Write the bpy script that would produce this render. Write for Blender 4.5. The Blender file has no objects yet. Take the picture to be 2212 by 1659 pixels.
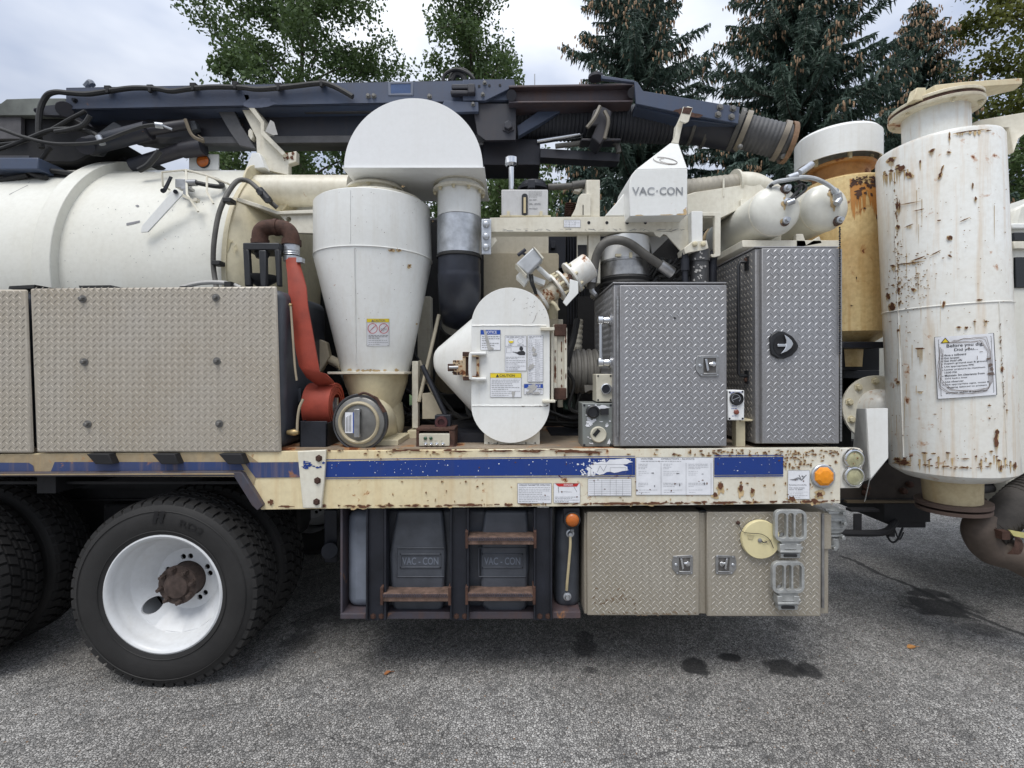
import bpy, bmesh, math, random
import numpy as np
from mathutils import Vector, Matrix
from mathutils.geometry import tessellate_polygon
rad = math.radians
rnd = random.Random(11)
scene = bpy.context.scene
COL = scene.collection
# ---------------------------------------------------------------- camera, sky, sun, exposure
F, CX, HY, CZ = 1030.0, 1106.0, 800.0, 1.68      # focal length, centre column and horizon row of the photo (2212 px wide), eye height
cd = bpy.data.cameras.new('camera'); cam = bpy.data.objects.new('camera', cd); COL.objects.link(cam)
cam.location = (0, 0, CZ); cam.rotation_euler = (rad(90), 0, 0)
cd.sensor_fit = 'HORIZONTAL'; cd.sensor_width = 36; cd.lens = 36 * F / 2212; cd.shift_y = -29.5 / 2212
cd.clip_start = .05; cd.clip_end = 2000
scene.camera = cam
SUN_EL, SUN_AZ = 64, 200
w = bpy.data.worlds.new("World"); scene.world = w; w.use_nodes = True
nt = w.node_tree; N = nt.nodes; L = nt.links; N.clear()
out = N.new('ShaderNodeOutputWorld'); bgn = N.new('ShaderNodeBackground')
sky = N.new('ShaderNodeTexSky'); sky.sky_type = 'NISHITA'; sky.sun_disc = False
sky.sun_elevation = rad(SUN_EL); sky.sun_rotation = rad(SUN_AZ)
tc = N.new('ShaderNodeTexCoord'); mp = N.new('ShaderNodeMapping'); mp.inputs['Scale'].default_value = (1, 1, 2.2)
n1 = N.new('ShaderNodeTexNoise'); n1.inputs['Scale'].default_value = 2.1; n1.inputs['Detail'].default_value = 5; n1.inputs['Roughness'].default_value = .5
L.new(tc.outputs['Generated'], mp.inputs[0]); L.new(mp.outputs[0], n1.inputs['Vector'])
cr = N.new('ShaderNodeValToRGB'); cr.color_ramp.elements[0].position = .36; cr.color_ramp.elements[1].position = .62
cr.color_ramp.elements[0].color = (3.7, 4.2, 5.3, 1); cr.color_ramp.elements[1].color = (6.9, 7.15, 7.6, 1)
L.new(n1.outputs['Fac'], cr.inputs[0])
sx = N.new('ShaderNodeSeparateXYZ'); L.new(tc.outputs['Generated'], sx.inputs[0])
el = N.new('ShaderNodeMapRange'); el.inputs['From Min'].default_value = 0; el.inputs['From Max'].default_value = 1
el.inputs['To Min'].default_value = .74; el.inputs['To Max'].default_value = 2.5; L.new(sx.outputs['Z'], el.inputs['Value'])   # an overcast sky grows brighter towards the zenith
mul = N.new('ShaderNodeVectorMath'); mul.operation = 'SCALE'; L.new(cr.outputs[0], mul.inputs[0]); L.new(el.outputs[0], mul.inputs['Scale'])
mx = N.new('ShaderNodeMix'); mx.data_type = 'RGBA'; mx.inputs[0].default_value = .9
L.new(sky.outputs[0], mx.inputs[6]); L.new(mul.outputs[0], mx.inputs[7]); L.new(mx.outputs[2], bgn.inputs[0]); L.new(bgn.outputs[0], out.inputs[0])
bgn.inputs[1].default_value = .068
sl = bpy.data.lights.new('sun', 'SUN'); sl.energy = 1.5; sl.angle = rad(28); sl.color = (1, .97, .92)
so = bpy.data.objects.new('sun', sl); COL.objects.link(so); so.location = (0, 0, 30)
so.rotation_euler = (rad(90 - SUN_EL), 0, rad(-20))
vs = scene.view_settings
vs.view_transform = 'Standard'; vs.look = 'None'; vs.gamma = 1; vs.use_curve_mapping = False; vs.exposure = .60

# ---------------------------------------------------------------- helpers
def W(px, py, Y):
    """the point at depth Y that the photo shows at (px, py)"""
    return Vector(((px - CX) * Y / F, Y, CZ + (HY - py) * Y / F))
def S(px, Y): return px * Y / F
BASE = {}
def pieces(name, g, mat, parent=None, per=1, **k):
    """one object for each piece collected in g (per = how many shapes make one piece)"""
    o = []; ends = g.cuts + [(len(g.v), len(g.f))]
    for i in range(0, len(g.cuts), per):
        (v0, f0), (v1, f1) = g.cuts[i], ends[min(i+per, len(g.cuts))]; q = G(); q.add(g.v[v0:v1], [tuple(x-v0 for x in f) for f in g.f[f0:f1]]); o.append(obj(name, q, mat, parent or T, **k))
    return o
class G:
    def __init__(s): s.v = []; s.f = []; s.cuts = []; s.k = 0
    def add(s, vs, fs):
        o = len(s.v); s.cuts.append((o, len(s.f))); s.v += [tuple(v) for v in vs]; s.f += [tuple(i + o for i in f) for f in fs]; return s
    def box(s, a, b):
        (x0, y0, z0), (x1, y1, z1) = a, b
        return s.add([(x0,y0,z0),(x1,y0,z0),(x1,y1,z0),(x0,y1,z0),(x0,y0,z1),(x1,y0,z1),(x1,y1,z1),(x0,y1,z1)],
                     [(0,1,5,4),(1,2,6,5),(2,3,7,6),(3,0,4,7),(4,5,6,7),(3,2,1,0)])
    def bp(s, x0, y0, x1, y1, Y, d):
        a = W(x0, y1, Y); b = W(x1, y0, Y); return s.box(a, (b.x, Y + d, b.z))
    def prism(s, P, D, holes=()):
        P = [Vector(p) for p in P]; D = Vector(D); loops = [P] + [[Vector(p) for p in h] for h in holes]
        flat = [p for l in loops for p in l]; n = len(flat)
        tri = tessellate_polygon(loops) if holes or len(P) > 4 else [tuple(range(len(P)))]
        fs = [tuple(t) for t in tri] + [tuple(i + n for i in t)[::-1] for t in tri]; o = 0
        for l in loops:
            m = len(l); fs += [(o + i, o + (i + 1) % m, n + o + (i + 1) % m, n + o + i) for i in range(m)]; o += m
        return s.add(flat + [p + D for p in flat], fs)
    def pp(s, pts, Y, d, holes=()):
        return s.prism([W(x, y, Y) for x, y in pts], (0, d, 0), [[W(x, y, Y) for x, y in h] for h in holes])
    def cyl(s, a, b, r0, r1=None, n=16, caps=True):
        a = Vector(a); b = Vector(b); return s.lathe(a, b - a, [(0, r0), (1, r0 if r1 is None else r1)], n, caps)
    def lathe(s, o, ax, prof, n=24, caps=True):
        o = Vector(o); ax = Vector(ax); q = ax.to_track_quat('Z', 'Y'); u = q @ Vector((1,0,0)); v = q @ Vector((0,1,0))
        vs = []; fs = []
        for t, r in prof:
            c = o + ax * t
            for i in range(n):
                a = 2 * math.pi * (i + .5) / n; vs.append(c + u * (r * math.cos(a)) + v * (r * math.sin(a)))
        for k in range(len(prof) - 1):
            for i in range(n):
                j = (i + 1) % n; fs.append((k*n+i, k*n+j, (k+1)*n+j, (k+1)*n+i))
        if caps:
            fs.append(tuple(range(n))[::-1]); fs.append(tuple((len(prof)-1)*n + i for i in range(n)))
        return s.add(vs, fs)
    def tube(s, pts, r, n=8, sub=6, flat=None):
        pts = [Vector(p) for p in pts]; P = []
        if sub > 1 and len(pts) > 2:
            q = [pts[0]*2 - pts[1]] + pts + [pts[-1]*2 - pts[-2]]
            for i in range(1, len(q) - 2):
                for k in range(sub):
                    t = k / sub; a, b, c, d = q[i-1:i+3]
                    P.append(.5*((2*b) + (c-a)*t + (2*a-5*b+4*c-d)*t*t + (3*b-a-3*c+d)*t**3))
            P.append(pts[-1])
        else: P = pts
        rr = r if callable(r) else (lambda t: r)
        vs = []; fs = []; up = None
        for i, p in enumerate(P):
            d = (P[min(i+1, len(P)-1)] - P[max(i-1, 0)]).normalized()
            if up is None: up = d.orthogonal().normalized()
            up = (up - d * up.dot(d)).normalized(); sd = d.cross(up); R0 = rr(i / max(1, len(P)-1))
            for k in range(n):
                a = 2*math.pi*k/n; vs.append(p + up*(R0*math.cos(a)) + sd*(R0*math.sin(a)))
        for i in range(len(P)-1):
            for k in range(n):
                j = (k+1) % n; fs.append((i*n+k, i*n+j, (i+1)*n+j, (i+1)*n+k))
        fs.append(tuple(range(n))[::-1]); fs.append(tuple((len(P)-1)*n+k for k in range(n)))
        return s.add(vs, fs)
    def quad(s, rect, m, nx=1, ny=1):
        x0, y0, x1, y1 = rect; o = []
        for j in range(ny+1):
            for i in range(nx+1): o.append(m(x0+(x1-x0)*i/nx, y0+(y1-y0)*j/ny))
        return s.add(o, [(j*(nx+1)+i, j*(nx+1)+i+1, (j+1)*(nx+1)+i+1, (j+1)*(nx+1)+i) for j in range(ny) for i in range(nx)])
    def lift(s, P):
        s.k = (s.k+1) % 64; return [(p[0], p[1]-s.k*1.1e-5, p[2]) for p in P]      # overlapping marks never share a plane
    def poly(s, pts, m):
        P = s.lift([m(x, y) for x, y in pts]); return s.add(P, [tuple(t) for t in tessellate_polygon([[Vector((x, y, 0)) for x, y in pts]])])
    def blob(s, x, y, rx, ry, m, n=9, j=.45, a=0):
        ca, sa = math.cos(a), math.sin(a); pts = [(x, y)]
        for i in range(n):
            t = 2*math.pi*i/n; k = 1 + rnd.uniform(-j, j); u = rx*k*math.cos(t); v = ry*k*math.sin(t); pts.append((x+u*ca-v*sa, y+u*sa+v*ca))
        return s.add(s.lift([m(*p) for p in pts]), [(0, i+1, (i+1) % n + 1) for i in range(n)])
    def line(s, pts, wd, m):
        for (x0, y0), (x1, y1) in zip(pts, pts[1:]):
            l = math.hypot(x1-x0, y1-y0) or 1; nx, ny = -(y1-y0)/l*wd/2, (x1-x0)/l*wd/2
            s.add(s.lift([m(x0+nx, y0+ny), m(x1+nx, y1+ny), m(x1-nx, y1-ny), m(x0-nx, y0-ny)]), [(0,1,2,3)])
        return s
    def frame(s, r, wd, m):
        x0, y0, x1, y1 = r; return s.line([(x0,y0),(x1,y0),(x1,y1),(x0,y1),(x0,y0)], wd, m)
    def print_lines(s, r, n, m, th=.9, last=.6):
        x0, y0, x1, y1 = r; dy = (y1-y0)/n
        for i in range(n):
            x = x0; end = x1 if i < n-1 else x0+(x1-x0)*last; yy = y0+dy*(i+.5)
            if rnd.random() < .2: end -= (x1-x0)*.25
            while x < end - 1:
                l = min(rnd.uniform(2, 7), end-x); s.line([(x, yy), (x+l, yy)], th, m); x += l+1.1
        return s
    def text(s, t, r, m):
        vs, fs = text_geo(t); x0, y0, x1, y1 = r
        return s.add([m(x0+u*(x1-x0), y1-v*(y1-y0)) for u, v in vs], fs)
_tx = {}
def text_geo(t):
    if t not in _tx:
        c = bpy.data.curves.new('t', 'FONT'); c.body = t; c.resolution_u = 3; c.offset = .012
        o = bpy.data.objects.new('t', c); COL.objects.link(o); dg = bpy.context.evaluated_depsgraph_get()
        me = o.evaluated_get(dg).to_mesh(); P = [v.co.copy() for v in me.vertices]; fs = [tuple(p.vertices) for p in me.polygons]
        x0 = min(p.x for p in P); x1 = max(p.x for p in P); y0 = min(p.y for p in P); y1 = max(p.y for p in P)
        _tx[t] = ([((p.x-x0)/(x1-x0), (p.y-y0)/max(1e-6, y1-y0)) for p in P], fs)
        o.evaluated_get(dg).to_mesh_clear(); bpy.data.objects.remove(o); bpy.data.curves.remove(c)
    return _tx[t]
def flat(Y): return lambda x, y: W(x, y, Y)
def onsurf(fn, y0=1.9, y1=4.2, eps=.0025):
    """maps a photo point onto the surface fn = 0, a little proud of it"""
    def m(px, py):
        d = W(px, py, 1.0) - Vector((0, 0, CZ)); o = Vector((0, 0, CZ)); a = y0; Y = a
        while Y < y1 and fn(o + d*Y) > 0: a = Y; Y += .02
        b = Y
        for _ in range(16):
            c = (a+b)/2
            if fn(o + d*c) > 0: a = c
            else: b = c
        return o + d*(a - eps)
    return m
def obj(name, g, mat, parent=None, bevel=0, sm=38, kind=None, label=None, seg=2):
    me = bpy.data.meshes.new(name); o = bpy.data.objects.new(name, me); COL.objects.link(o)
    base = BASE.get(parent.name, Vector()) if parent else Vector()
    bm = bmesh.new(); vs = [bm.verts.new(Vector(v) - base) for v in g.v]
    for f in g.f:
        try: bm.faces.new([vs[i] for i in f])
        except ValueError: pass
    bmesh.ops.recalc_face_normals(bm, faces=bm.faces); bm.to_mesh(me); bm.free()
    if sm: me.shade_smooth(); me.set_sharp_from_angle(angle=rad(sm))
    me.materials.append(mat)
    if parent: o.parent = parent
    BASE[o.name] = base
    if bevel:
        b = o.modifiers.new('edge', 'BEVEL'); b.width = bevel; b.segments = seg; b.limit_method = 'ANGLE'; b.angle_limit = rad(40)
    if kind: o['kind'] = kind
    if label: o['label'] = label
    return o
def thing(name, loc, label, cat, group=None, parent=None):
    o = bpy.data.objects.new(name, None); COL.objects.link(o); o.empty_display_size = .2
    b = BASE.get(parent.name, Vector()) if parent else Vector()
    o.location = Vector(loc) - b; BASE[o.name] = Vector(loc)
    if parent: o.parent = parent
    if label: o['label'] = label
    if cat: o['category'] = cat
    if group: o['group'] = group
    return o
_bolt = {}
def bolt(parent, p, mat, r=.012, h=.014, d=(0,-1,0), n=6, name='bolt'):
    k = (r, h, mat.name, n)
    if k not in _bolt:
        g = G().lathe((0,0,0), (0,0,1), [(-.002, r*1.45), (h*.25, r*1.45), (h*.25, r), (h*.9, r), (h, r*.82)] if n == 6 else [(-.001, r), (h*.5, r), (h*.85, r*.75), (h, r*.35)], n)
        o = obj(name, g, mat, None, sm=30); _bolt[k] = o.data; COL.objects.unlink(o); bpy.data.objects.remove(o)
    o = bpy.data.objects.new(name, _bolt[k]); COL.objects.link(o); o.parent = parent
    o.location = Vector(p) - BASE[parent.name]; o.rotation_euler = Vector(d).to_track_quat('Z', 'Y').to_euler(); BASE[o.name] = BASE[parent.name]
    return o
def treads(o, u, v, wd, ht, pitch=.036, ln=.41, tw=.0026, h=.0016, skip=None):
    """raised bars of tread plate on the rectangle o + a*u + b*v (unit vectors): rows lean one way and the other in turn, each bar slightly bowed"""
    o = Vector(o); u = Vector(u); v = Vector(v); nn = u.cross(v).normalized()
    if nn.y > .5 or abs(nn.y) < .5 and nn.x > 0: nn = -nn
    g = G(); rw = pitch*.485; nx = int(wd/pitch)+1; ny = int(ht/rw); my_ = (ht-ny*rw)/2; L_ = pitch*ln
    T5 = (-1, -.5, 0, .5, 1); W5 = (.15, .8, 1, .8, .15); H5 = (0, .85, 1, .85, 0)
    for j in range(ny):
        s_ = 1 if j % 2 else -1; d = (u + v*s_*1.05).normalized(); e = (v - u*s_).normalized(); b = my_+(j+.5)*rw
        for i in range(nx):
            a = (i+(.5 if j % 2 else 0)+.25)*pitch
            if a < L_*.75 or a > wd-L_*.75 or (skip and skip(a, b)): continue
            c = o + u*a + v*b; vs = []
            for t, w_, h_ in zip(T5, W5, H5):
                p = c + d*(L_*t) + e*(.09*L_*(1-t*t)*1.6); vs += [p-e*(tw*w_), p+nn*(h*h_), p+e*(tw*w_)]
            g.add(vs, [f for k in range(4) for f in ((3*k,3*k+3,3*k+4,3*k+1),(3*k+1,3*k+4,3*k+5,3*k+2))])
    return g

# ---------------------------------------------------------------- materials
_m = {}
def mat_nodes(name):
    m = bpy.data.materials.new(name); m.use_nodes = True; t = m.node_tree; b = t.nodes['Principled BSDF']; return m, t, b
def noise_n(t, sc, det=4, rough=.55, vec=None, scale3=None, dist=0):
    n = t.nodes.new('ShaderNodeTexNoise'); n.inputs['Scale'].default_value = sc; n.inputs['Detail'].default_value = det
    n.inputs['Roughness'].default_value = rough; n.inputs['Distortion'].default_value = dist
    tc = t.nodes.get('TC') or t.nodes.new('ShaderNodeTexCoord'); tc.name = 'TC'
    if scale3:
        mpn = t.nodes.new('ShaderNodeMapping'); mpn.inputs['Scale'].default_value = scale3
        t.links.new(tc.outputs['Object'], mpn.inputs[0]); t.links.new(mpn.outputs[0], n.inputs['Vector'])
    else: t.links.new(tc.outputs['Object'], n.inputs['Vector'])
    return n
def ramp(t, src, a, b, ca=(0,0,0,1), cb=(1,1,1,1)):
    r = t.nodes.new('ShaderNodeValToRGB'); r.color_ramp.elements[0].position = a; r.color_ramp.elements[1].position = b
    r.color_ramp.elements[0].color = ca; r.color_ramp.elements[1].color = cb; t.links.new(src, r.inputs[0]); return r.outputs[0]
def mixc(t, fac, a, b, mode='MIX'):
    m = t.nodes.new('ShaderNodeMix'); m.data_type = 'RGBA'; m.blend_type = mode
    for s_, x in ((0, fac), (6, a), (7, b)):
        if hasattr(x, 'is_linked') or hasattr(x, 'links'): t.links.new(x, m.inputs[s_])
        elif s_ == 0: m.inputs[0].default_value = x
        else: m.inputs[s_].default_value = (*x, 1) if len(x) == 3 else x
    return m.outputs[2]
def mth(t, op, a, b=None):
    m = t.nodes.new('ShaderNodeMath'); m.operation = op
    for i, x in enumerate((a, b)):
        if x is None: continue
        if hasattr(x, 'links'): t.links.new(x, m.inputs[i])
        else: m.inputs[i].default_value = x
    return m.outputs[0]
def bump(t, b, h, st=.2, dist=.01):
    n = t.nodes.new('ShaderNodeBump'); n.inputs['Strength'].default_value = st; n.inputs['Distance'].default_value = dist
    t.links.new(h, n.inputs['Height']); t.links.new(n.outputs[0], b.inputs['Normal'])
RUST = (.16, .052, .018); RUST2 = (.40, .17, .045); STREAK = (.50, .30, .10)
def paint(name, col, rough=.38, dirt=(.30, .24, .15), dirt_a=.25, rust=.0, streak=.0, chip=16, metal=0, coat=0):
    """painted steel: mottled grime, vertical run marks, rust chips"""
    m, t, b = mat_nodes(name)
    n = noise_n(t, 2.2, 6, .6); c = mixc(t, ramp(t, n.outputs['Fac'], .35, .75, (0,0,0,1), (dirt_a,)*3+(1,)), col, dirt)
    f = noise_n(t, 38, 3, .6); c = mixc(t, ramp(t, f.outputs['Fac'], .4, .75, (0,0,0,1), (dirt_a*.45,)*3+(1,)), c, tuple(x*.55 for x in dirt))
    if streak:
        s_ = noise_n(t, 1, 4, .65, scale3=(22, 22, 1.3)); c = mixc(t, ramp(t, s_.outputs['Fac'], .50, .78, (0,0,0,1), (streak,)*3+(1,)), c, STREAK if rust > .3 else dirt)
    rr = rough
    if rust:
        r1 = noise_n(t, chip, 7, .62, dist=.4); thr = .80 - .27*rust
        big = noise_n(t, 2.6, 3, .5); k = mth(t, 'ADD', r1.outputs['Fac'], mth(t, 'MULTIPLY', mth(t, 'SUBTRACT', big.outputs['Fac'], .5), .35))
        c = mixc(t, ramp(t, k, thr-.07, thr, (0,0,0,1), (.75,)*3+(1,)), c, RUST2)
        msk = ramp(t, k, thr, thr+.015); c = mixc(t, msk, c, RUST)
        rr = ramp(t, msk, 0, 1, (rough,)*3+(1,), (.85,)*3+(1,))
    t.links.new(c, b.inputs['Base Color'])
    if hasattr(rr, 'links'): t.links.new(rr, b.inputs['Roughness'])
    else: b.inputs['Roughness'].default_value = rough
    b.inputs['Metallic'].default_value = metal
    wv = noise_n(t, 5, 2); bump(t, b, wv.outputs['Fac'], .10, .01)
    return m
def plain(name, col, rough=.5, metal=0, var=.25, sc=9, st=.15, coat=0, trans=0):
    m, t, b = mat_nodes(name); n = noise_n(t, sc, 6, .62)
    c = mixc(t, ramp(t, n.outputs['Fac'], .3, .72), tuple(x*(1-var) for x in col), tuple(min(1, x*(1+var*.6)) for x in col))
    t.links.new(c, b.inputs['Base Color']); b.inputs['Roughness'].default_value = rough; b.inputs['Metallic'].default_value = metal
    b.inputs['Transmission Weight'].default_value = trans
    if st: bump(t, b, noise_n(t, sc*6, 4).outputs['Fac'], st, .004)
    return m
def tread_mat(name, col, dirt, da, rough=.38, metal=.75):
    m, t, b = mat_nodes(name); n = noise_n(t, 2.0, 6, .6); c = mixc(t, ramp(t, n.outputs['Fac'], .3, .7, (da*.35,)*3+(1,), (da,)*3+(1,)), col, dirt)
    s_ = noise_n(t, 1, 5, .7, scale3=(26, 26, 1.6)); c = mixc(t, ramp(t, s_.outputs['Fac'], .48, .8, (0,0,0,1), (.45*da,)*3+(1,)), c, tuple(x*.55 for x in dirt))
    f = noise_n(t, 90, 3); c = mixc(t, ramp(t, f.outputs['Fac'], .4, .8, (0,0,0,1), (.3,)*3+(1,)), c, tuple(x*.5 for x in dirt))
    t.links.new(c, b.inputs['Base Color']); b.inputs['Metallic'].default_value = metal
    t.links.new(ramp(t, n.outputs['Fac'], .3, .7, (rough,)*3+(1,), (min(1, rough+.25),)*3+(1,)), b.inputs['Roughness'])
    bump(t, b, noise_n(t, 60, 4).outputs['Fac'], .08, .004); return m
M_white = paint('white_paint', (.80, .81, .79), .32, (.42,.36,.25), .16, .12, .10)
M_cyc = paint('white_paint_clean', (.80, .81, .79), .34, (.45,.38,.25), .16, .06, .18)
M_duct = paint('duct_white', (.80, .81, .81), .42, (.5,.46,.38), .12, .0, .07)
M_cream = paint('cream_paint', (.76, .735, .635), .38, (.36,.27,.13), .35, .12, .22)
M_tank = paint('tank_cream_white', (.74, .735, .67), .30, (.45,.40,.28), .22, .02, .08)
M_head = paint('aged_cream', (.68, .62, .44), .42, (.34,.25,.12), .35, .05, .2)
M_tan = paint('tan_panel', (.52, .47, .36), .5, (.25,.19,.11), .35, .0, .25)
M_bigtank = paint('rusty_white', (.78, .79, .76), .33, (.50,.38,.2), .30, .31, .5, 13)
M_ytank = paint('yellowed_rust_paint', (.78, .64, .34), .45, (.52,.26,.06), .8, .40, .85, 9)
M_yneck = paint('heavy_rust', (.50, .25, .08), .6, (.2,.07,.02), .7, .75, .6, 8)
M_skirt = paint('skirt_paint', (.78, .76, .66), .36, (.42,.29,.12), .30, .34, .30, 22)
def age(m, x0, x1, old):
    """older yellowed paint from x0 fading into the newer coat at x1"""
    t = m.node_tree; b = t.nodes['Principled BSDF']; s_ = t.nodes.new('ShaderNodeSeparateXYZ'); t.links.new(t.nodes['TC'].outputs['Object'], s_.inputs[0])
    r = t.nodes.new('ShaderNodeMapRange'); r.inputs['From Min'].default_value = x1; r.inputs['From Max'].default_value = x0
    n = noise_n(t, 3, 5, .6); t.links.new(mth(t, 'ADD', s_.outputs[0], mth(t, 'MULTIPLY', mth(t, 'SUBTRACT', n.outputs['Fac'], .5), 1.2)), r.inputs['Value'])
    src = b.inputs['Base Color'].links[0].from_socket; t.links.new(mixc(t, r.outputs[0], src, mixc(t, 1.0, src, old, 'MULTIPLY')), b.inputs['Base Color'])
age(M_skirt, -.75, .75, (1.0, .89, .66))
M_skirtd = paint('skirt_dirty', (.38, .31, .20), .5, (.19,.12,.06), .6, .5, .5, 12)
M_deck = paint('deck_floor', (.30, .25, .19), .65, (.13,.08,.05), .7, .7, .0, 6)
M_blue = paint('blue_stripe', (.002, .034, .22), .6, (.05,.06,.10), .12, .05, .2)
M_blued = paint('blue_stripe_dirty', (.022, .050, .165), .55, (.12,.10,.08), .45, .42, .3, 11)
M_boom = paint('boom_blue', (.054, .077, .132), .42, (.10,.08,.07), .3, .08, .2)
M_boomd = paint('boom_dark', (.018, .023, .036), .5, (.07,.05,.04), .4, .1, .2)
M_boomr = paint('boom_rusty', (.055, .058, .078), .5, (.12,.06,.04), .6, .3, .5, 8)
M_rust = plain('rusty_iron', (.085, .042, .029), .8, .2, .55, 24, .6)
M_rustb = plain('bright_rust', (.15, .095, .072), .85, .1, .6, 30, .6)
M_rustspot = plain('rust_mark', (.13, .050, .024), .85, 0, .5, 40, .3)
M_rusthalo = plain('rust_bloom', (.56, .41, .22), .7, 0, .35, 18, .1)
M_black = plain('black_plastic', (.018, .019, .022), .45, 0, .4, 7, .15)
M_poly = plain('black_poly_tank', (.066, .073, .088), .42, 0, .45, 4, .2)
M_polyg = plain('grey_poly_tank', (.16, .18, .22), .5, 0, .35, 4, .2)
M_frame = plain('black_steel', (.017, .019, .027), .5, .2, .5, 6, .3)
M_dark = plain('greasy_dark_steel', (.012, .012, .014), .7, .1, .5, 6, .4)
M_rubber = plain('rubber', (.022, .022, .022), .62, 0, .4, 10, .3)
M_tyre = plain('tyre_rubber', (.018, .0172, .0168), .72, 0, .4, 5, .35)
M_hose = plain('grey_hose', (.10, .095, .085), .6, 0, .4, 12, .2)
M_corr = plain('grey_corrugated', (.20, .19, .17), .55, 0, .35, 8, .2)
M_red = plain('red_hose_cloth', (.30, .043, .022), .7, 0, .35, 7, .3)
M_galv = plain('galvanised', (.55, .57, .60), .38, .8, .3, 16, .1)
M_steel = plain('worn_steel', (.42, .42, .42), .38, .9, .35, 14, .15)
M_boltd = plain('weathered_bolt', (.20, .195, .185), .5, .5, .4, 30, .2)
M_chrome = plain('chrome', (.75, .76, .78), .14, 1, .1, 6, 0)
M_rim = paint('rim_white', (.66, .68, .70), .38, (.35,.30,.22), .2, .0, .12)
M_tr1 = tread_mat('tread_plate_tan', (.52, .49, .44), (.36, .30, .21), .66, .50, .35)
M_tr2 = tread_mat('tread_plate_steel', (.40, .405, .43), (.24, .22, .19), .45, .42, .7)
M_tr3 = tread_mat('tread_plate_dusty', (.54, .51, .45), (.32, .27, .19), .7, .48, .55)
M_bar = plain('tread_bar_steel', (.52, .525, .545), .46, .55, .2, 30, 0)
M_bar1 = plain('tread_bar_dusty', (.46, .42, .36), .55, .3, .25, 30, 0)
M_bar1b = plain('tread_bar_light', (.58, .55, .49), .48, .35, .25, 30, 0)
M_amber = plain('amber_lens', (.85, .30, .015), .25, 0, .15, 60, .2)
M_orange = plain('orange_lens', (.50, .13, .02), .2, 0, .2, 60, .2)
M_lens = plain('yellowed_lens', (.42, .40, .24), .15, 0, .3, 25, .2)
M_paper = plain('sticker_white', (.78, .79, .82), .4, 0, .1, 20, 0)
M_ink = plain('black_ink', (.03, .03, .035), .5, 0, .1, 20, 0)
M_greyink = plain('worn_ink', (.20, .20, .21), .5, 0, .35, 20, 0)
M_yel = plain('caution_yellow', (.80, .62, .03), .4, 0, .1, 20, 0)
M_sblue = plain('notice_blue', (.015, .07, .38), .4, 0, .1, 20, 0)
M_sred = plain('danger_red', (.55, .03, .03), .4, 0, .1, 20, 0)
M_worn = plain('worn_sticker', (.42, .41, .39), .6, 0, .2, 20, 0)
M_beige = plain('beige_enclosure', (.55, .52, .42), .5, 0, .15, 10, .1)
M_greybox = paint('grey_enclosure', (.20, .215, .205), .45, (.1,.1,.09), .2, .0, .0)
M_cover = plain('cream_cover', (.70, .62, .36), .5, 0, .12, 8, .1)
M_cast = plain('cast_aluminium', (.45, .46, .45), .5, .5, .3, 20, .3)
M_glass = plain('dark_glass', (.015, .018, .022), .06, 0, .2, 3, 0)
M_brown = plain('rusty_exhaust', (.115, .088, .070), .75, .2, .4, 7, .3)
M_cloudp = plain('cloudy_plastic', (.50, .52, .54), .3, 0, .25, 12, .1)
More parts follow.
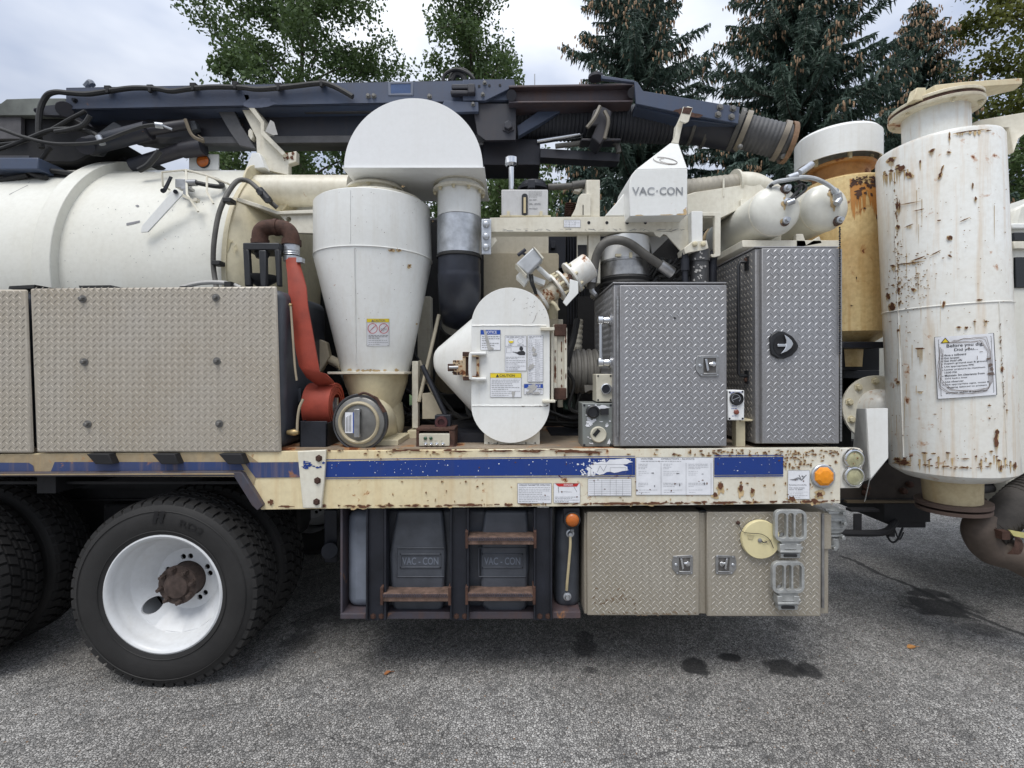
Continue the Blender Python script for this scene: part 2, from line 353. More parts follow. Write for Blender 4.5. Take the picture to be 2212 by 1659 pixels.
# ---------------------------------------------------------------- ground
def ground_mat():
    m, t, b = mat_nodes('asphalt'); tcn = t.nodes.new('ShaderNodeTexCoord'); tcn.name = 'TC'
    def vor(sc, feat='F1'):
        v = t.nodes.new('ShaderNodeTexVoronoi'); v.inputs['Scale'].default_value = sc; v.feature = feat; v.inputs['Randomness'].default_value = 1
        wv = noise_n(t, sc*.9, 2); mm = mixc(t, .012, tcn.outputs['Object'], wv.outputs['Color'], 'ADD'); t.links.new(mm, v.inputs['Vector']); return v
    v1 = vor(84); e1 = vor(84, 'DISTANCE_TO_EDGE')
    stone = ramp(t, v1.outputs['Color'], .02, .85, (.17,.165,.158,1), (.56,.545,.52,1))
    c = mixc(t, ramp(t, e1.outputs['Distance'], .02, .14), (.045,.044,.042), stone)
    big = noise_n(t, .75, 6, .62); c = mixc(t, ramp(t, big.outputs['Fac'], .40, .60), mixc(t, 1.0, c, (.70,.69,.68), 'MULTIPLY'), c)
    med = noise_n(t, 7, 4, .65); c = mixc(t, ramp(t, med.outputs['Fac'], .34, .52, (.42,)*3+(1,), (0,0,0,1)), c, (.07,.07,.07))
    warm = noise_n(t, 60, 1); c = mixc(t, ramp(t, warm.outputs['Fac'], .70, .76), c, (.20,.11,.05))
    wv = noise_n(t, 5.5, 5, .6); sep = t.nodes.new('ShaderNodeSeparateXYZ'); t.links.new(tcn.outputs['Object'], sep.inputs[0])
    def stain(x, y, rx, ry, st):
        dx = mth(t, 'DIVIDE', mth(t, 'SUBTRACT', sep.outputs[0], x), rx); dy = mth(t, 'DIVIDE', mth(t, 'SUBTRACT', sep.outputs[1], y), ry)
        d = mth(t, 'SQRT', mth(t, 'ADD', mth(t, 'MULTIPLY', dx, dx), mth(t, 'MULTIPLY', dy, dy)))
        d = mth(t, 'ADD', d, mth(t, 'MULTIPLY', mth(t, 'SUBTRACT', wv.outputs['Fac'], .5), 2.4))
        return ramp(t, d, .72, 1.12, (st,)*3+(1,), (0,0,0,1))
    for px, py, wx, wy, st in STAINS:
        Y = CZ*F/(py-HY); X = (px-CX)*Y/F; ry = wy*Y*Y/(F*CZ)
        c = mixc(t, stain(X, Y, wx*Y/F, ry, st), c, (.012,.012,.013))
    # a dark crack line running across on the right
    def crack(a, b_, wd, st, col):
        (x0, y0), (x1, y1) = a, b_; l = math.hypot(x1-x0, y1-y0); nx, ny = -(y1-y0)/l, (x1-x0)/l
        d = mth(t, 'ADD', mth(t, 'MULTIPLY', sep.outputs[0], nx), mth(t, 'MULTIPLY', sep.outputs[1], ny)); d = mth(t, 'ABSOLUTE', mth(t, 'ADD', mth(t, 'SUBTRACT', d, x0*nx+y0*ny), mth(t, 'MULTIPLY', mth(t, 'SUBTRACT', wv.outputs['Fac'], .5), .16)))
        al = mth(t, 'ADD', mth(t, 'MULTIPLY', mth(t, 'SUBTRACT', sep.outputs[0], x0), (x1-x0)/l), mth(t, 'MULTIPLY', mth(t, 'SUBTRACT', sep.outputs[1], y0), (y1-y0)/l))
        ins = mth(t, 'MULTIPLY', mth(t, 'GREATER_THAN', al, 0), mth(t, 'LESS_THAN', al, l))
        return mixc(t, mth(t, 'MULTIPLY', ramp(t, d, wd*.5, wd, (st,)*3+(1,), (0,0,0,1)), ins), c, col)
    g_ = lambda px, py: W(px, py, CZ*F/(py-HY))[:2]
    c = crack(g_(1815, 1200), g_(2260, 1395), .03, .8, (.015,.015,.016))
    c = crack(g_(560, 1535), g_(900, 1659), .006, .5, (.015,.015,.016)); c = crack(g_(980, 1560), g_(860, 1700), .007, .5, (.015,.015,.016)); c = crack(g_(700, 1590), g_(1350, 1640), .006, .48, (.015,.015,.016)); c = crack(g_(1350, 1640), g_(1700, 1600), .007, .6, (.015,.015,.016)); c = crack(g_(200, 1560), g_(700, 1500), .006, .4, (.015,.015,.016))
    t.links.new(c, b.inputs['Base Color']); b.inputs['Roughness'].default_value = .85
    h = mth(t, 'ADD', ramp(t, e1.outputs['Distance'], 0, .2), mth(t, 'MULTIPLY', med.outputs['Fac'], 1.5)); bump(t, b, h, .6, .006); return m
STAINS = [(1500,1442,38,24,.88),(1578,1420,24,10,.85),(1690,1440,42,22,.85),(1752,1447,32,20,.85),(1262,1395,30,30,.7),(1275,1448,22,12,.6),
          (2040,1312,85,26,.85),(2000,1282,44,12,.8),(2125,1362,40,18,.5),(330,1365,1,1,0),(640,1385,50,20,.5),(720,1330,90,30,.5),(1700,1350,30,14,.35),(2090,1590,25,12,.4),(1660,1640,30,10,.3)]
g = G().add([(-90,-25,0),(90,-25,0),(90,110,0),(-90,110,0)], [(0,1,2,3)])
obj('asphalt_ground', g, ground_mat(), kind='structure')
def grass_mat():
    m, t, b = mat_nodes('lawn'); n = noise_n(t, 1.5, 6, .7); t.links.new(ramp(t, n.outputs['Fac'], .3, .75, (.035,.075,.014,1), (.085,.145,.03,1)), b.inputs['Base Color'])
    b.inputs['Roughness'].default_value = .9; bump(t, b, noise_n(t, 40, 4).outputs['Fac'], 1, .05); return m
M_lawn = grass_mat()
obj('lawn', G().add([(-90,13.4,.004),(90,14.6,.004),(90,110,.004),(-90,110,.004)], [(0,1,2,3)]), M_lawn, kind='structure')
gb = G(); r2 = random.Random(3)
for _ in range(7000):
    x = r2.uniform(-14, 16); y = 13.9 + r2.random()**1.6*8; h = r2.uniform(.06, .16); a = r2.uniform(0, 3.14); dx, dy = .012*math.cos(a), .012*math.sin(a)
    gb.add([(x-dx,y-dy,.003),(x+dx,y+dy,.003),(x+r2.uniform(-.05,.05),y+r2.uniform(-.05,.05),h)], [(0,1,2)])
obj('grass', gb, M_lawn, kind='stuff', sm=0, label='short green grass growing on the lawn under the trees')['category'] = 'grass'

# ---------------------------------------------------------------- the truck
T = thing('vacuum_truck', (0.2, 3.72, 0), 'white vacuum truck with steel boom, cyclone, tool cabinets and rust streaked silencers', 'truck')
def part(name, g, mat, parent=None, **k): return obj(name, g, mat, parent or T, **k)
Zdeck = CZ - 168*2.5/F
# chassis
part('deck_floor', G().box((-4.6, 2.53, Zdeck-.05), (S(1815-CX, 2.5), 4.93, Zdeck-.004)), M_deck)
for yy in (3.25, 4.08): part('chassis_rail', G().box((-5.2, yy, .80), (4.9, yy+.09, 1.08)).box((-5.2, yy-.02, .795), (4.9, yy+.10, .81)), M_dark, bevel=.004)
g = G()
for x in (-3.6, -2.5, -1.1, -.3, .6, 1.5): g.box((x-.05, 2.56, 1.02), (x+.05, 4.9, Zdeck-.052))
pieces('cross_member', g, M_dark)
skirt_pts = [(-120,982),(640,975),(1000,972),(1815,967),(1815,1087),(1500,1091),(1000,1096),(700,1099),(564,1101),(522,1030),(-120,1028)]
sk = part('deck_skirt', G().pp(skirt_pts, 2.5, .028), M_skirt, bevel=.004)
f1 = flat(2.4972); f2 = flat(2.4955); f3 = flat(2.4945)
part('dirty_left_skirt', G().poly([(-118,983),(530,978),(560,1000),(545,1060),(520,1027),(-118,1025)], f1), M_skirtd, sk, sm=0)
part('arch_lip', G().pp([(-120,1021),(518,1019),(524,1022),(567,1092),(556,1103),(544,1092),(505,1029),(-120,1029)], 2.472, .06), M_boomr, sk, bevel=.003)
part('arch_flange', G().pp([(-120,1024.5),(503,1022.5),(506,1025),(-120,1027)], 2.468, .004), M_skirtd, sk)
st = G().poly([(-118,999),(62,999.5),(72,1006),(74,1018),(-118,1019)], f2).poly([(118,998),(480,998),(519,999),(528,1016),(110,1018)], f2)
part('faded_stripe', st, M_blued, sk, sm=0)
st = G().poly([(512,999),(648,998),(648,1031),(552,1032),(528,1000)], f2); part('stripe', st, M_blued, sk, sm=0)
st = G().poly([(702,997),(1000,992),(1372,989),(1372,1026),(1000,1028),(702,1031)], f2).poly([(1543,988),(1692,987),(1692,1025),(1543,1026)], f2)
part('stripe', st, M_blue, sk, sm=0)
st = G().line([(702,993),(1372,985.5)], 1.5, f2).line([(702,1034.5),(1372,1029.5)], 1.5, f2).line([(1543,984.5),(1692,983.5)], 2, f2).line([(1543,1029),(1692,1028)], 2.5, f2)
part('pinstripe', st, M_blue, sk, sm=0)
st = G().blob(1322,1008,34,13,f3,22,.22).blob(1345,998,22,7,f3,14,.4).blob(1290,1012,17,12,f3,14,.4).blob(1276,1018,9,9,f3,12,.5)
for _ in range(60): st.blob(rnd.gauss(1280, 18), rnd.uniform(992,1026), rnd.uniform(.5,3), rnd.uniform(.5,2.5), f3, 7)
for _ in range(70): st.blob(rnd.uniform(705,1370), rnd.uniform(992,1030), rnd.uniform(.4,1.3), rnd.uniform(.4,1.6), f3, 6)
for _ in range(14): st.blob(rnd.uniform(1545,1690), rnd.uniform(988,1026), rnd.uniform(.5,2), rnd.uniform(.4,1), f3, 6)
part('chipped_paint', st, M_paper, sk, sm=0, kind='stuff')
# rust along the skirt
rs = G(); rh = G()
def rust_spot(x, y, a, b, m, n=9, halo=True, dm=None):
    if halo: rh.blob(x+rnd.uniform(-1,1), y+rnd.uniform(0, b), a*1.5, b*1.6, dm or m, n)
    rs.blob(x, y, a, b, m, n, .5)
for _ in range(170):
    x = rnd.uniform(700,1812); rust_spot(x, 1091 - (x-1000)*.0105 + rnd.uniform(-1.5,2), rnd.uniform(1,8), rnd.uniform(.6,2.4), f3, halo=rnd.random()<.4, dm=f1)
for _ in range(110): rust_spot(rnd.choice((rnd.uniform(700,1812), rnd.uniform(1450,1812))), rnd.uniform(971,984), rnd.uniform(.8,4), rnd.uniform(.5,1.6), f3, dm=f1)
for _ in range(90): rust_spot(1690+abs(rnd.gauss(0,60)) if rnd.random()<.8 else rnd.uniform(720,1690), rnd.uniform(972,1012), rnd.uniform(.6,2.8), rnd.uniform(.5,2.4), f3, dm=f1)
for _ in range(60): rust_spot(rnd.uniform(700,1812), rnd.uniform(1035,1090), rnd.uniform(.6,2.2), rnd.uniform(.6,2.2), f3, dm=f1)
for x, y, a, b in ((1556,1048,5,7),(1600,1055,4,8),(1545,1068,5,4),(1625,1060,4,5),(1770,1068,7,6),(1712,1077,8,5),(1760,1082,6,6),(1560,1086,26,2),(1330,1088,40,2.4),(1000,1091,30,1.6),(620,1094,14,2),(585,1085,5,5),(700,1093,6,3)): rust_spot(x, y, a, b, f3, 14, halo=y < 1083, dm=f1)
for _ in range(26): rust_spot(rnd.uniform(840,1300), rnd.uniform(971,976), rnd.uniform(6,22), rnd.uniform(.6,2), f3, halo=False)
for _ in range(10): rust_spot(rnd.uniform(1215,1300), rnd.uniform(974,977), rnd.uniform(10,24), rnd.uniform(1,2.4), f3, halo=False)
part('rust_bloom', rh, M_rusthalo, sk, sm=0, kind='stuff'); part('rust_marks', rs, M_rustspot, sk, sm=0, kind='stuff')
# bracket strap bolted on the skirt
br = part('skirt_strap', G().pp([(642,975),(704,972),(700,1040),(694,1098),(654,1098),(648,1040)], 2.478, .02), M_cream, bevel=.004)
for x, y in ((689,990),(686,1038),(684,1084)): bolt(br, W(x, y, 2.478), M_rust, .013, .012)
st = G(); fs_ = flat(2.476)
for _ in range(26): st.blob(rnd.choice((rnd.uniform(655,672), rnd.uniform(655,700))), rnd.uniform(995,1012), rnd.uniform(.8,5), rnd.uniform(.6,3), fs_, 8, .5)
part('blue_paint_rest', st, M_blue, br, sm=0, kind='stuff')
# decals on the skirt
def sticker(parent, r, m, bg=M_paper, ink=None, frame=True, nx=1, ny=1, name='sticker', up=lambda d: None, **k):
    return part(name, G().quad(r, m(1), nx, ny), bg, parent, sm=0, **k)
Mf = lambda d: flat(2.4972 - .0014*d)
pl = G(); dk = G()
def sk_doc(r, n, title=None, box=True):
    x0, y0, x1, y1 = r
    if box: dk.frame(r, .7, Mf(1.2))
    if title: dk.text(title, (x0+3, y0+2, x1-3, y0+5.5), Mf(1.3))
    dk.print_lines((x0+3, y0+7, x1-3, y1-2), n, Mf(1.3), .7)
pl.quad((1374,988,1541,1069), Mf(.7)); dk.frame((1374,988,1541,1069), .6, Mf(1.2))
dk.text('WINTER         OPERATION - ALWAYS', (1384,989.5,1500,993), Mf(1.3)); dk.print_lines((1384,994,1530,999), 1, Mf(1.3), .8)
for i, x in enumerate((1376,1430,1484)):
    dk.line([(x+52,1000),(x+52,1068)], .6, Mf(1.3)); dk.print_lines((x+3,1001,x+(30,22,46)[i],1014), 4, Mf(1.3), .6); dk.print_lines((x+3,1016,x+(26,38,30)[i],1028), 3, Mf(1.3), .5)
    dk.print_lines((x+3,1042,x+(24,44,40)[i],1052), 3, Mf(1.3), .6); dk.blob(x+34,1022+i,3,1.2,Mf(1.3),6); dk.blob(x+38,1050-3*i,1.6,3,Mf(1.3),6); dk.print_lines((x+4,1056,x+44,1066), 2, Mf(1.3), .5)
pl.quad((1118,1044,1191,1087), Mf(.7)); sk_doc((1118,1044,1191,1087), 9, 'WIRELESS TRANSMITTER OPERATION')
pl.quad((1196,1044,1253,1086), Mf(.7)); dk.frame((1196,1044,1253,1086), .6, Mf(1.2)); dk.print_lines((1199,1072,1250,1085), 4, Mf(1.3), .8); dk.line([(1206,1052),(1207,1064)], 1, Mf(1.3)); dk.line([(1240,1052),(1246,1062)], .8, Mf(1.3)); dk.line([(1215,1062),(1236,1063)], .5, Mf(1.3))
pl.quad((1270,1034,1364,1071), Mf(.7)); dk.frame((1270,1034,1364,1071), .6, Mf(1.2))
for y in range(1038,1071,4): dk.line([(1272,y),(1362,y)], .4, Mf(1.3))
for x in (1284,1300,1318,1331,1345): dk.line([(x,1036),(x,1070)], .5, Mf(1.3))
dk.frame((1276,1003,1366,1026), .5, Mf(2.2)); dk.line([(1290,1020),(1296,1006),(1304,1018),(1310,1005)], .6, Mf(2.4)); dk.frame((1318,1010,1352,1022), .5, Mf(2.4))
pl.quad((1702,1016,1749,1078), Mf(.7)); dk.frame((1702,1016,1749,1078), .5, Mf(1.2))
dk.blob(1718,1036,10,2,Mf(1.3),8); dk.line([(1712,1037),(1724,1032),(1732,1037),(1738,1029)], 2.4, Mf(1.3)); dk.line([(1730,1034),(1726,1026)], 1.8, Mf(1.3)); dk.line([(1734,1034),(1742,1026)], 1.8, Mf(1.3)); dk.blob(1733,1029,2,2,Mf(1.3),8)
dk.text('Rotating driveshafts.', (1705,1046,1743,1049.5), Mf(1.3)); dk.text('Can cause serious', (1705,1052,1738,1055), Mf(1.3)); dk.text('injury or death.', (1705,1056,1735,1059.5), Mf(1.3)); dk.print_lines((1705,1061,1745,1076), 4, Mf(1.3), .5)
pieces('sticker', pl, M_paper, sk, sm=0); part('sticker_print', dk, M_greyink, sk, sm=0, kind='stuff')
part('danger_band', G().poly([(1199,1044.5),(1251,1044),(1246,1051),(1206,1051)], Mf(1.5)), M_sred, sk, sm=0)
part('danger_word', G().text('DANGER', (1218,1045.5,1238,1049.5), Mf(2.2)), M_paper, sk, sm=0)
rl = part('side_reflector', G().lathe(W(1776,1028,2.5), (0,-1,0), [(0,.063),(.010,.063),(.014,.058),(.014,.052)], 32), M_galv)
part('lens', G().lathe(W(1776,1028,2.5), (0,-1,0), [(.012,.052),(.022,.049),(.030,.034),(.034,.0)], 8, caps=False), M_amber, rl, sm=15)
# twin light panel at the front end of the deck
lp = part('light_panel', G().pp([(1814,968),(1857,968),(1864,974),(1862,1048),(1856,1054),(1814,1055)], 2.52, .03), M_bigtank, bevel=.003)
for y in (991, 1028):
    part('light_ring', G().lathe(W(1841,y,2.52), (0,-1,0), [(0,.056),(.012,.056),(.020,.051),(.022,.045),(.012,.041),(.012,.0)], 28, caps=False), M_chrome, lp)
    part('lens', G().lathe(W(1841,y,2.52), (0,-1,0), [(.013,.041),(.018,.03),(.020,.0)], 24, caps=False), M_lens, lp)
# ---------------------------------------------------------------- wheels
def tyre_geo():
    Rt = .515; g = G()
    prof = [(.030,.300),(.018,.312),(.012,.330),(.002,.370),(-.002,.405),(.002,.440),(.012,.468),(.026,.488),(.040,.4985),(.06,.499),(.22,.499),(.24,.4985),(.254,.488),(.268,.468),(.278,.44),(.282,.405),(.278,.36),(.25,.30)]
    g.lathe((0,0,0), (0,1,0), prof, 84, caps=False)
    n = 54
    for row, (y0, y1, off) in enumerate(((.020,.072,0),(.080,.126,.5),(.134,.152,.1),(.160,.200,.5),(.208,.260,0))):
        for i in range(n):
            a0 = 2*math.pi*(i+off+.06)/n; a1 = 2*math.pi*(i+off+.90)/n; sk_ = .02 if row in (1,3) else 0
            vs = []
            for r_, ins in ((.485,0),(Rt,.0035)):
                for y, da in ((y0+ins,-sk_),(y1-ins,sk_)):
                    rr = r_ - (.012 if (row == 0 and y < .03) or (row == 4 and y > .25) else 0)
                    for a in (a0+ins*2+da, a1-ins*2+da): vs.append((rr*math.sin(a), y, rr*math.cos(a)))
            g.add(vs, [(4,5,7,6),(0,1,5,4),(2,3,7,6),(0,2,6,4),(1,3,7,5)])
    # raised rings and letters of the sidewall
    for r_ in (.345,.452): g.lathe((0,0,0), (0,1,0), [(.0075 if r_ < .4 else .003, r_-.002), (.003 if r_ < .4 else 0, r_), (.005 if r_ < .4 else .003, r_+.003)], 72, caps=False)
    g.v = [(x*.981, y, z*.981) for x, y, z in g.v]
    return g
wheel_side = lambda a0, r0: (lambda u, v: (( r0+v)*math.sin(a0+u), -.0052, (r0+v)*math.cos(a0+u)))
def rim_geo():
    """outer dual wheel: deep barrel, a disc that cones inwards with two hand holes, a flat centre with the stud holes"""
    g = G(); g.lathe((0,0,0), (0,1,0), [(.034,.318),(.014,.316),(.010,.308),(.014,.300),(.026,.291),(.045,.287),(.070,.283),(.074,.279),(.10,.274),(.105,.270),(.125,.266),(.130,.262)], 72, caps=False)
    g.lathe((0,0,0), (0,1,0), [(.040,.318),(.10,.285),(.17,.280),(.30,.285)], 48, caps=False)
    yy = lambda r: .130 + (.262-max(.172, min(.262, r)))/(.262-.172)*.085
    circ = lambda r, n, o=0: [(r*math.cos(2*math.pi*(i+o)/n), r*math.sin(2*math.pi*(i+o)/n)) for i in range(n)]
    def sheet(loops):
        flat_ = [p for l in loops for p in l]; P = [(x, yy(math.hypot(x, z)), z) for x, z in flat_]; n = len(P)
        tri = [tuple(t) for t in tessellate_polygon([[Vector((x, z, 0)) for x, z in l] for l in loops])]; Q = [(x, y+.011, z) for x, y, z in P]; fs = tri + [tuple(i+n for i in t)[::-1] for t in tri]; o = 0
        for l in loops:
            m = len(l); fs += [(o+i, o+(i+1)%m, n+o+(i+1)%m, n+o+i) for i in range(m)]; o += m
        g.add(P+Q, fs)
    hh = [[(.217*math.cos(R0+math.pi*k)+.040*math.cos(2*math.pi*i/20), .217*math.sin(R0+math.pi*k)+.040*math.sin(2*math.pi*i/20)) for i in range(20)] for k in (0, 1)]
    arc = lambda r, a0, a1, n: [(r*math.cos(a0+(a1-a0)*i/n), r*math.sin(a0+(a1-a0)*i/n)) for i in range(n+1)]
    for k in range(16):                                   # the cone in sectors, so that the sheet follows its curve; two of them carry a hand hole
        a0 = R0-rad(18)+2*math.pi*k/16 if False else R0+rad(22.5*(k-.5)); a1 = a0+rad(22.5)
        if k in (0, 8): sheet([arc(.262, a0-rad(11.25), a1+rad(11.25), 12)+arc(.172, a1+rad(11.25), a0-rad(11.25), 12), hh[k//8]]); continue
        if k in (1, 9): a0 += rad(11.25)
        if k in (15, 7): a1 -= rad(11.25)
        sheet([arc(.262, a0, a1, 5)+arc(.172, a1, a0, 5)])
    sheet([circ(.172, 60), circ(.150, 60)])
    st_ = []
    for k in range(5):
        for s_ in (-.16, .16):
            a = R0+.35+2*math.pi*k/5+s_; st_.append([(.126*math.cos(a)+.0155*math.cos(2*math.pi*i/12), .126*math.sin(a)+.0155*math.sin(2*math.pi*i/12)) for i in range(12)])
    sheet([circ(.1502, 60), circ(.100, 40)]+st_); return g
R0 = rad(218)
WC = W(347, 1290, 2.5); WC.z = .497
def make_wheel():
    t = thing('wheel', WC, None, None, parent=T)
    ty = obj('tyre', shift(tyre_geo(), WC), M_tyre, t, sm=32)
    obj('rim', shift(rim_geo(), WC), M_rim, t, sm=40)
    return t, ty
def shift(g, p): g.v = [(v[0]+p[0], v[1]+p[1], v[2]+p[2]) for v in g.v]; return g
wh, ty = make_wheel()
# raised marks on the sidewall of the near tyre
g = G()
for s_ in (0, 1):
    g.add([((.385+.062*b)*math.sin(a), -.0062, (.385+.062*b)*math.cos(a)) for b, a in ((0,-.105+.085*s_),(0,-.055+.085*s_),(1,-.015+.075*s_),(1,-.065+.075*s_))], [(0,1,2,3)])
g.add([((.385+.062*b)*math.sin(a), -.0064, (.385+.062*b)*math.cos(a)) for b, a in ((.42,-.06),(.42,.03),(.62,.03),(.62,-.06))], [(0,1,2,3)])
vs, fs = text_geo('RD2'); g.add([((.380+.036*v)*math.sin(.26+.33*u), -.0058, (.380+.036*v)*math.cos(.26+.33*u)) for u, v in vs], fs)
obj('sidewall_mark', shift(g, WC), plain('moulded_mark', (.007,.007,.008), .35, 0, .2, 9, 0), wh, sm=0)
M_hub = plain('hub_iron', (.085,.060,.050), .75, .2, .5, 26, .6)
hub = G().lathe((0,.30,0), (0,-1,0), [(-.05,.104),(.06,.100),(.15,.080),(.160,.082),(.160,.106),(.174,.106),(.176,.070),(.192,.064),(.198,.03),(.198,0)], 32, caps=False)
obj('brake_drum', shift(G().lathe((0,.232,0), (0,1,0), [(.07,0),(.07,.22),(.09,.235),(.2,.235)], 40, caps=False), WC), M_dark, wh)
hb = obj('hub', shift(hub, WC), M_hub, wh)
for k in range(8):
    a = 2*math.pi*k/8+.2; p = WC + Vector((.090*math.cos(a), .121, .090*math.sin(a)))
    b_ = bolt(wh, p, M_hub, .011, .030, name='axle_stud')
def copy_wheel(w0, d, flip=False):
    c = w0.copy(); COL.objects.link(c); c.location = w0.location + Vector(d); BASE[c.name] = BASE[w0.name]
    if flip: c.rotation_euler = (0, 0, math.pi)
    for ch in w0.children:
        k = ch.copy(); COL.objects.link(k); k.parent = c
    return c
inner = copy_wheel(wh, (0, .335, 0), False)
for ch in list(inner.children):
    if ch.name.split('.')[0] not in ('tyre', 'rim'): bpy.data.objects.remove(ch)
for o_ in (wh, inner):
    copy_wheel(o_, (-1.36, 0, 0))
    for dx in (0, -1.36):
        wy = o_.location.y + T.location.y; copy_wheel(o_, (dx, 4.93 - (wy - 2.5) - wy, 0), True)
pieces('axle', G().cyl((WC.x, 2.9, .497), (WC.x, 4.6, .497), .075, n=16).cyl((WC.x-1.36, 2.9, .515), (WC.x-1.36, 4.6, .515), .075, n=16).cyl((WC.x,3.5,.5),(WC.x,3.9,.5),.2,n=16), M_dark)
part('light_block_beam', G().box((-3.5,3.30,.34),(-1.5,3.40,.86)).box((-2.75,3.2,.30),(-2.25,3.5,.78)), M_dark, bevel=.02)  # dark beam added between the axles to block light from the far side
part('mud_guard', G().bp(-140, 1040, 655, 1046, 2.62, .012).box((-4.2, 3.15, .9), (-1.05, 3.17, 1.2)), M_dark)
g = G().bp(700, 1102, 728, 1215, 2.95, .06).box((-1.0, 3.0, .62), (-.92, 4.2, .72)); g.cyl(W(712,1190,2.9), W(712,1190,3.4), .05)
part('suspension_hanger', g, M_frame, bevel=.004)
# ---------------------------------------------------------------- poly tanks, ladder, lower tool boxes
def side_tank(x0, x1, y0, y1, Y, d, m, rx=.05): return part('side_tank', G().bp(x0, y0, x1, y1, Y, d), m, bevel=rx, seg=5, sm=40)
side_tank(747, 812, 1104, 1316, 2.60, .5, M_polyg, .055)
A = side_tank(800, 982, 1100, 1318, 2.62, .5, M_poly, .03)
B = side_tank(1000, 1164, 1100, 1318, 2.62, .5, M_poly, .03)
part('tank_bulge', G().pp([(856,1104),(956,1104),(964,1200),(958,1312),(950,1322),(856,1322),(846,1310),(840,1200)], 2.575, .06), M_poly, A, bevel=.018, seg=3)
part('tank_bulge', G().pp([(1046,1104),(1140,1104),(1144,1200),(1138,1312),(1130,1322),(1052,1322),(1040,1310),(1036,1200)], 2.575, .06), M_poly, B, bevel=.018, seg=3)
for P_, x in ((A, 865), (B, 1042)):
    m = flat(2.5725); k = G()
    for r in ((x,1198,x+86,1226),(x-8,1184,x+94,1246)): 
        x0,y0,x1,y1 = r; ww = 1.6 if r[0] == x else .9
        for a, b in (((x0,y0),(x1,y0)),((x1,y0),(x1,y1)),((x1,y1),(x0,y1)),((x0,y1),(x0,y0))):
            k.pp([(min(a[0],b[0])-ww,min(a[1],b[1])-ww),(max(a[0],b[0])+ww,min(a[1],b[1])-ww),(max(a[0],b[0])+ww,max(a[1],b[1])+ww),(min(a[0],b[0])-ww,max(a[1],b[1])+ww)], 2.570, .008)
    part('embossed_frame', k, M_poly, P_, bevel=.0015)
    part('embossed_name', G().text('VAC - CON', (x+4,1204,x+82,1220), flat(2.5735)), M_polyg, P_, sm=0)
C = side_tank(1200, 1254, 1100, 1317, 2.60, .5, M_poly, .05)
lad = pieces('ladder_upright', G().bp(790,1098,794,1340,2.515,.11).bp(794,1098,829,1340,2.535,.012).bp(829,1098,834,1340,2.515,.07)
   .bp(972,1098,976,1340,2.515,.11).bp(976,1098,1008,1340,2.535,.012).bp(1008,1098,1013,1340,2.515,.07)
   .bp(1153,1098,1157,1340,2.515,.07).bp(1157,1098,1189,1340,2.535,.012).bp(1189,1098,1193,1340,2.515,.11), M_frame, per=3, bevel=.002)[0]
pieces('bottom_rail', G().bp(735,1326,790,1337,2.54,.55).bp(834,1322,972,1337,2.55,.55).bp(1013,1322,1153,1337,2.55,.55).bp(1193,1322,1254,1336,2.54,.55).bp(735,1098,740,1330,2.55,.5), M_boomr, bevel=.002)
for x in (806,824,986,1004,1166,1184): bolt(lad, W(x,1331,2.535), M_rust, .011, .01)
def rung(x0, x1, y0, y1, ym):
    p = part('ladder_rung', G().bp(x0,y0,x1,y1,2.502,.085), M_rustb, bevel=.003)
    g = G(); n = int((x1-x0)/5.2)
    for r in range(2):
        for i in range(n):
            c = W(x0+3+(x1-x0-6)*(i+.5*r)/n, y0+2.6+r*3.8, 2.502); g.lathe(c, (0,-1,0), [(0,.0055),(.005,.004),(.005,.0)], 6, caps=False)
    part('grip_dimples', g, M_boomr, p, kind='stuff')
    for x in (x0, x1): part('rung_bracket', G().pp([(x-3,y0-12),(x+3,y0-12),(x+3,y1+8),(x-3,y1+8)], 2.497, .08), M_rust, p, bevel=.002)
rung(824,971,1282,1300,0); rung(1008,1154,1281,1299,0); rung(1008,1156,1160,1177,0)
mk = part('marker_light_bracket', G().pp([(1217,1098),(1252,1098),(1253,1130),(1246,1141),(1226,1141),(1217,1130)], 2.53, .03), M_frame, bevel=.003)
part('lens_ring', G().lathe(W(1236,1122,2.53), (0,-1,0), [(0,.043),(.012,.043),(.014,.036),(0,.036)], 24), M_rubber, mk)
part('lens', G().lathe(W(1236,1122,2.53), (0,-1,0), [(0,.036),(.012,.036),(.020,.030),(.026,.016),(.028,0)], 24, caps=False), M_orange, mk)
part('sight_tube', G().tube([W(1231,1150,2.585), W(1232,1175,2.57), W(1229,1215,2.57), W(1225,1260,2.58), W(1224,1275,2.59)], .0075, 8), plain('clear_tube', (.60,.50,.30), .4), C)
for x, y in ((1231,1151),(1225,1287)): part('fitting', G().lathe(W(x,y,2.60), (0,-1,0), [(0,.022),(.012,.022),(.014,.015),(.03,.010),(.03,0)], 16, caps=False), M_galv, C)
part('strap_ring', G().tube([W(1236+3*math.cos(a),1146+3*math.sin(a),2.57) for a in [i*.7 for i in range(10)]], .003, 6, 2), M_steel, C)
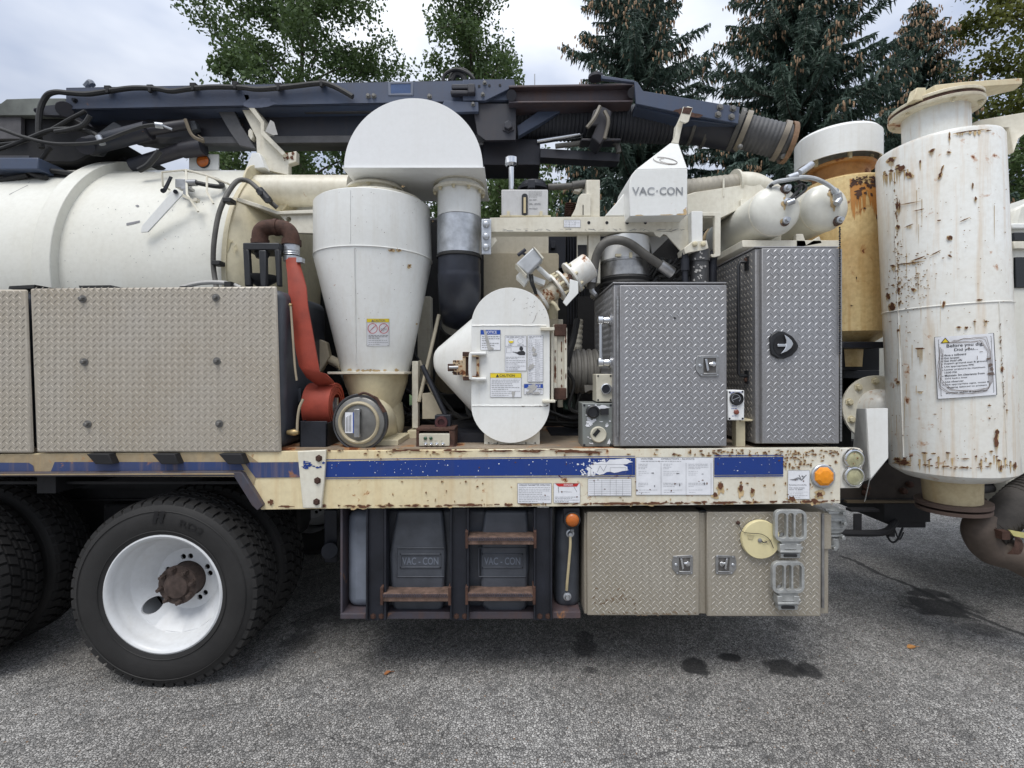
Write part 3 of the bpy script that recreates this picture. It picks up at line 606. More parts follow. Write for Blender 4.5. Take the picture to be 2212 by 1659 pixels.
def latch_paddle(parent, cx, cy, Y, s=1, flip=1, mat=M_steel):
    """a sunken steel T-handle latch plate"""
    q = lambda x, y: (cx+flip*x*s, cy+y*s)
    pts = [q(-21,-19),(q(18,-21)),(q(21,-18)),(q(21,18)),(q(18,21)),(q(-14,21)),(q(-24,8)),(q(-24,-8))]
    hole = [q(-9,-15),q(15,-15),q(15,14),q(-9,14)]
    p = part('latch', G().pp(pts, Y-.006, .007, [hole]), mat, parent, bevel=.0015)
    part('latch_pan', G().bp(*sorted((q(-9,0)[0],q(15,0)[0]))[:1], cy-15*s, sorted((q(-9,0)[0],q(15,0)[0]))[1], cy+14*s, Y-.0012, .004), M_dark2, parent)
    g = G().pp([q(-6,-13),q(-2,-13),q(2,8),q(-2,11)], Y-.013, .008); g.cyl(W(*q(2,-3),Y-.006), W(*q(9,-3),Y-.012), .009, .011, 10); g.lathe(W(*q(9,-3),Y-.002), (0,-1,0), [(0,.013),(.010,.013),(.012,0)], 14, caps=False)
    part('latch_handle', g, M_chrome, parent, bevel=.001)
    part('latch_lip', G().bp(min(q(-9,0)[0],q(15,0)[0]), cy+14*s, max(q(-9,0)[0],q(15,0)[0]), cy+17*s, Y-.012, .008), mat, parent, bevel=.002)
    bolt(parent, W(*q(-16,0), Y-.005), M_galv, .009*s, .008, n=12, name='rivet')
    for x, y in ((18,-18),(18,18),(-16,-17),(-13,18)): bolt(parent, W(*q(x,y), Y-.005), M_galv, .004, .004, n=8, name='rivet')
M_dark2 = plain('latch_shadow_steel', (.17,.16,.15), .5, .7, .4, 18, .2)
def tread_box(x0, y0, x1, y1, Y, d, name, mat, bar, pitch=.036, skip=None, lid=True, lean=0, label=None):
    b = part(name, G().pp([(x0,y0),(x1,y0),(x1+lean,y1),(x0+lean,y1)], Y, d), mat, bevel=.006, label=label)
    a = W(x0, y1, Y-.001)
    part('tread_bars', treads(a + Vector((.008,0,.008)), (1,0,0), (0,0,1), S(x1-x0,Y)-.016, S(y1-y0,Y)-.016, pitch, skip=skip), bar, b, kind='stuff', sm=20)
    return b
def skips(Y, x0, y1, zones):
    def f(a, b):
        px = x0 + (a+.008)*F/Y; py = y1 - (b+.008)*F/Y
        return any(zx0 < px < zx1 and zy0 < py < zy1 for zx0, zy0, zx1, zy1 in zones)
    return f
Yb = 2.53
part('tool_box_shell', G().bp(1262,1108,1790,1326,Yb+.022,.55), M_tr3, bevel=.004)
b1 = tread_box(1268,1106,1511,1330,Yb,.02,'tool_box_door',M_tr3,M_bar1b,.0355,skips(Yb,1268,1330,[(1452,1195,1500,1245)]), label='lower tread plate door with T latch at its right edge')
latch_paddle(b1, 1476, 1220, Yb)
b2 = tread_box(1527,1106,1774,1332,Yb,.02,'tool_box_door',M_tr3,M_bar1b,.0355,skips(Yb,1527,1332,[(1543,1195,1593,1245)]), label='lower tread plate door carrying two folding steps and a cream cover')
latch_paddle(b2, 1567, 1220, Yb, flip=-1)
part('hinge', G().cyl(W(1777,1110,Yb+.01), W(1777,1312,Yb+.01), .008, n=8), M_steel, b2); part('hinge_wing', G().bp(1778,1112,1796,1186,Yb+.01,.03), M_tr3, b2, bevel=.002)
part('gap_post', G().bp(1512,1102,1526,1325,Yb+.05,.05), M_frame)
st = G(); fm = flat(Yb-.0006); 
for _ in range(40): st.blob(rnd.gauss(1330,26), rnd.gauss(1293,10), rnd.uniform(1,5), rnd.uniform(1,3), fm, 8)
for _ in range(26): st.blob(rnd.uniform(1280,1505), rnd.gauss(1325,2), rnd.uniform(2,7), rnd.uniform(.6,2), fm, 8)
part('mud_stain', st, plain('dried_mud', (.20,.15,.10), .8), b1, sm=0, kind='stuff')
def folding_step(cx, cy):
    t = part('folding_step', G().prism([W(x,y,2.475) for x, y in RR(cx-35,cy-48,cx+34,cy+20,14)], (0,.022,0), [[W(x,y,2.475) for x,y in RR(cx-28,cy-41,cx-10,cy+13,7)], [W(x,y,2.475) for x,y in RR(cx-6,cy-41,cx+6,cy+13,5)], [W(x,y,2.475) for x,y in RR(cx+10,cy-41,cx+28,cy+13,7)]]), M_cast, bevel=.005, seg=3)
    part('step_neck', G().pp([(cx-30,cy+14),(cx+29,cy+14),(cx+16,cy+27),(cx+16,cy+36),(cx-17,cy+36),(cx-17,cy+27)], 2.482, .028), M_cast, t, bevel=.004)
    part('step_hinge', G().bp(cx-24,cy+26,cx-13,cy+44,2.478,.045).bp(cx+12,cy+26,cx+23,cy+44,2.478,.045).bp(cx-23,cy+40,cx+22,cy+45,2.476,.05).bp(cx-22,cy+46,cx+20,cy+56,2.49,.035).cyl(W(cx-25,cy+34,2.49), W(cx+24,cy+34,2.49), .009, n=10), M_cast, t, bevel=.003)
    part('rubber_stop', G().bp(cx-15,cy+48,cx+14,cy+54,2.484,.02), M_rubber, t, bevel=.004)
    part('step_bolt_eye', G().lathe(W(cx-20,cy+8,2.51), (0,-1,0), [(0,.02),(.008,.02),(.01,.012),(.01,.0)], 14, caps=False), M_steel, t)
def RR(x0,y0,x1,y1,r,n=5):
    o = []
    for cx, cy, a0 in ((x1-r,y0+r,-90),(x1-r,y1-r,0),(x0+r,y1-r,90),(x0+r,y0+r,180)):
        for i in range(n+1): a = rad(a0+90*i/n); o.append((cx+r*math.cos(a), cy+r*math.sin(a)))
    return o
folding_step(1709,1150); folding_step(1704,1262)
# the round cream cover hanging by a wire from the lower door
cv = thing('round_cover', W(1640,1163,2.52), 'round cream plastic cover hanging by a wire on the lower tool box door', 'cover')
obj('disc', G().lathe(W(1640,1163,2.525), (0,-1,0), [(0,.101),(.018,.101),(.022,.098),(.023,.07),(.024,0)], 48, caps=False), M_cover, cv)
obj('finger_recess', G().pp([(1616,1155),(1630,1157),(1626,1166),(1616,1164)], 2.4990, .0015).pp([(1652,1167),(1667,1165),(1660,1176)], 2.4990, .0015), plain('cover_recess', (.55,.48,.28), .6), cv)
obj('wire', G().tube([W(1595,1130,2.515), W(1604,1148,2.50), W(1622,1152,2.495), W(1645,1154,2.494), W(1662,1165,2.494), W(1671,1184,2.494)], .0017, 5).tube([W(1645,1168,2.496), W(1650,1172,2.494), W(1657,1170,2.494)], .0025, 5), M_rubber, cv)
obj('screw', G().lathe(W(1641,1167,2.501), (0,-1,0), [(0,.011),(.005,.011),(.007,.005),(.007,0)], 14, caps=False), M_steel, cv)
bolt(b2, W(1594,1129,Yb-.002), M_rust, .010, .010, n=12)
# cast gearbox beside the tool box
g = G().bp(1783,1100,1806,1166,2.72,.2).lathe(W(1806,1130,2.70), (0,1,0), [(0,.06),(.03,.085),(.2,.09)], 18)
for y in (1106,1122,1140,1156): g.bp(1790,y,1823,y+5,2.69,.1)
g.cyl(W(1800,1160,2.72), W(1800,1182,2.72), .03, n=12); 
gb_ = part('pump_housing', g, M_cast, bevel=.003)
for x, y in ((1820,1108),(1822,1130),(1818,1160),(1800,1183)): bolt(gb_, W(x,y,2.69), M_cast, .012, .02)
# under-body at the front
g = G().bp(1910,1088,2010,1128,3.2,.5).bp(1935,1120,2000,1140,3.22,.4).bp(1985,1088,2070,1100,3.2,.4).bp(1845,1110,1862,1148,3.0,.01).bp(1838,1100,1900,1106,3.1,.05)
g.tube([W(1800,1150,3.0), W(1880,1152,3.0), W(1915,1147,3.05), W(1935,1128,3.2)], .022, 8).tube([W(1912,1150,3.1), W(1925,1170,3.1), W(1938,1166,3.1), W(1950,1140,3.15)], .007, 6).tube([W(1930,1135,3.1), W(1942,1165,3.1), W(1952,1150,3.15)], .005, 6)
g.bp(1920,1140,1934,1160,3.09,.02)
part('transmission', g, M_dark, bevel=.01)
g = G().bp(1815,1000,2080,1083,3.24,.02); fr = part('frame_plate', g, plain('frame_brown', (.045,.035,.028), .6, .1, .5, 6, .3))
part('frame_lip', G().bp(1830,1082,2000,1087,3.20,.05), plain('frame_edge', (.10,.075,.045), .7), fr)
for x, y in ((1870,1052),(1963,1046),(1950,1060),(1868,1064)): bolt(fr, W(x,y,3.23), M_rust, .022, .03, n=12)
g = G()
for x, y, l in ((2040,1030,60),(2060,1045,50),(2045,1060,55),(2070,1060,40)): g.cyl(W(x+30,y,3.0), W(x+l+40,y-8,3.2), .03, n=12)
part('brake_valve', g, M_dark)
part('blue_bracket', G().prism([W(2055,1100,2.95), W(2110,1085,2.95), W(2130,1108,2.9), W(2070,1118,2.9)], (0,.08,.0)), M_boom, bevel=.004)
# exhaust: flexible hose and rusty elbow at the lower right
pth = [W(2300,1020,2.75), W(2215,1072,2.72), W(2165,1115,2.7), W(2130,1150,2.7)]
g = G().tube(pth, lambda t: .088, 20, 14)
for i in range(26):
    t = i/25; p = Vector(pth[0]).lerp(pth[1], t*2) if t < .5 else Vector(pth[1]).lerp(pth[3], t*2-1); d = (pth[3]-pth[0]).normalized(); g.lathe(p - d*.008, d, [(0,.089),(.005,.096),(.011,.089)], 20, caps=False)
ex = part('exhaust_hose', g, plain('dusty_rubber', (.045,.039,.034), .8, 0, .5, 9, .4))
pe = [W(2128,1120,2.72), W(2118,1150,2.7), W(2140,1185,2.7), W(2190,1200,2.68), W(2260,1235,2.66), W(2330,1255,2.66)]
part('exhaust_elbow', G().tube(pe, .085, 20, 8), M_brown)
part('exhaust_clamp', G().lathe(W(2150,1170,2.7), (W(2190,1196,2.7)-W(2140,1165,2.7)), [(0,.095),(.35,.095)], 20, caps=False).bp(2165,1148,2182,1166,2.58,.05), M_rust)
part('exhaust_tag', G().pp([(2180,1145),(2260,1160),(2260,1172),(2190,1158)], 2.6, .01), plain('yellow_tag', (.55,.50,.2), .6))
# ---------------------------------------------------------------- debris tank
AX = Vector((0, 3.72, 2.32)); RT = .85
dt = part('debris_tank', G().lathe((-6.2, AX.y, AX.z), (1,0,0), [(0,RT),(4.46,RT)], 96, caps=False), M_tank)
part('support_ring', G().lathe((-2.84, AX.y, AX.z), (1,0,0), [(0,RT-.002),(.0,RT+.055),(.11,RT+.055),(.11,RT-.002)], 96, caps=False), M_tank, dt, bevel=.004)
part('end_head', G().lathe((-1.74, AX.y, AX.z), (1,0,0), [(-.006,RT+.008),(.022,RT+.008),(.022,RT-.004),(.07,RT-.02),(.13,RT-.09),(.20,.62),(.26,.36),(.28,0)], 96, caps=False), M_head, dt)
ft = onsurf(lambda p: math.hypot(p.y-AX.y, p.z-AX.z) - RT, 2.4, 4)
g = G(); g2 = G()
for _ in range(70): g.blob(rnd.uniform(130,470), rnd.uniform(430,610), rnd.uniform(.4,1.1), rnd.uniform(.4,1), ft, 6)
g.poly([(273,482),(302,476),(302,480),(288,484),(273,487)], ft); g.blob(296,445,4,2,ft,9); g.line([(5,388),(40,372)],1,ft); g.line([(20,420),(60,400)],.8,ft); g.line([(134,392),(150,380)],1.2,ft); g.line([(60,395),(90,378)],.7,ft)
part('scuff_mark', g, M_greyink, dt, sm=0, kind='stuff')
g2.blob(85,379,18,3,ft,14,.5,-.15).blob(60,383,10,1.6,ft,10,.5,-.2)
fh_ = onsurf(lambda p: math.hypot(p.y-AX.y, p.z-AX.z)-(RT-.004 if p.x < -1.67 else RT-.004-(p.x+1.67)*1.0), 2.4, 4)
g3 = G().poly([(489,515),(504,520),(498,524),(494,540),(489,548)], fh_).poly([(505,533),(511,527),(513,536),(506,545)], fh_)
part('torn_decal', g3, plain('torn_tan', (.50,.44,.28), .6), dt, sm=0, kind='stuff')
part('red_scrape', g2, plain('scrape_red', (.30,.075,.03), .7), dt, sm=0)
# amber light plate and guard with pointer on the tank
ap = part('amber_light_plate', G().bp(408,333,472,367,3.36,.012), M_white, bevel=.002)
part('lens', G().lathe(W(440,349,3.36), (0,-1,0), [(0,.042),(.012,.042),(.014,.035),(.022,.028),(.026,0)], 24, caps=False), M_orange, ap)
part('lens_ring', G().lathe(W(440,349,3.358), (0,-1,0), [(0,.046),(.01,.046),(.01,.036)], 24, caps=False), M_rubber, ap)
gd = part('level_guard', G().tube([W(352,402,2.98), W(350,372,2.98), W(402,367,2.98), W(440,377,2.98), W(489,395,2.98), W(498,400,3.05)], .0065, 6, 1).tube([W(402,367,2.98), W(404,420,2.9), W(428,457,2.86)], .0065, 6, 1).tube([W(447,381,2.98), W(447,415,2.92), W(461,440,2.88)], .0065, 6, 1).tube([W(352,402,2.98), W(367,410,3.02)], .006, 6, 1), M_cream)
part('pointer_arm', G().pp([(377,406),(393,419),(392,422),(319,501),(304,502),(306,488)], 2.84, .01), M_white, gd, bevel=.002)
part('limit_switch', G().bp(378,386,402,405,2.95,.06).bp(390,403,410,409,2.94,.05).cyl(W(405,395,2.95), W(425,395,2.95), .02, n=12).bp(395,409,405,430,2.93,.02), M_steel, gd, bevel=.003)
part('switch_lever', G().pp([(366,380),(371,382),(356,414),(350,411)], 2.93, .01).cyl(W(352,412,2.94), W(352,412,2.90), .014, n=12), M_frame, gd)
part('pivot_bolt', G().cyl(W(379,414,2.845), W(379,414,2.825), .012, n=12), M_frame, gd)
part('arm_bracket', G().pp([(392,417),(420,432),(422,437),(414,434),(390,423)], 2.88, .02).bp(418,427,425,434,2.87,.03), M_cream, gd)
part('switch_cable', G().tube([W(425,395,2.95), W(455,401,2.97), W(476,403,3.0), W(480,398,3.05), W(465,388,3.15), W(400,372,3.3)], .014, 8), M_rubber, gd)
# cable arching down the tank end
pc = [W(599,449,2.98), W(576,429,2.95), W(558,409,2.95), W(538,392,2.97), W(518,389,2.97), W(503,401,2.93), W(485,431,2.86), W(471,469,2.83), W(462,527,2.81), W(461,575,2.82), W(466,612,2.80), W(470,640,2.7)]
cb = part('conduit', G().tube(pc, .0145, 10), M_hose)
for x, y, Y in ((488,431,2.855),(464,567,2.81)): part('clip', G().bp(x-8,y-5,x+10,y+5,Y-.02,.06), M_rubber, cb, bevel=.004)
part('connector', G().tube([W(560,410,2.94), W(580,433,2.94)], .024, 10, 1).bp(556,412,566,420,2.91,.03).bp(572,428,584,436,2.91,.03), M_black, cb)
# boom rest bracket standing on the tank
rb = part('boom_rest', G().pp([(517,204),(537,204),(544,225),(570,263),(570,283),(616,331),(640,326),(640,349),(623,354),(623,378),(556,362),(553,297),(523,237)], 3.24, .05, [[(540,277),(545,283),(547,296),(542,302),(536,293),(536,282)]])
   .pp([(526,203),(537,204),(544,225),(570,263),(570,283),(616,331),(610,336),(563,290),(562,265),(536,232)], 3.20, .16), M_cream, bevel=.003)
part('rest_foot', G().pp([(544,330),(560,330),(573,362),(530,365)], 3.18, .3), M_white, rb, bevel=.004)
part('torn_rag', G().poly([(584,259),(592,264),(598,284),(600,291),(590,292),(573,284)], flat(3.15)), M_worn, rb, sm=0)
g = G(); fb = flat(3.237)
for _ in range(30):
    t = rnd.random(); g.blob(530+t*100+rnd.uniform(-12,14), 225+t*120+rnd.uniform(-14,10), rnd.uniform(.6,2.4), rnd.uniform(.6,2), fb, 7) if False else g.blob(620+rnd.uniform(-6,14), 338+rnd.uniform(-8,8), rnd.uniform(.8,3), rnd.uniform(.8,3), fb, 7)
part('rust_marks', g, M_rustspot, rb, sm=0, kind='stuff')
# ---------------------------------------------------------------- boom
bm_ = part('boom_beam', G().pp([(142,189),(1110,171),(1110,219),(142,238)], 3.2, .02).pp([(142,189),(1110,171),(1110,174),(142,192)], 3.2, .5).pp([(142,234),(1110,215),(1110,219),(142,238)], 3.2, .3).pp([(144,195),(1108,177),(1108,230),(144,300)], 3.45, .03), M_boom, bevel=.004)
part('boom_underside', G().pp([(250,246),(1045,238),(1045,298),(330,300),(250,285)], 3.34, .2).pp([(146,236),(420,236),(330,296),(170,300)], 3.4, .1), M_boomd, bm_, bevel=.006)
part('boom_rail', G().pp([(310,296),(1045,290),(1045,306),(300,311)], 3.28, .05).pp([(300,226),(1040,221),(1040,240),(300,244)], 3.28, .03), plain('boom_rail_grey', (.062,.062,.066), .55, .1, .5, 6, .3), bm_, bevel=.003)
part('boom_brace', G().pp([(466,232),(502,231),(520,270),(553,322),(517,314),(498,287)], 3.26, .03), plain('brace_grey', (.085,.085,.09), .55, 0, .4, 6, .2), bm_, bevel=.003)
pts = [W(90,320,3.16), W(84,290,3.16), W(86,240,3.16), W(100,208,3.16), W(120,199,3.15)] + [W(x, y, 3.165) for x, y in ((150,201),(190,203),(240,196),(290,190),(340,192),(370,197),(410,192),(460,188),(520,189),(560,193),(620,188),(690,180),(715,184),(740,196),(762,209))]
ch = part('boom_cable', G().tube(pts, .017, 8, 5), M_rubber, bm_)
for x, y in ((230,190),(322,188),(415,184),(506,181),(600,184),(693,176)): part('cable_clip', G().bp(x-6,y-6,x+7,y+1,3.16,.06).bp(x-3,y-1,x+3,y+10,3.145,.02), M_dark, bm_, bevel=.002)
wd = part('sight_window', G().pp([(838,177),(893,176),(893,206),(838,206)], 3.195, .01, [[(844,181),(887,180),(887,201),(844,202)]]), plain('window_weld', (.13,.15,.20), .5), bm_, bevel=.004)
part('pane', G().bp(844,180,887,202,3.199,.004), plain('window_blue', (.05,.09,.20), .3), bm_)
part('touch_up_patch', G().blob(560,223,34,12,flat(3.1985),14,.25), plain('patch_grey', (.10,.115,.165), .5), bm_, sm=0)
for x, y in ((796,208),(808,208),(163,240-22),(928,209)): bolt(bm_, W(x, y, 3.2), M_boltd if x > 500 else M_frame, .012, .02)
lg = part('boom_lug', G().bp(975,181,1012,191,3.14,.05).bp(973,194,1012,202,3.14,.05).bp(1010,180,1026,200,3.13,.06), M_boomd, bm_, bevel=.006)
part('boom_slide_plate', G().pp([(1000,172),(1110,171),(1113,186),(1049,217),(1000,217)], 3.17, .03).pp([(960,217),(1033,220),(1034,241),(945,243)], 3.17, .03), M_boom, bm_, bevel=.003)
for x, y in ((1035,186),(1057,185),(1080,184)): part('plate_hole', G().lathe(W(x,y,3.168), (0,-1,0), [(0,.009),(.001,.009),(.001,0)], 10, caps=False), M_dark, bm_, sm=0)
for x, y in ((1047,180),(1043,205),(1022,226)): bolt(bm_, W(x,y,3.17), M_boltd, .010, .02)
part('hose_loop', G().tube([W(955,180,3.3), W(962,160,3.3), W(985,150,3.3), W(1010,158,3.3), W(1025,172,3.3)], .012, 8).tube([W(970,176,3.35), W(978,158,3.35), W(1000,150,3.35), W(1022,165,3.35)], .012, 8).tube([W(975,175,3.32), W(985,160,3.32), W(1000,165,3.32), W(1005,178,3.32)], .02, 8), M_rubber, bm_)
part('boom_knob', G().tube([W(185,188,3.35), W(195,178,3.35), W(200,184,3.35)], .02, 8), M_polyg, bm_)
# outer boom section
ob = part('outer_boom', G().pp([(1099,184),(1368,179.5),(1368,184),(1099,189)], 3.14, .36).pp([(1099,189),(1368,184),(1368,216),(1099,218)], 3.19, .03).pp([(1099,218),(1368,216),(1368,220),(1099,222)], 3.14, .36), M_boomr, bevel=.003)
for x, y in ((1105,206),(1367,200)): part('pin', G().cyl(W(x,y,3.19), W(x,y,3.12), .034, n=16), M_boomd, ob)
part('mid_plate', G().pp([(1020,222),(1115,224),(1115,302),(1048,303),(1031,290)], 3.2, .03).bp(1023,303,1167,335,3.4,.3).bp(1044,300,1167,356,3.36,.25), M_boomd, ob, bevel=.004)
part('slot_plate', G().bp(1023,308,1043,313,3.198,.01), M_dark, ob)
for x, y in ((1098,274),): bolt(ob, W(x,y,3.2), M_boomd, .03, .03)
part('boom_strut', G().pp([(1117,272),(1180,228),(1235,226),(1120,294)], 3.25, .05).pp([(1117,282),(1260,232),(1330,236),(1170,298)], 3.4, .04), M_boom, ob, bevel=.003)
tp = part('tip_plate', G().pp([(1298,162),(1368,173),(1378,178),(1389,196),(1598,231),(1595,267),(1480,246),(1374,224),(1370,178),(1300,170)], 3.1, .025).pp([(1374,222),(1484,246),(1595,266),(1592,272),(1480,258),(1374,232)], 3.14, .3), M_boom, ob, bevel=.003)
part('pin', G().cyl(W(1287,170,3.14), W(1287,164,3.14), .05, n=12), M_boomd, ob)
for x, y in ((1555,232),(1583,235),(1551,248),(1580,253)): bolt(ob, W(x,y,3.1), M_boltd, .016, .016)
part('rust_patch', G().blob(1470,240,18,6,flat(3.098),12,.4,.15).blob(1500,248,18,5,flat(3.098),12,.4,.2), M_rust, ob, sm=0)
cA, cB = W(1110,262,3.42), W(1500,272,3.34)
def corrugated(p, q, r, n, amp=.06, nn=24):
    d = (Vector(q)-Vector(p)); prof = []
    for i in range(n):
        t = i/n; prof += [(t, r*(1-amp)), (t+.25/n, r), (t+.6/n, r), (t+.85/n, r*(1-amp))]
    prof.append((1, r*(1-amp))); return G().lathe(p, d, prof, nn)
bh = part('boom_hose', corrugated(cA, cB, .125, 46, .05), plain('dark_boom_hose', (.030,.032,.040), .6), ob)
cC = W(1500,273,3.30); cD = W(1597,288,3.26)
part('tip_pipe', G().cyl(W(1478,268,3.32), W(1600,290,3.26), .118, n=28), M_boomd, ob)
def band(a, b, r, w_, m, name, par): 
    d = (Vector(b)-Vector(a)).normalized(); return part(name, G().lathe(Vector(a)-d*w_/2, d, [(0,r-.006),(0,r+.006),(w_,r+.006),(w_,r-.006)], 28, caps=False), m, par, bevel=.002)
d_ = cD - cC
for x, y in ((1497,270),(1525,276)): band(W(x,y,3.31), W(x,y,3.31)+d_, .128, .022, M_hose, 'hose_clamp', ob)
nzA, nzB = W(1603,284,3.24), W(1702,309,3.18)
nz = part('nozzle_hose', corrugated(nzA, nzB, .112, 11, .04), plain('grey_nozzle_rubber', (.085,.085,.088), .65, 0, .4, 12, .3), ob)
band(W(1590,281,3.25), nzB, .130, .03, M_hose, 'end_flange', ob)
band(W(1604,284,3.24), nzB, .124, .035, plain('tan_clamp', (.26,.23,.18), .5, .3), 'hose_clamp', ob)
band(W(1686,305,3.19), nzB, .122, .035, plain('tan_clamp_worn', (.22,.19,.15), .5, .3), 'hose_clamp', ob)
band(W(1702,309,3.18), nzB+d_*.4, .125, .03, plain('ring_tan_rust', (.24,.145,.085), .7, .2, .5, 14, .4), 'rusty_end_ring', ob)
for x, y in ((1608,244),(1598,318),(1690,338)): bolt(ob, W(x,y,3.15), M_boltd, .017, .02, n=12)
part('hose_cradle', G().pp([(1282,238),(1296,228),(1308,232),(1322,240),(1318,262),(1306,300),(1296,312),(1278,296),(1290,270),(1272,272)], 3.15, .16).bp(1255,298,1342,304,3.2,.1), M_boomd, ob, bevel=.008)
part('cradle_strap', G().tube([W(1296,230,3.12), W(1284,255,3.11), W(1268,276,3.12)], .014, 6).tube([W(1306,240,3.12), W(1314,262,3.11), W(1306,300,3.12)], .012, 6), plain('strap_tan', (.16,.14,.11), .5), ob)
part('cylinder_rod', G().cyl(W(1160,306,3.35), W(1258,290,3.35), .02, n=12), M_chrome, ob)
part('lower_bar', G().pp([(1167,320),(1340,330),(1338,349),(1167,340)], 3.3, .1), M_boomd, ob, bevel=.003)
part('grey_hose_end', G().tube([W(1200,316,3.28), W(1250,310,3.28), W(1300,302,3.26), W(1330,310,3.25), W(1337,330,3.25)], .018, 8), M_hose, ob)
part('antenna', G().cyl(W(1155,186,3.3), W(1155,160,3.3), .004, n=6), M_steel, ob)
# boom pivot and its hoses
pv = part('boom_pivot', G().pp([(-120,248),(142,246),(250,300),(176,345),(150,352),(-120,345)], 3.34, .5).pp([(160,322),(258,308),(268,346),(165,352)], 3.5, .05).bp(160,350,176,372,3.5,.2), M_dark, bevel=.01)
part('elbow_plate', G().pp([(-120,226),(2,223),(14,214),(75,212),(141,212),(141,249),(-120,249)], 3.28, .05), plain('plate_grey_green', (.13,.14,.125), .55, 0, .5, 5, .3), pv, bevel=.003)
part('lower_plate', G().bp(-120,249,45,300,3.3,.03), plain('plate_grey', (.10,.095,.10), .55, 0, .5, 5, .3), pv, bevel=.003)
pieces('link_arm', G().pp([(73,238),(80,230),(140,224),(150,240),(140,250),(90,248)], 3.24, .03).cyl(W(80,239,3.25), W(80,239,3.2), .018, n=12).cyl(W(140,236,3.25), W(140,236,3.18), .05, n=16).bp(-120,336,62,362,3.08,.2), M_boomd, pv, bevel=.004)
part('blue_box', G().bp(-120,340,82,366,3.05,.18), M_boom, pv, bevel=.006)
part('lift_cylinder', G().cyl(W(190,316,3.2), W(322,282,3.2), .058, n=18).cyl(W(322,282,3.2), W(410,268,3.25), .034, n=14).cyl(W(184,316,3.2), W(184,316,3.12), .05, n=16).cyl(W(285,358,3.3), W(400,322,3.3), .045, n=16).cyl(W(395,324,3.3), W(440,318,3.3), .055, n=14), M_boomd, pv)
part('cylinder_bracket', G().pp([(165,300),(200,296),(245,262),(262,272),(214,334),(190,332),(172,322)], 3.26, .04).pp([(392,262),(420,260),(426,278),(405,284)], 3.26, .05), plain('bracket_grey', (.06,.065,.072), .55), pv, bevel=.004)
part('frayed_rope', G().tube([W(400,258,3.14), W(415,292,3.14), W(440,306,3.14)], .011, 6).tube([W(428,292,3.12), W(440,300,3.12)], .004, 5), plain('rope_tan', (.16,.13,.09), .8), pv)
for k, (pts, r) in enumerate([([(-60,262),(0,278),(45,294),(105,309),(160,311),(215,306),(270,286),(310,273),(340,269)], .0115), ([(-60,330),(0,322),(60,300),(110,281),(160,279),(200,287),(216,300)], .0135), ([(-60,318),(0,312),(50,305),(105,283),(150,258),(185,240)], .012), ([(20,372),(70,362),(85,350),(100,330),(110,318)], .014),
      ([(120,285),(150,280),(180,270),(195,250)], .015), ([(-60,352),(-10,342),(20,352),(70,375),(100,384)], .016), ([(-60,380),(30,372),(90,368),(150,374),(190,382)], .016), ([(-60,370),(20,378),(80,376),(140,382),(180,386)], .015), ([(300,368),(318,358),(330,345),(345,326)], .018), ([(-60,400),(-10,392),(30,384),(60,378)], .016)]):
    part('hydraulic_hose', G().tube([W(x, y, 3.08+.03*(k % 4)) for x, y in pts], r, 8), M_rubber, pv)
part('hose_fitting', G().cyl(W(212,294,3.09), W(222,312,3.1), .019, n=10).cyl(W(335,270,3.08), W(352,272,3.1), .019, n=10).cyl(W(352,272,3.1), W(372,280,3.12), .008, n=8), M_galv, pv)
part('boom_post', G().cyl((-3.46,3.72,3.1),(-3.46,3.72,3.5),.2,n=30), M_boomd, pv)
# ---------------------------------------------------------------- black water tanks with tread plate guards
wt = part('water_tank', G().box((W(60,0,2.51).x, 2.515, Zdeck-.01), (W(640,0,2.51).x-.075, 3.12, W(0,624,2.51).z)), M_poly, bevel=.05, seg=4)
wt2 = part('water_tank', G().box((-4.2, 2.515, Zdeck-.01), (W(58,0,2.51).x-.02, 3.12, W(0,626,2.51).z)), M_poly, bevel=.05, seg=4)
def guard(pts, name, zones, par):
    Y = 2.488; p = part(name, G().pp(pts, Y, .02), M_tr1, bevel=.010, seg=3)
    x0 = min(q[0] for q in pts); x1 = max(q[0] for q in pts); y0 = min(q[1] for q in pts); y1 = max(q[1] for q in pts); a = W(x0, y1, Y-.001)
    def sk_(u, v):
        px = x0+(u+.006)*F/Y; py = y1-(v+.006)*F/Y; t = (py-y0)/(y1-y0); l = pts[0][0]+(pts[3][0]-pts[0][0])*t; r = pts[1][0]+(pts[2][0]-pts[1][0])*t
        return px < l+6 or px > r-6 or any(math.hypot(px-zx, py-zy) < 9 for zx, zy in zones)
    part('tread_bars', treads(a+Vector((.006,0,.006)), (1,0,0), (0,0,1), S(x1-x0,Y)-.012, S(y1-y0,Y)-.012, .0340, skip=sk_), M_bar1, p, kind='stuff', sm=20)
    for x, y in zones:
        bolt(p, W(x,y,Y), M_boltd, .011, .022); part('washer', G().lathe(W(x,y,Y), (0,-1,0), [(0,.020),(.004,.020),(.004,0)], 18, caps=False), M_boltd, p)
    return p
guard([(64,623),(596,618),(606,977),(78,978)], 'tread_plate_guard', [(179,646),(467,643),(183,782),(469,780),(190,916),(474,915)], wt)
guard([(-160,625),(55,625),(69,979),(-160,979)], 'tread_plate_guard', [], wt2)
part('tank_strap_pad', G().pp([(20,618),(75,615),(72,623),(18,624)], 2.55, .3).pp([(170,617),(240,616),(247,623),(172,623)], 2.55, .3), M_rubber)
part('white_tube', G().tube([W(500,618,2.62), W(530,613,2.62), W(570,611,2.62), W(590,620,2.62)], .012, 8) if False else G().tube([W(392,621,2.62), W(430,612,2.62), W(470,610,2.62), W(500,614,2.62), W(520,622,2.62)], .012, 8), M_worn)
part('tube_clip', G().bp(484,608,498,622,2.58,.08).bp(388,618,402,624,2.58,.08), M_rubber)
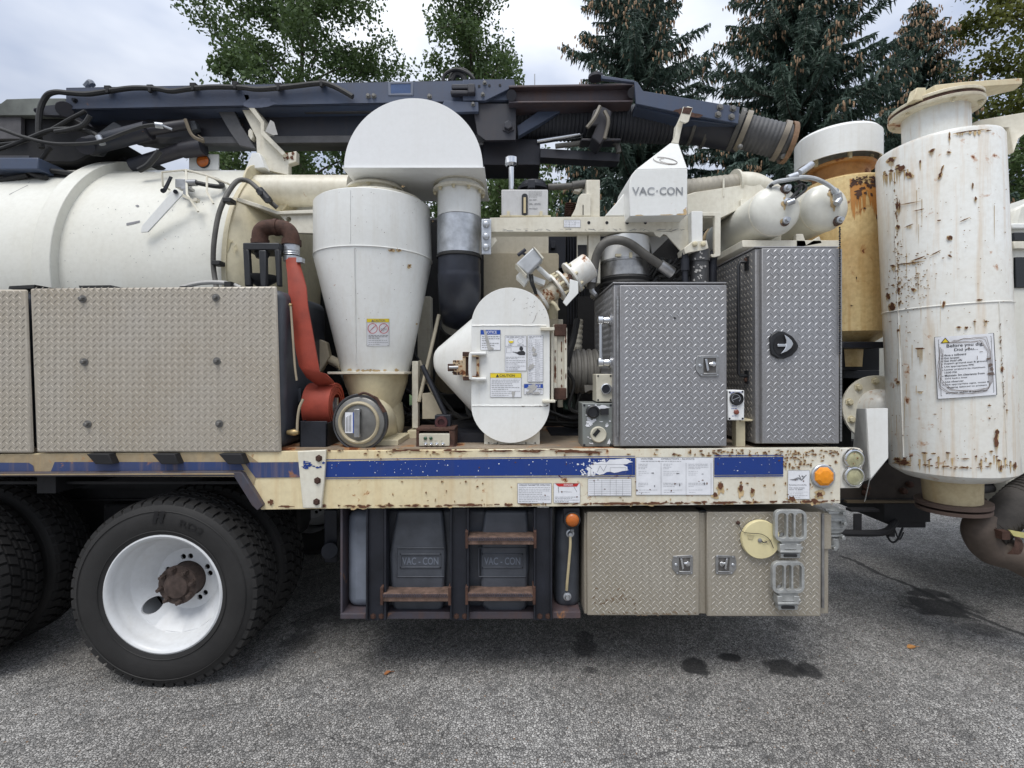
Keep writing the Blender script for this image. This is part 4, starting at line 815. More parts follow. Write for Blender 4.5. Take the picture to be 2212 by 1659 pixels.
for x in (186, 348-20, 472): part('support_bracket', G().pp([(x,980),(x+42,980),(x+55,1000),(x+12,1003)] if False else [(x+52-52,981),(x+48,981),(x+58,1003),(x+20,1003)], 2.455, .05), M_dark, bevel=.003)
g = part('tank_name_plate', G().pp([(618,840),(650,838),(650,868),(618,868)], 2.7, .004), M_poly)
for x, y, Y in ((619,660,2.6),(633,934,2.55)): part('tank_fitting', G().lathe(W(x,y,Y), (1,0,0), [(-.03,.012),(0,.018),(.012,.018),(.03,.010),(.03,0)], 14, caps=False), plain('brass', (.40,.30,.15), .4, .6), wt)
part('clear_hose', G().tube([W(628,662,2.56), W(632,720,2.55), W(637,790,2.55), W(641,822,2.55)], .006, 8).tube([W(655,862,2.53), W(647,880,2.52), W(643,905,2.52), W(642,930,2.52)], .007, 8), plain('amber_hose', (.36,.30,.21), .4), wt)
# strainer post and rusted hydrant elbow
sp = part('strainer_frame', G().bp(524,524,603,540,2.66,.16).pp([(524,538),(537,538),(542,618),(528,618)], 2.66,.03).pp([(558,540),(574,540),(575,620),(562,620)], 2.65,.03).pp([(592,538),(603,538),(606,618),(597,618)], 2.66,.03).pp([(527,538),(537,538),(541,618),(530,618)], 2.79,.03).pp([(594,538),(602,538),(604,618),(597,618)], 2.79,.03), M_black, bevel=.006)
part('funnel', G().lathe(W(566,596,2.74), (0,0,-1), [(0,.085),(.03,.075),(.06,.03)], 24), M_black, sp); part('screen', G().cyl(W(566,540,2.74), W(566,558,2.74), .055, .03, 18), M_black, sp)
el_ = part('pipe_elbow', G().tube([W(562,526,2.74), W(562,508,2.74), W(566,498,2.74), W(577,492,2.74), W(597,491,2.74), W(616,494,2.74), W(626,503,2.74), W(630,514,2.74), W(630,526,2.74)], .044, 18, 4), M_rust)
part('pipe_collar', G().cyl(W(562,528,2.74), W(562,518,2.74), .049, n=20).cyl(W(630,530,2.74), W(630,518,2.74), .053, n=20).lathe(W(594,491,2.74), (1,.0,0), [(0,.045),(0,.049),(.02,.049),(.02,.045)], 20), M_rust, el_)
part('pipe_nipple', G().cyl(W(630,528,2.74), W(630,552,2.74), .044, n=20).lathe(W(630,543,2.74), (0,0,-1), [(0,.046),(.006,.043),(.012,.046),(.018,.043),(.024,.046)], 20, caps=False), M_galv, el_)
part('hose_clamp', G().lathe(W(631,555,2.74), (0,0,-1), [(0,.044),(0,.048),(.026,.048),(.026,.044)], 20).bp(640,556,652,566,2.67,.04), M_galv, el_)
# the red lay-flat hose: clamped under the elbow, draped down and rolled into its holder
rh_ = thing('lay_flat_hose', (W(690,0,2.62).x, 2.62, W(0,918,2.62).z), 'red lay flat hose hanging from the rusty elbow and coiled in the black holder', 'hose')
ctr = [((617,646),556,2.70),((618,648),575,2.68),((620,652),588,2.66),((622,661),620,2.63),((625,664),660,2.61),((632,674),715,2.60),((640,683),765,2.59),((646,689),797,2.585),((662,704),812,2.60),((682,718),826,2.64),((690,722),832,2.68)]
g = G(); vs = []
for i, ((a, b), y, Y) in enumerate(ctr):
    dy = 0 if i < 7 else (6 if i == 7 else -4)
    for k in range(5):
        t = k/4; vs.append(W(a+(b-a)*t, y+(t-.5)*2*dy, Y - .012*math.sin(math.pi*t)))
n0 = len(vs); vs += [v + Vector((0,.012,0)) for v in vs]; fs = []
for i in range(len(ctr)-1):
    for k in range(4): a = i*5+k; fs += [(a,a+1,a+6,a+5), (n0+a,n0+a+5,n0+a+6,n0+a+1)]
    fs += [(i*5,i*5+5,n0+i*5+5,n0+i*5), (i*5+4,n0+i*5+4,n0+i*5+9,i*5+9)]
obj('hanging_length', g.add(vs, fs), M_red, rh_, sm=60)
g = G(); cC_ = W(662,878,2.72); x0 = W(653,0,2.62).x; x1 = x0+.150
for i in range(5):
    r = .128-.013*i; g.lathe((x0, 2.73, cC_.z+.005), (1,0,0), [(0,r-.011),(.0,r),(.004,r+.001),(x1-x0-.004+.003*(i%2),r+.001),(x1-x0+.003*(i%2),r),(x1-x0+.002*(i%2),r-.011)], 48, caps=False)
obj('coil', g, M_red, rh_, sm=50)
obj('coupling', G().lathe((x1-.06, 2.73, cC_.z), (1,0,0), [(0,.045),(.05,.045),(.052,.03),(.06,.03),(.062,0)], 16).box((x1-.01,2.70,cC_.z-.05),(x1+.012,2.72,cC_.z+.05)), M_steel, rh_)
hp = W(647,969,2.56); hq = W(706,910,2.56)
part('hose_holder', G().box((hp.x,2.56,hp.z),(hq.x,2.57,hq.z)).box((hp.x,2.56,hp.z),(hp.x+.008,2.90,hq.z)).box((hq.x-.008,2.56,hp.z),(hq.x,2.90,hq.z-.01)).box((hp.x,2.56,hp.z),(hq.x,2.9,hp.z+.008)), M_frame, bevel=.002)
# ---------------------------------------------------------------- cream cross pipe and ledge behind the cyclone
cp = part('transfer_pipe', G().cyl(W(552,413,3.25), W(760,413,3.25), .104, n=32), M_cream)
part('pipe_flange', G().lathe(W(560,415,3.25), (1,-.12,0), [(0,.17),(.014,.17),(.014,.1),(0,.1)], 40), M_head, cp, bevel=.002)
part('pipe_saddle', G().pp([(504,425),(530,395),(560,381),(600,384),(640,420),(610,455),(560,440)], 3.22, .12), M_head, cp, bevel=.004)
part('ledge', G().pp([(500,426),(520,428),(560,441),(599,456),(689,452),(760,452),(760,458),(599,463),(555,448),(500,431)], 2.98, .3), M_cream, bevel=.003)
part('ledge_web', G().pp([(600,460),(760,456),(760,506),(640,503)], 3.0, .03, [[(623+6*math.cos(i*.7854),474+6*math.sin(i*.7854)) for i in range(8)]]), M_cream, bevel=.002)
# ---------------------------------------------------------------- cyclone
cy = Vector((-.845, 3.0, 0)); zt, zs, zb = 2.70, 2.372, 1.665
sl_ = .045
cyc = part('cyclone', G().lathe((cy.x-sl_*.6, cy.y, zt), (sl_*.4, 0, -1), [(-.004,.16),(0,.345),(.006,.352),(zt-zs,.357),(zt-zb,.205),(zt-zb,.0)], 72, caps=False), M_cyc)
def cone_f(p):
    t = zt-p.z; c = cy.x-sl_*.6+sl_*.4*t; r = .352+(.005)*t/(zt-zs) if t < zt-zs else .357-(.152)*(t-(zt-zs))/(zs-zb); return math.hypot(p.x-c, p.y-cy.y)-r
fc = onsurf(cone_f, 2.3, 3.5)
part('weld_seam', G().lathe((cy.x-sl_*.6+sl_*.4*(zt-zs), cy.y, zs+.004), (0,0,-1), [(0,.356),(.003,.361),(.006,.361),(.009,.356)], 72, caps=False).tube([fc(756+rnd.uniform(-.4,.4), 410+i*6) for i in range(20)], .003, 5, 1).tube([fc(765-rnd.uniform(-.5,.5)+i*.12, 535+i*6.6) for i in range(39)], .003, 5, 1), M_cyc, cyc)
nk = part('cyclone_neck', G().cyl((cy.x+.0, cy.y, zt-.01), (cy.x, cy.y, 2.86), .145, n=40), M_cream, cyc)
part('neck_flange', G().lathe((cy.x+.02, cy.y, zt+.025), (0,0,1), [(0,.14),(0,.262),(.014,.262),(.014,.14)], 48).lathe((cy.x-.01, cy.y, 2.80), (0,0,1), [(0,.12),(0,.175),(.014,.175),(.014,.12)], 48), M_cream, cyc, bevel=.002)
for k in range(12):
    a = 2*math.pi*k/12; bolt(cyc, (cy.x+.02+.238*math.cos(a), cy.y+.238*math.sin(a), zt+.024), M_head, .009, .016, (0,0,-1)); 
    if k % 2: bolt(cyc, (cy.x-.01+.160*math.cos(a), cy.y+.16*math.sin(a), 2.8), M_head, .009, .016, (0,0,-1))
zc = W(0,806,2.8).z; cb_ = Vector((W(811,0,2.98).x, 3.0, zc))
part('bottom_flange', G().box((cb_.x-.225, 2.785, zc-.006), (cb_.x+.225, 3.215, zc+.008)), M_cream, cyc, bevel=.002)
ho = part('outlet_hopper', G().lathe((cb_.x-.0, 3.0, zc-.006), (.03,0,-1), [(0,.20),(.06,.19),(.30,.105),(.36,.09)], 32, caps=False), M_head, cyc)
ep = part('outlet_elbow', G().tube([(cb_.x+.03,3.02,zc-.2),(cb_.x+.04,3.02,zc-.32),(cb_.x+.02,2.95,zc-.37),(W(800,0,2.7).x,2.75,W(0,911,2.7).z),(W(781,0,2.56).x,2.57,W(0,912,2.56).z)], .128, 28, 6), M_head, cyc)
cc = W(781,912,2.56)
capd = Vector((-.10,-1,0)).normalized()
part('outlet_cap', G().lathe(cc+Vector((.0,.03,0)), capd, [(0,.128),(.0,.136),(.05,.136),(.056,.128),(.058,.0)], 44, caps=False), plain('cap_grey', (.22,.215,.20), .45, .5, .3, 12, .2), cyc)
capd = Vector((-.10,-1,0)).normalized(); capo = cc+Vector((.0,.03,0))+capd*.0585; cu = Vector((capd.y,-capd.x,0))*-1
def capm(u, v, h=0): return capo + Vector((-capd.y, capd.x, 0))*(-1)*u*-1 + Vector((0,0,1))*v + capd*h
part('cap_ring', G().lathe(capo-capd*.004, capd, [(0,.095),(.010,.098),(.014,.104),(.010,.112),(0,.114)], 44, caps=False), plain('cap_tan', (.42,.36,.24), .5), cyc)
ux = Vector((-capd.y, capd.x, 0)); ux = ux if ux.x > 0 else -ux
def capq(g, u0, v0, u1, v1, h0, h1):
    P = [capo+ux*u+Vector((0,0,v))+capd*h0 for u, v in ((u0,v0),(u1,v0),(u1,v1),(u0,v1))]; return g.prism(P, capd*(h1-h0))
part('cap_handle', capq(capq(capq(G(), -.018,-.075,.014,.075,.014,.024), -.018,.055,.014,.075,-.002,.016), -.018,-.075,.014,-.055,-.002,.016), M_steel, cyc, bevel=.003)
part('cap_label', capq(G(), -.075,-.055,-.022,.055,.0,.0012), M_paper, cyc)
g = G()
for i in range(4): capq(g, -.070+.008*i,-.048,-.066+.008*i,.03+.004*i,.0012,.0018)
part('cap_label_print', g, M_greyink, cyc); part('cap_label_stripe', capq(G(), -.032,-.055,-.024,.055,.0012,.002), M_sblue, cyc)
part('cap_clamp', G().lathe(cc+Vector((.0,.03,0))+capd*.012, capd, [(0,.136),(0,.147),(.026,.147),(.026,.136)], 44, caps=False).tube([capm2 for capm2 in [capo+ux*(.148*math.cos(a))+Vector((0,0,.148*math.sin(a)))-capd*.02 for a in [rad(95+6*i) for i in range(26)]]], .007, 6, 1), plain('clamp_dark', (.10,.10,.105), .45, .6, .3, 12, .2), cyc)
part('cap_chain', G().tube([capo+Vector((0,0,.15)), capo+Vector((.03,.0,.158)), capo+Vector((.07,0,.142)), capo+Vector((.10,0,.12))], .007, 6).prism([capo+ux*u+Vector((0,0,v)) for u, v in ((.085,.145),(.105,.135),(.155,.06),(.135,.055))], capd*.01), M_rust, cyc)
part('outlet_foot', G().bp(770,950,860,968,2.62,.3).bp(880,930,900,965,2.9,.2), M_head, cyc, bevel=.004)
m = fc; pl = G().quad((792,689,841,747), onsurf(cone_f,2.3,3.5,.002), 6, 6); q4 = onsurf(cone_f,2.3,3.5,.004); q5 = onsurf(cone_f,2.3,3.5,.0055)
lb = part('caution_sticker', pl, M_paper, cyc)
part('sticker_band', G().quad((792,688.5,841,696), q4, 6, 1), M_yel, cyc); 
g = G().text('CAUTION', (808,690,832,695), q5).poly([(802,695),(805,690),(808,695)], q5).print_lines((796,723,838,732), 3, q5, 1.3).print_lines((796,733,838,746), 3, q5, .8, .6).frame((792.5,689,840.5,746.5), .5, q4)
g.blob(804,709,4,4,q4,8) if False else g.line([(800,714),(808,705)], .5, q5).line([(825,714),(833,705)], .5, q5).print_lines((823,708,835,716), 3, q5, .8); part('sticker_print', g, M_greyink, cyc, sm=0)
g = G()
for x in (805,829): g.line([(x+10*math.cos(i*.2618), 709.5+10.5*math.sin(i*.2618)) for i in range(25)], 1.3, q5).line([(x-7,716),(x+7,703)], 1.2, q5)
part('sticker_symbol', g, plain('symbol_red', (.55,.06,.08), .5), cyc, sm=0)
g = G(); h = G()
for x, y, a, b in ((884,575,5,5),(845,541,8,3),(862,541,6,3),(935,478,2,2),(870,403,4,2),(900,700,2,2)): h.blob(x,y,a,b,q4,12,.4); g.blob(x+1,y-1,a*.4,b*.5,q5,8,.5)
for _ in range(60): g.blob(rnd.uniform(705,925), rnd.uniform(415,700), rnd.uniform(.3,.9), rnd.uniform(.3,.9), q4, 6)
for _ in range(18): x = rnd.uniform(742,872); h.blob(x, 799+rnd.uniform(-1,2), rnd.uniform(2,6), rnd.uniform(1,3), onsurf(cone_f,2.3,3.5,.003), 9)
part('rust_bloom', h, M_rusthalo, cyc, sm=0, kind='stuff'); part('rust_marks', g, M_rustspot, cyc, sm=0, kind='stuff')
# ---------------------------------------------------------------- half round duct and the vertical pipe
Yd = 2.72; R_ = S(150, Yd); c0 = W(893, 362, Yd)
arc = [c0 + Vector((R_*math.cos(math.pi*i/48), 0, R_*math.sin(math.pi*i/48))) for i in range(49)]
du = part('half_round_duct', G().prism(arc, (0,.52,0)), M_duct, bevel=.003, sm=30)
part('duct_base', G().box((c0.x-R_-.008, Yd-.010, c0.z-.006), (c0.x+R_+.010, Yd+.53, c0.z+.0)), M_duct, du, bevel=.001)
vx = W(992,0,2.97).x
vp = part('vertical_pipe', G().cyl((vx,2.97,c0.z-.006), (vx,2.97,W(0,458,2.85).z), .134, n=40), M_cyc)
part('pipe_flange', G().lathe((vx,2.97,c0.z-.055), (0,0,1), [(0,.13),(0,.163),(.016,.163),(.016,.13)], 40).lathe((vx,2.97,c0.z-.010), (0,0,1), [(0,.13),(0,.158),(.008,.158),(.008,.13)], 40), M_cream, vp, bevel=.002)
for k in range(10): a = 2*math.pi*(k+.3)/10; bolt(vp, (vx+.149*math.cos(a), 2.97+.149*math.sin(a), c0.z-.055), M_head, .009, .018, (0,0,-1))
zg0 = W(0,458,2.835).z; zg1 = W(0,540,2.835).z
part('galvanised_sleeve', G().lathe((vx,2.97,zg0), (0,0,-1), [(0,.134),(0,.137),(zg0-zg1,.137),(zg0-zg1,.134)], 40), M_galv, vp)
part('rubber_elbow', G().tube([(vx,2.97,zg1+.01),(vx,2.97,zg1-.10),(vx,2.985,zg1-.17),(vx-.005,3.04,zg1-.235),(vx-.015,3.13,zg1-.285),(vx-.03,3.24,zg1-.33)], lambda t: .131 if t < .25 else .134, 32, 8), plain('rubber_blue_black', (.022,.026,.040), .38, 0, .5, 5, .2), vp)
part('elbow_band', G().lathe((vx,2.97,zg1-.004), (0,0,-1), [(0,.137),(.004,.141),(.014,.141),(.018,.137)], 40, caps=False), M_rubber, vp)
e0 = Vector((vx-.02,3.16,zg1-.295)); e1 = Vector((vx-.11,3.52,zg1-.62))
part('lower_pipe', G().cyl(e0, e0.lerp(e1,.45), .105, n=28), plain('grey_cuff', (.30,.29,.25), .5), vp); part('rubber_sleeve', G().cyl(e0.lerp(e1,.35), e0.lerp(e1,.9), .118, n=28), M_rubber, vp); part('pipe_tail', G().cyl(e0.lerp(e1,.85), e1+(e1-e0)*.6, .11, n=28), M_tan, vp)
# ---------------------------------------------------------------- capsule shaped filter housing
Yc = 2.62
def cap_pts(x0=1018, x1=1187.5, t=703, b=876, top=621, bot=957):
    cx = (x0+x1)/2; rx = (x1-x0)/2; o = []
    for i in range(25): a = math.pi*i/24; o.append((cx+rx*math.cos(a), t-(t-top)*math.sin(a)))
    for i in range(25): a = math.pi*i/24; o.append((cx-rx*math.cos(a), b+(bot-b)*math.sin(a)))
    return o
fh = part('filter_housing', G().pp(cap_pts(), Yc, .52), M_cyc, bevel=.022, seg=4, sm=60)
ff = flat(Yc-.0025); ff2 = flat(Yc-.004); ff3 = flat(Yc-.0055)
part('weld_seam', G().tube([W(1020+i*8, 703+rnd.uniform(-.4,.4), Yc) for i in range(21)], .004, 5, 1).tube([W(1020+i*8, 876+rnd.uniform(-.4,.4), Yc) for i in range(21)], .004, 5, 1), M_cyc, fh)
# tapering inlet on its left side
ys0, ys1 = 2.64, 3.12; xr = W(1022,0,2.62).x; xl = xr-.26; zc0, zc1 = W(0,672,2.64).z, W(0,906,2.64).z; zap = W(0,777,2.85).z
prof = []
g = G(); vs = []; fs = []; n = 32; lev = [(0,1),(.45,.635),(.88,.285),(.94,.215),(.975,.15),(.993,.08),(1,.0)]
for t, k in lev:
    xm = xr+(xl-xr)*t; zm = (zc0+zc1)/2*(k) + zap*(1-k); ym = (ys0+ys1)/2
    for i in range(n):
        a = 2*math.pi*i/n; sgn = lambda q: (1 if q > 0 else -1)*abs(q)**.75
        vs.append((xm, ym+(ys1-ys0)/2*k*sgn(math.cos(a)), zm+(zc0-zc1)/2*k*sgn(math.sin(a))))
for l in range(len(lev)-1):
    for i in range(n): fs.append((l*n+i, l*n+(i+1)%n, (l+1)*n+(i+1)%n, (l+1)*n+i))
part('inlet_cone', g.add(vs, fs), M_cyc, fh, sm=50)
part('foot_plate', G().pp([(1046,925),(1166,925),(1166,968),(1046,968)], 2.66, .25, [[(x+2*math.cos(i*1.05),957+2*math.sin(i*1.05)) for i in range(6)] for x in (1056,1075,1136,1156)]), M_cream, fh, bevel=.002)
hb_ = part('door_hinge', G().bp(1196,700,1203,866,2.70,.10).bp(1203,704,1222,862,2.72,.04).bp(1219,708,1225,860,2.70,.10), M_cream, fh, bevel=.002)
g = G()
for y0, y1 in ((700,726),(838,864)):
    g.bp(1197,y0,1224,y1,2.694,.03)
part('rusty_knuckle', g, M_rust, fh, bevel=.005)
g = G(); f_ = flat(2.693)
for _ in range(26): g.blob(rnd.uniform(1197,1222), rnd.uniform(726,840), rnd.uniform(.8,3), rnd.uniform(1,7), flat(2.6985) if False else f_, 8)
g2_ = G()
for _ in range(22): g2_.blob(rnd.choice((1199.5,1213,1222)), rnd.uniform(728,836), rnd.uniform(.8,2), rnd.uniform(2,9), flat(2.6965), 9)
part('rust_marks', g2_, M_rustspot, fh, sm=0, kind='stuff')
part('hinge_tab', G().bp(1168,707,1198,714,2.595,.1).bp(1172,864,1200,870,2.595,.1).bp(1190,712,1196,866,2.66,.03), M_cream, fh, bevel=.003)
M_latch = paint('latch_rusty_cream', (.66,.58,.42), .5, (.35,.2,.08), .6, .85, .4, 26)
lt = part('door_latch', G().bp(978,778,1008,810,2.62,.06).bp(999,764,1006,818,2.60,.08).bp(1006,765,1035,771,2.60,.04).bp(1006,812,1036,818,2.60,.04).bp(1029,770,1035,813,2.60,.03), M_latch, fh, bevel=.003)
part('rusty_plate', G().bp(1005,771,1015,812,2.618,.02).bp(999,760,1014,769,2.592,.03).bp(1000,813,1014,822,2.592,.03).bp(967,786,979,802,2.615,.03).bp(1028,771,1034,776,2.594,.03).bp(1028,808,1034,813,2.594,.03), M_rust, fh, bevel=.003)
g = G()
for _ in range(40): g.blob(rnd.choice((rnd.uniform(979,1007), rnd.uniform(979,985), rnd.uniform(1001,1006))), rnd.choice((rnd.uniform(779,809), rnd.uniform(779,784), rnd.uniform(803,809))), rnd.uniform(.8,3), rnd.uniform(.8,3), flat(2.5975) if False else flat(2.6185), 8)
part('latch_rust', g, M_rust, fh, sm=0, kind='stuff')
part('latch_bar', G().tube([W(1049,764,2.60), W(1022,764,2.575), W(1016,768,2.57), W(1016,813,2.57), W(1022,818,2.575), W(1049,819,2.60)], .009, 8, 3).bp(1028,759,1050,768,2.60,.02).bp(1028,815,1050,824,2.60,.02), M_cyc, fh)
part('latch_bolt', G().cyl(W(970,794,2.6), W(990,794,2.6), .009, n=8), M_steel, fh)
# stickers of the housing
pl = G(); dk = G(); bl = G(); yl = G(); bk = G(); wn = G(); wh_ = G()
def doc(r, n, th=.8): pl.quad(r, ff); dk.frame(r, .6, ff2)
doc((1038,713,1081,756), 0); bl.quad((1038,712.5,1081,722.5), ff2); wh_.text('NOTICE', (1047,714.5,1073,720.5), ff3); dk.print_lines((1041,725,1079,738), 3, ff2, 1.2); dk.print_lines((1041,739,1079,753), 3, ff2, 1.2)
wn.poly([(1044,712),(1049,713),(1062,756),(1054,756)], ff3); wn.blob(1060,752,5,4,ff3,9)
doc((1091,725,1137,801), 0); dk.text('OIL LEVEL SIGHT WIN.', (1094,726.5,1133,729.5), ff2); dk.line([(1091,748),(1137,748)], .6, ff2); dk.text('FULL', (1098,744,1107,746.5), ff2); dk.text('ADD OIL', (1117,744,1132,746.5), ff2)
yl.poly([(1098.5,736.5),(1109.5,736.5),(1108,740),(1104,741.5),(1100,740)], ff3); dk.line([(1104+6*math.cos(i*.52),736.5+5.5*math.sin(i*.52)) for i in range(13)], .5, ff3); dk.line([(1124+6*math.cos(i*.52),736.5+5.5*math.sin(i*.52)) for i in range(13)], .5, ff3)
dk.frame((1094,751,1104,762), .5, ff2); bk.blob(1126,753,4.2,5.2,ff2,12,.05).poly([(1121,759),(1131,757.5),(1135,762),(1134,767),(1122,767),(1116,763.5),(1113,762.5),(1113,760.5),(1117,761)], ff2).line([(1107,760),(1115,761.5)], 1.2, ff2)
dk.print_lines((1093,770,1135,776), 2, ff2, .8); dk.print_lines((1093,777,1135,788), 3, ff2, .8); dk.print_lines((1093,789,1135,799), 3, ff2, .8)
doc((1140,724,1173,825), 0); dk.print_lines((1143,726,1170,731), 2, ff2, 1)
for y in range(734,825,5): dk.line([(1140,y),(1173,y)], .35, ff2); dk.print_lines((1142,y+1,1156,y+4), 1, ff2, .7); dk.print_lines((1159,y+1,1172,y+4), 1, ff2, .6)
dk.line([(1157.5,733),(1157.5,824)], .5, ff2)
for x, y in ((1152,755),(1146,795),(1155,765),(1150,790)): wn.blob(x,y,4,5,ff3,10,.5)
doc((1059,806,1126,858), 0); yl.quad((1059,806,1126,816), ff2); bk.text('CAUTION', (1079,808.5,1112,814), ff3); bk.poly([(1071,814.5),(1074.5,808),(1078,814.5)], ff3); dk.print_lines((1062,819,1123,843), 6, ff2, .9); dk.print_lines((1062,843,1123,856), 3, ff2, .8)
wn.poly([(1105,846),(1113,846),(1110,858),(1107,858)], ff3)
doc((1132,829.5,1173,852), 0); bl.quad((1132,829.5,1173,838), ff2); wh_.text('NOTICE', (1142,831,1168,836.5), ff3); wn.blob(1149,836,10,6,ff3,12,.4).blob(1146,845,8,5,ff3,12,.5).blob(1160,849,9,3,ff3,10,.5); dk.text('NOT OPEN', (1150,840,1171,843.5), ff2); dk.print_lines((1136,845,1170,851), 2, ff2, 1)
pieces('sticker', pl, M_paper, fh, sm=0); pieces('sticker_band', bl, M_sblue, fh, sm=0); pieces('sticker_band', yl, M_yel, fh, sm=0); part('sticker_print', dk, M_greyink, fh, sm=0, kind='stuff'); part('sticker_print', bk, M_ink, fh, sm=0, kind='stuff'); part('sticker_word', wh_, M_paper, fh, sm=0, kind='stuff'); part('sticker_wear', wn, M_worn, fh, sm=0, kind='stuff')
g = G()
for _ in range(24): x, y, a = rnd.uniform(1130,1180), rnd.uniform(640,690), rnd.uniform(-1,1); l = rnd.uniform(1,5); g.line([(x,y),(x+l*math.cos(a),y+l*math.sin(a))], .5, ff)
g.line([(1150,698),(1155,690),(1158,680)], .6, ff).line([(1108,650),(1113,644)], .6, ff)
for _ in range(12): g.blob(rnd.uniform(1130,1185), 876+rnd.uniform(-1,1.5), rnd.uniform(1,4), rnd.uniform(.4,1), ff, 7)
part('scratches', g, M_rust, fh, sm=0, kind='stuff')
# ---------------------------------------------------------------- relief valve on the housing
def V(x, y, Y=2.72): return W(1036.8+.13888*x, 491.5+.13888*y, Y)
vd = (V(1430,780)-V(960,1110)).normalized(); vo = V(960,1110,2.80)
rv = part('relief_valve', G().cyl(vo-vd*.03, vo+vd*.10, .062, .055, 24).cyl(vo+vd*.10, vo+vd*.20, .048, n=20), paint('valve_rusty', (.66,.62,.50), .45, (.35,.2,.08), .6, .85, .4, 22))
part('valve_flange', G().lathe(vo-vd*.01, vd, [(0,.072),(.018,.072)], 24).lathe(vo+vd*.105, vd, [(0,.092),(.014,.092)], 24).lathe(vo+vd*.155, vd, [(0,.084),(.014,.084)], 24).lathe(vo+vd*.212, vd, [(0,.098),(.014,.098)], 24), M_bigtank, rv, bevel=.002)
side = Vector((-vd.z,0,vd.x))
for k in range(8):
    a = 2*math.pi*k/8; p = vo+vd*.121+side*(.078*math.cos(a))+Vector((0,1,0))*(.078*math.sin(a)); bolt(rv, p, M_head, .008, .03, vd)
    p = vo+vd*.225+side*(.086*math.cos(a))+Vector((0,1,0))*(.086*math.sin(a)); bolt(rv, p, M_head, .008, .018, vd)
part('valve_bonnet', G().cyl(vo+vd*.22, vo+vd*.345, .078, n=28), paint('bonnet', (.80,.80,.76), .4, (.4,.25,.1), .3, .55, .3, 12), rv, bevel=.006)
part('rust_patch', G().blob(1232,600,5,9,onsurf(lambda p: (p-vo-vd*(p-vo).dot(vd)).length-.079,2.3,3.2),14,.35).blob(1228,613,7,4,onsurf(lambda p: (p-vo-vd*(p-vo).dot(vd)).length-.079,2.3,3.2),10,.4), M_rust, rv, sm=0)
part('valve_plate', G().prism([V(1400,800,2.66), V(1525,840,2.66), V(1532,1020,2.66), V(1345,1222,2.66), V(1290,1160,2.66), V(1390,1000,2.66)], (0,.012,0)), M_white, rv, bevel=.002)
mb = part('motor_box', G().prism([V(830,305,2.62), V(985,480,2.62), V(745,730,2.62), V(560,560,2.62)], (0,.11,0)), M_cloudp, rv, bevel=.008)
part('box_lid', G().prism([V(825,296,2.61), V(855,310,2.61), V(995,470,2.61), V(975,490,2.61)], (0,.13,0)).prism([V(548,555,2.61), V(580,580,2.61), V(735,735,2.61), V(715,745,2.61)], (0,.13,0)), M_cream, mb, bevel=.002)
part('valve_arm', G().cyl(V(900,620,2.70), V(1080,790,2.74), .014, n=10).cyl(V(930,640,2.76), V(1120,820,2.76), .014, n=10).prism([V(700,700,2.7), V(760,790,2.7), V(1000,900,2.72), V(1020,820,2.72)], (0,.06,0)), M_white, rv, bevel=.002)
part('small_box', G().prism([V(620,685,2.70), V(770,800,2.70), V(700,890,2.70), V(560,755,2.70)], (0,.10,0)), M_white, rv, bevel=.004)
part('tee_handle', G().cyl(V(590,432,2.66), V(708,342,2.66), .010, n=10).cyl(V(648,390,2.66), V(700,420,2.7), .007, n=8), M_frame, rv)
part('air_hose', G().tube([V(775,730,2.66), V(790,850,2.65), V(830,950,2.66), V(860,1030,2.72)], .006, 6).tube([V(810,730,2.66), V(825,850,2.65), V(855,950,2.66), V(880,1030,2.72)], .006, 6), M_rubber, rv)
part('lower_tube', G().tube([V(1050,1150,2.8), V(1150,1180,2.76), V(1220,1290,2.76)], .011, 8).cyl(V(1100,1180,2.85), V(1120,1400,2.88), .035, n=14), M_head, rv)
# ---------------------------------------------------------------- panels and machinery behind
part('heat_shield', G().pp([(1062,508),(1185,508),(1185,547),(1045,547),(1045,528)], 3.42, .02), paint('shield_light', (.66,.62,.52), .5, (.3,.25,.15), .3, 0, .2), bevel=.002)
part('heat_shield', G().pp([(1045,547),(1204,547),(1207,551),(1204,800),(1045,800)], 3.40, .02), M_tan, bevel=.002)
en = part('engine_block', G().bp(690,470,1260,852,4.05,.6).bp(1180,480,1310,846,3.75,.3).bp(1300,500,1580,850,3.9,.5), M_dark, bevel=.02)
part('radiator_fins', G().add([],[]), M_dark, en) if False else None
pieces('engine_cover', G().bp(690,850,868,902,3.9,.3).bp(892,850,1003,884,3.95,.3).bp(1030,850,1216,905,3.9,.3).bp(1244,850,1330,905,3.9,.3).bp(868,878,1030,905,4.2,.2), M_dark, en, bevel=.01)
g = G()
for i in range(7): g.bp(1226+i*6, 500, 1228.5+i*6, 700, 3.70, .02)
part('cooling_fin', g, M_frame, en); part('fan_shroud', G().bp(1187,505,1222,580,3.66,.1).bp(1190,520,1200,536,3.62,.05), M_boomd, en, bevel=.004)
g = G()
for i in range(14):
    x = rnd.uniform(690,1240); y = rnd.uniform(700,850); g.tube([W(x,y,3.6), W(x+rnd.uniform(-40,60),y+rnd.uniform(10,60),3.4), W(x+rnd.uniform(0,120),rnd.uniform(880,915),3.3), W(x+rnd.uniform(60,200),rnd.uniform(890,925),3.1)], rnd.uniform(.008,.018), 6, 5)
part('cable_bundle', g, M_rubber, kind='stuff')
pieces('frame_upright', G().bp(890,780,903,925,2.95,.06).bp(902,640,930,830,3.5,.1).bp(1205,690,1216,880,3.5,.06), M_cream, bevel=.003)
pieces('frame_upright', G().bp(1248,640,1300,870,3.6,.05).bp(690,505,735,870,3.65,.06), M_dark)
pieces('slanted_rod', G().cyl(W(948,680,3.1), W(905,868,2.95), .012, n=10).cyl(W(905,780,3.05), W(945,870,3.0), .014, n=10), M_tan)
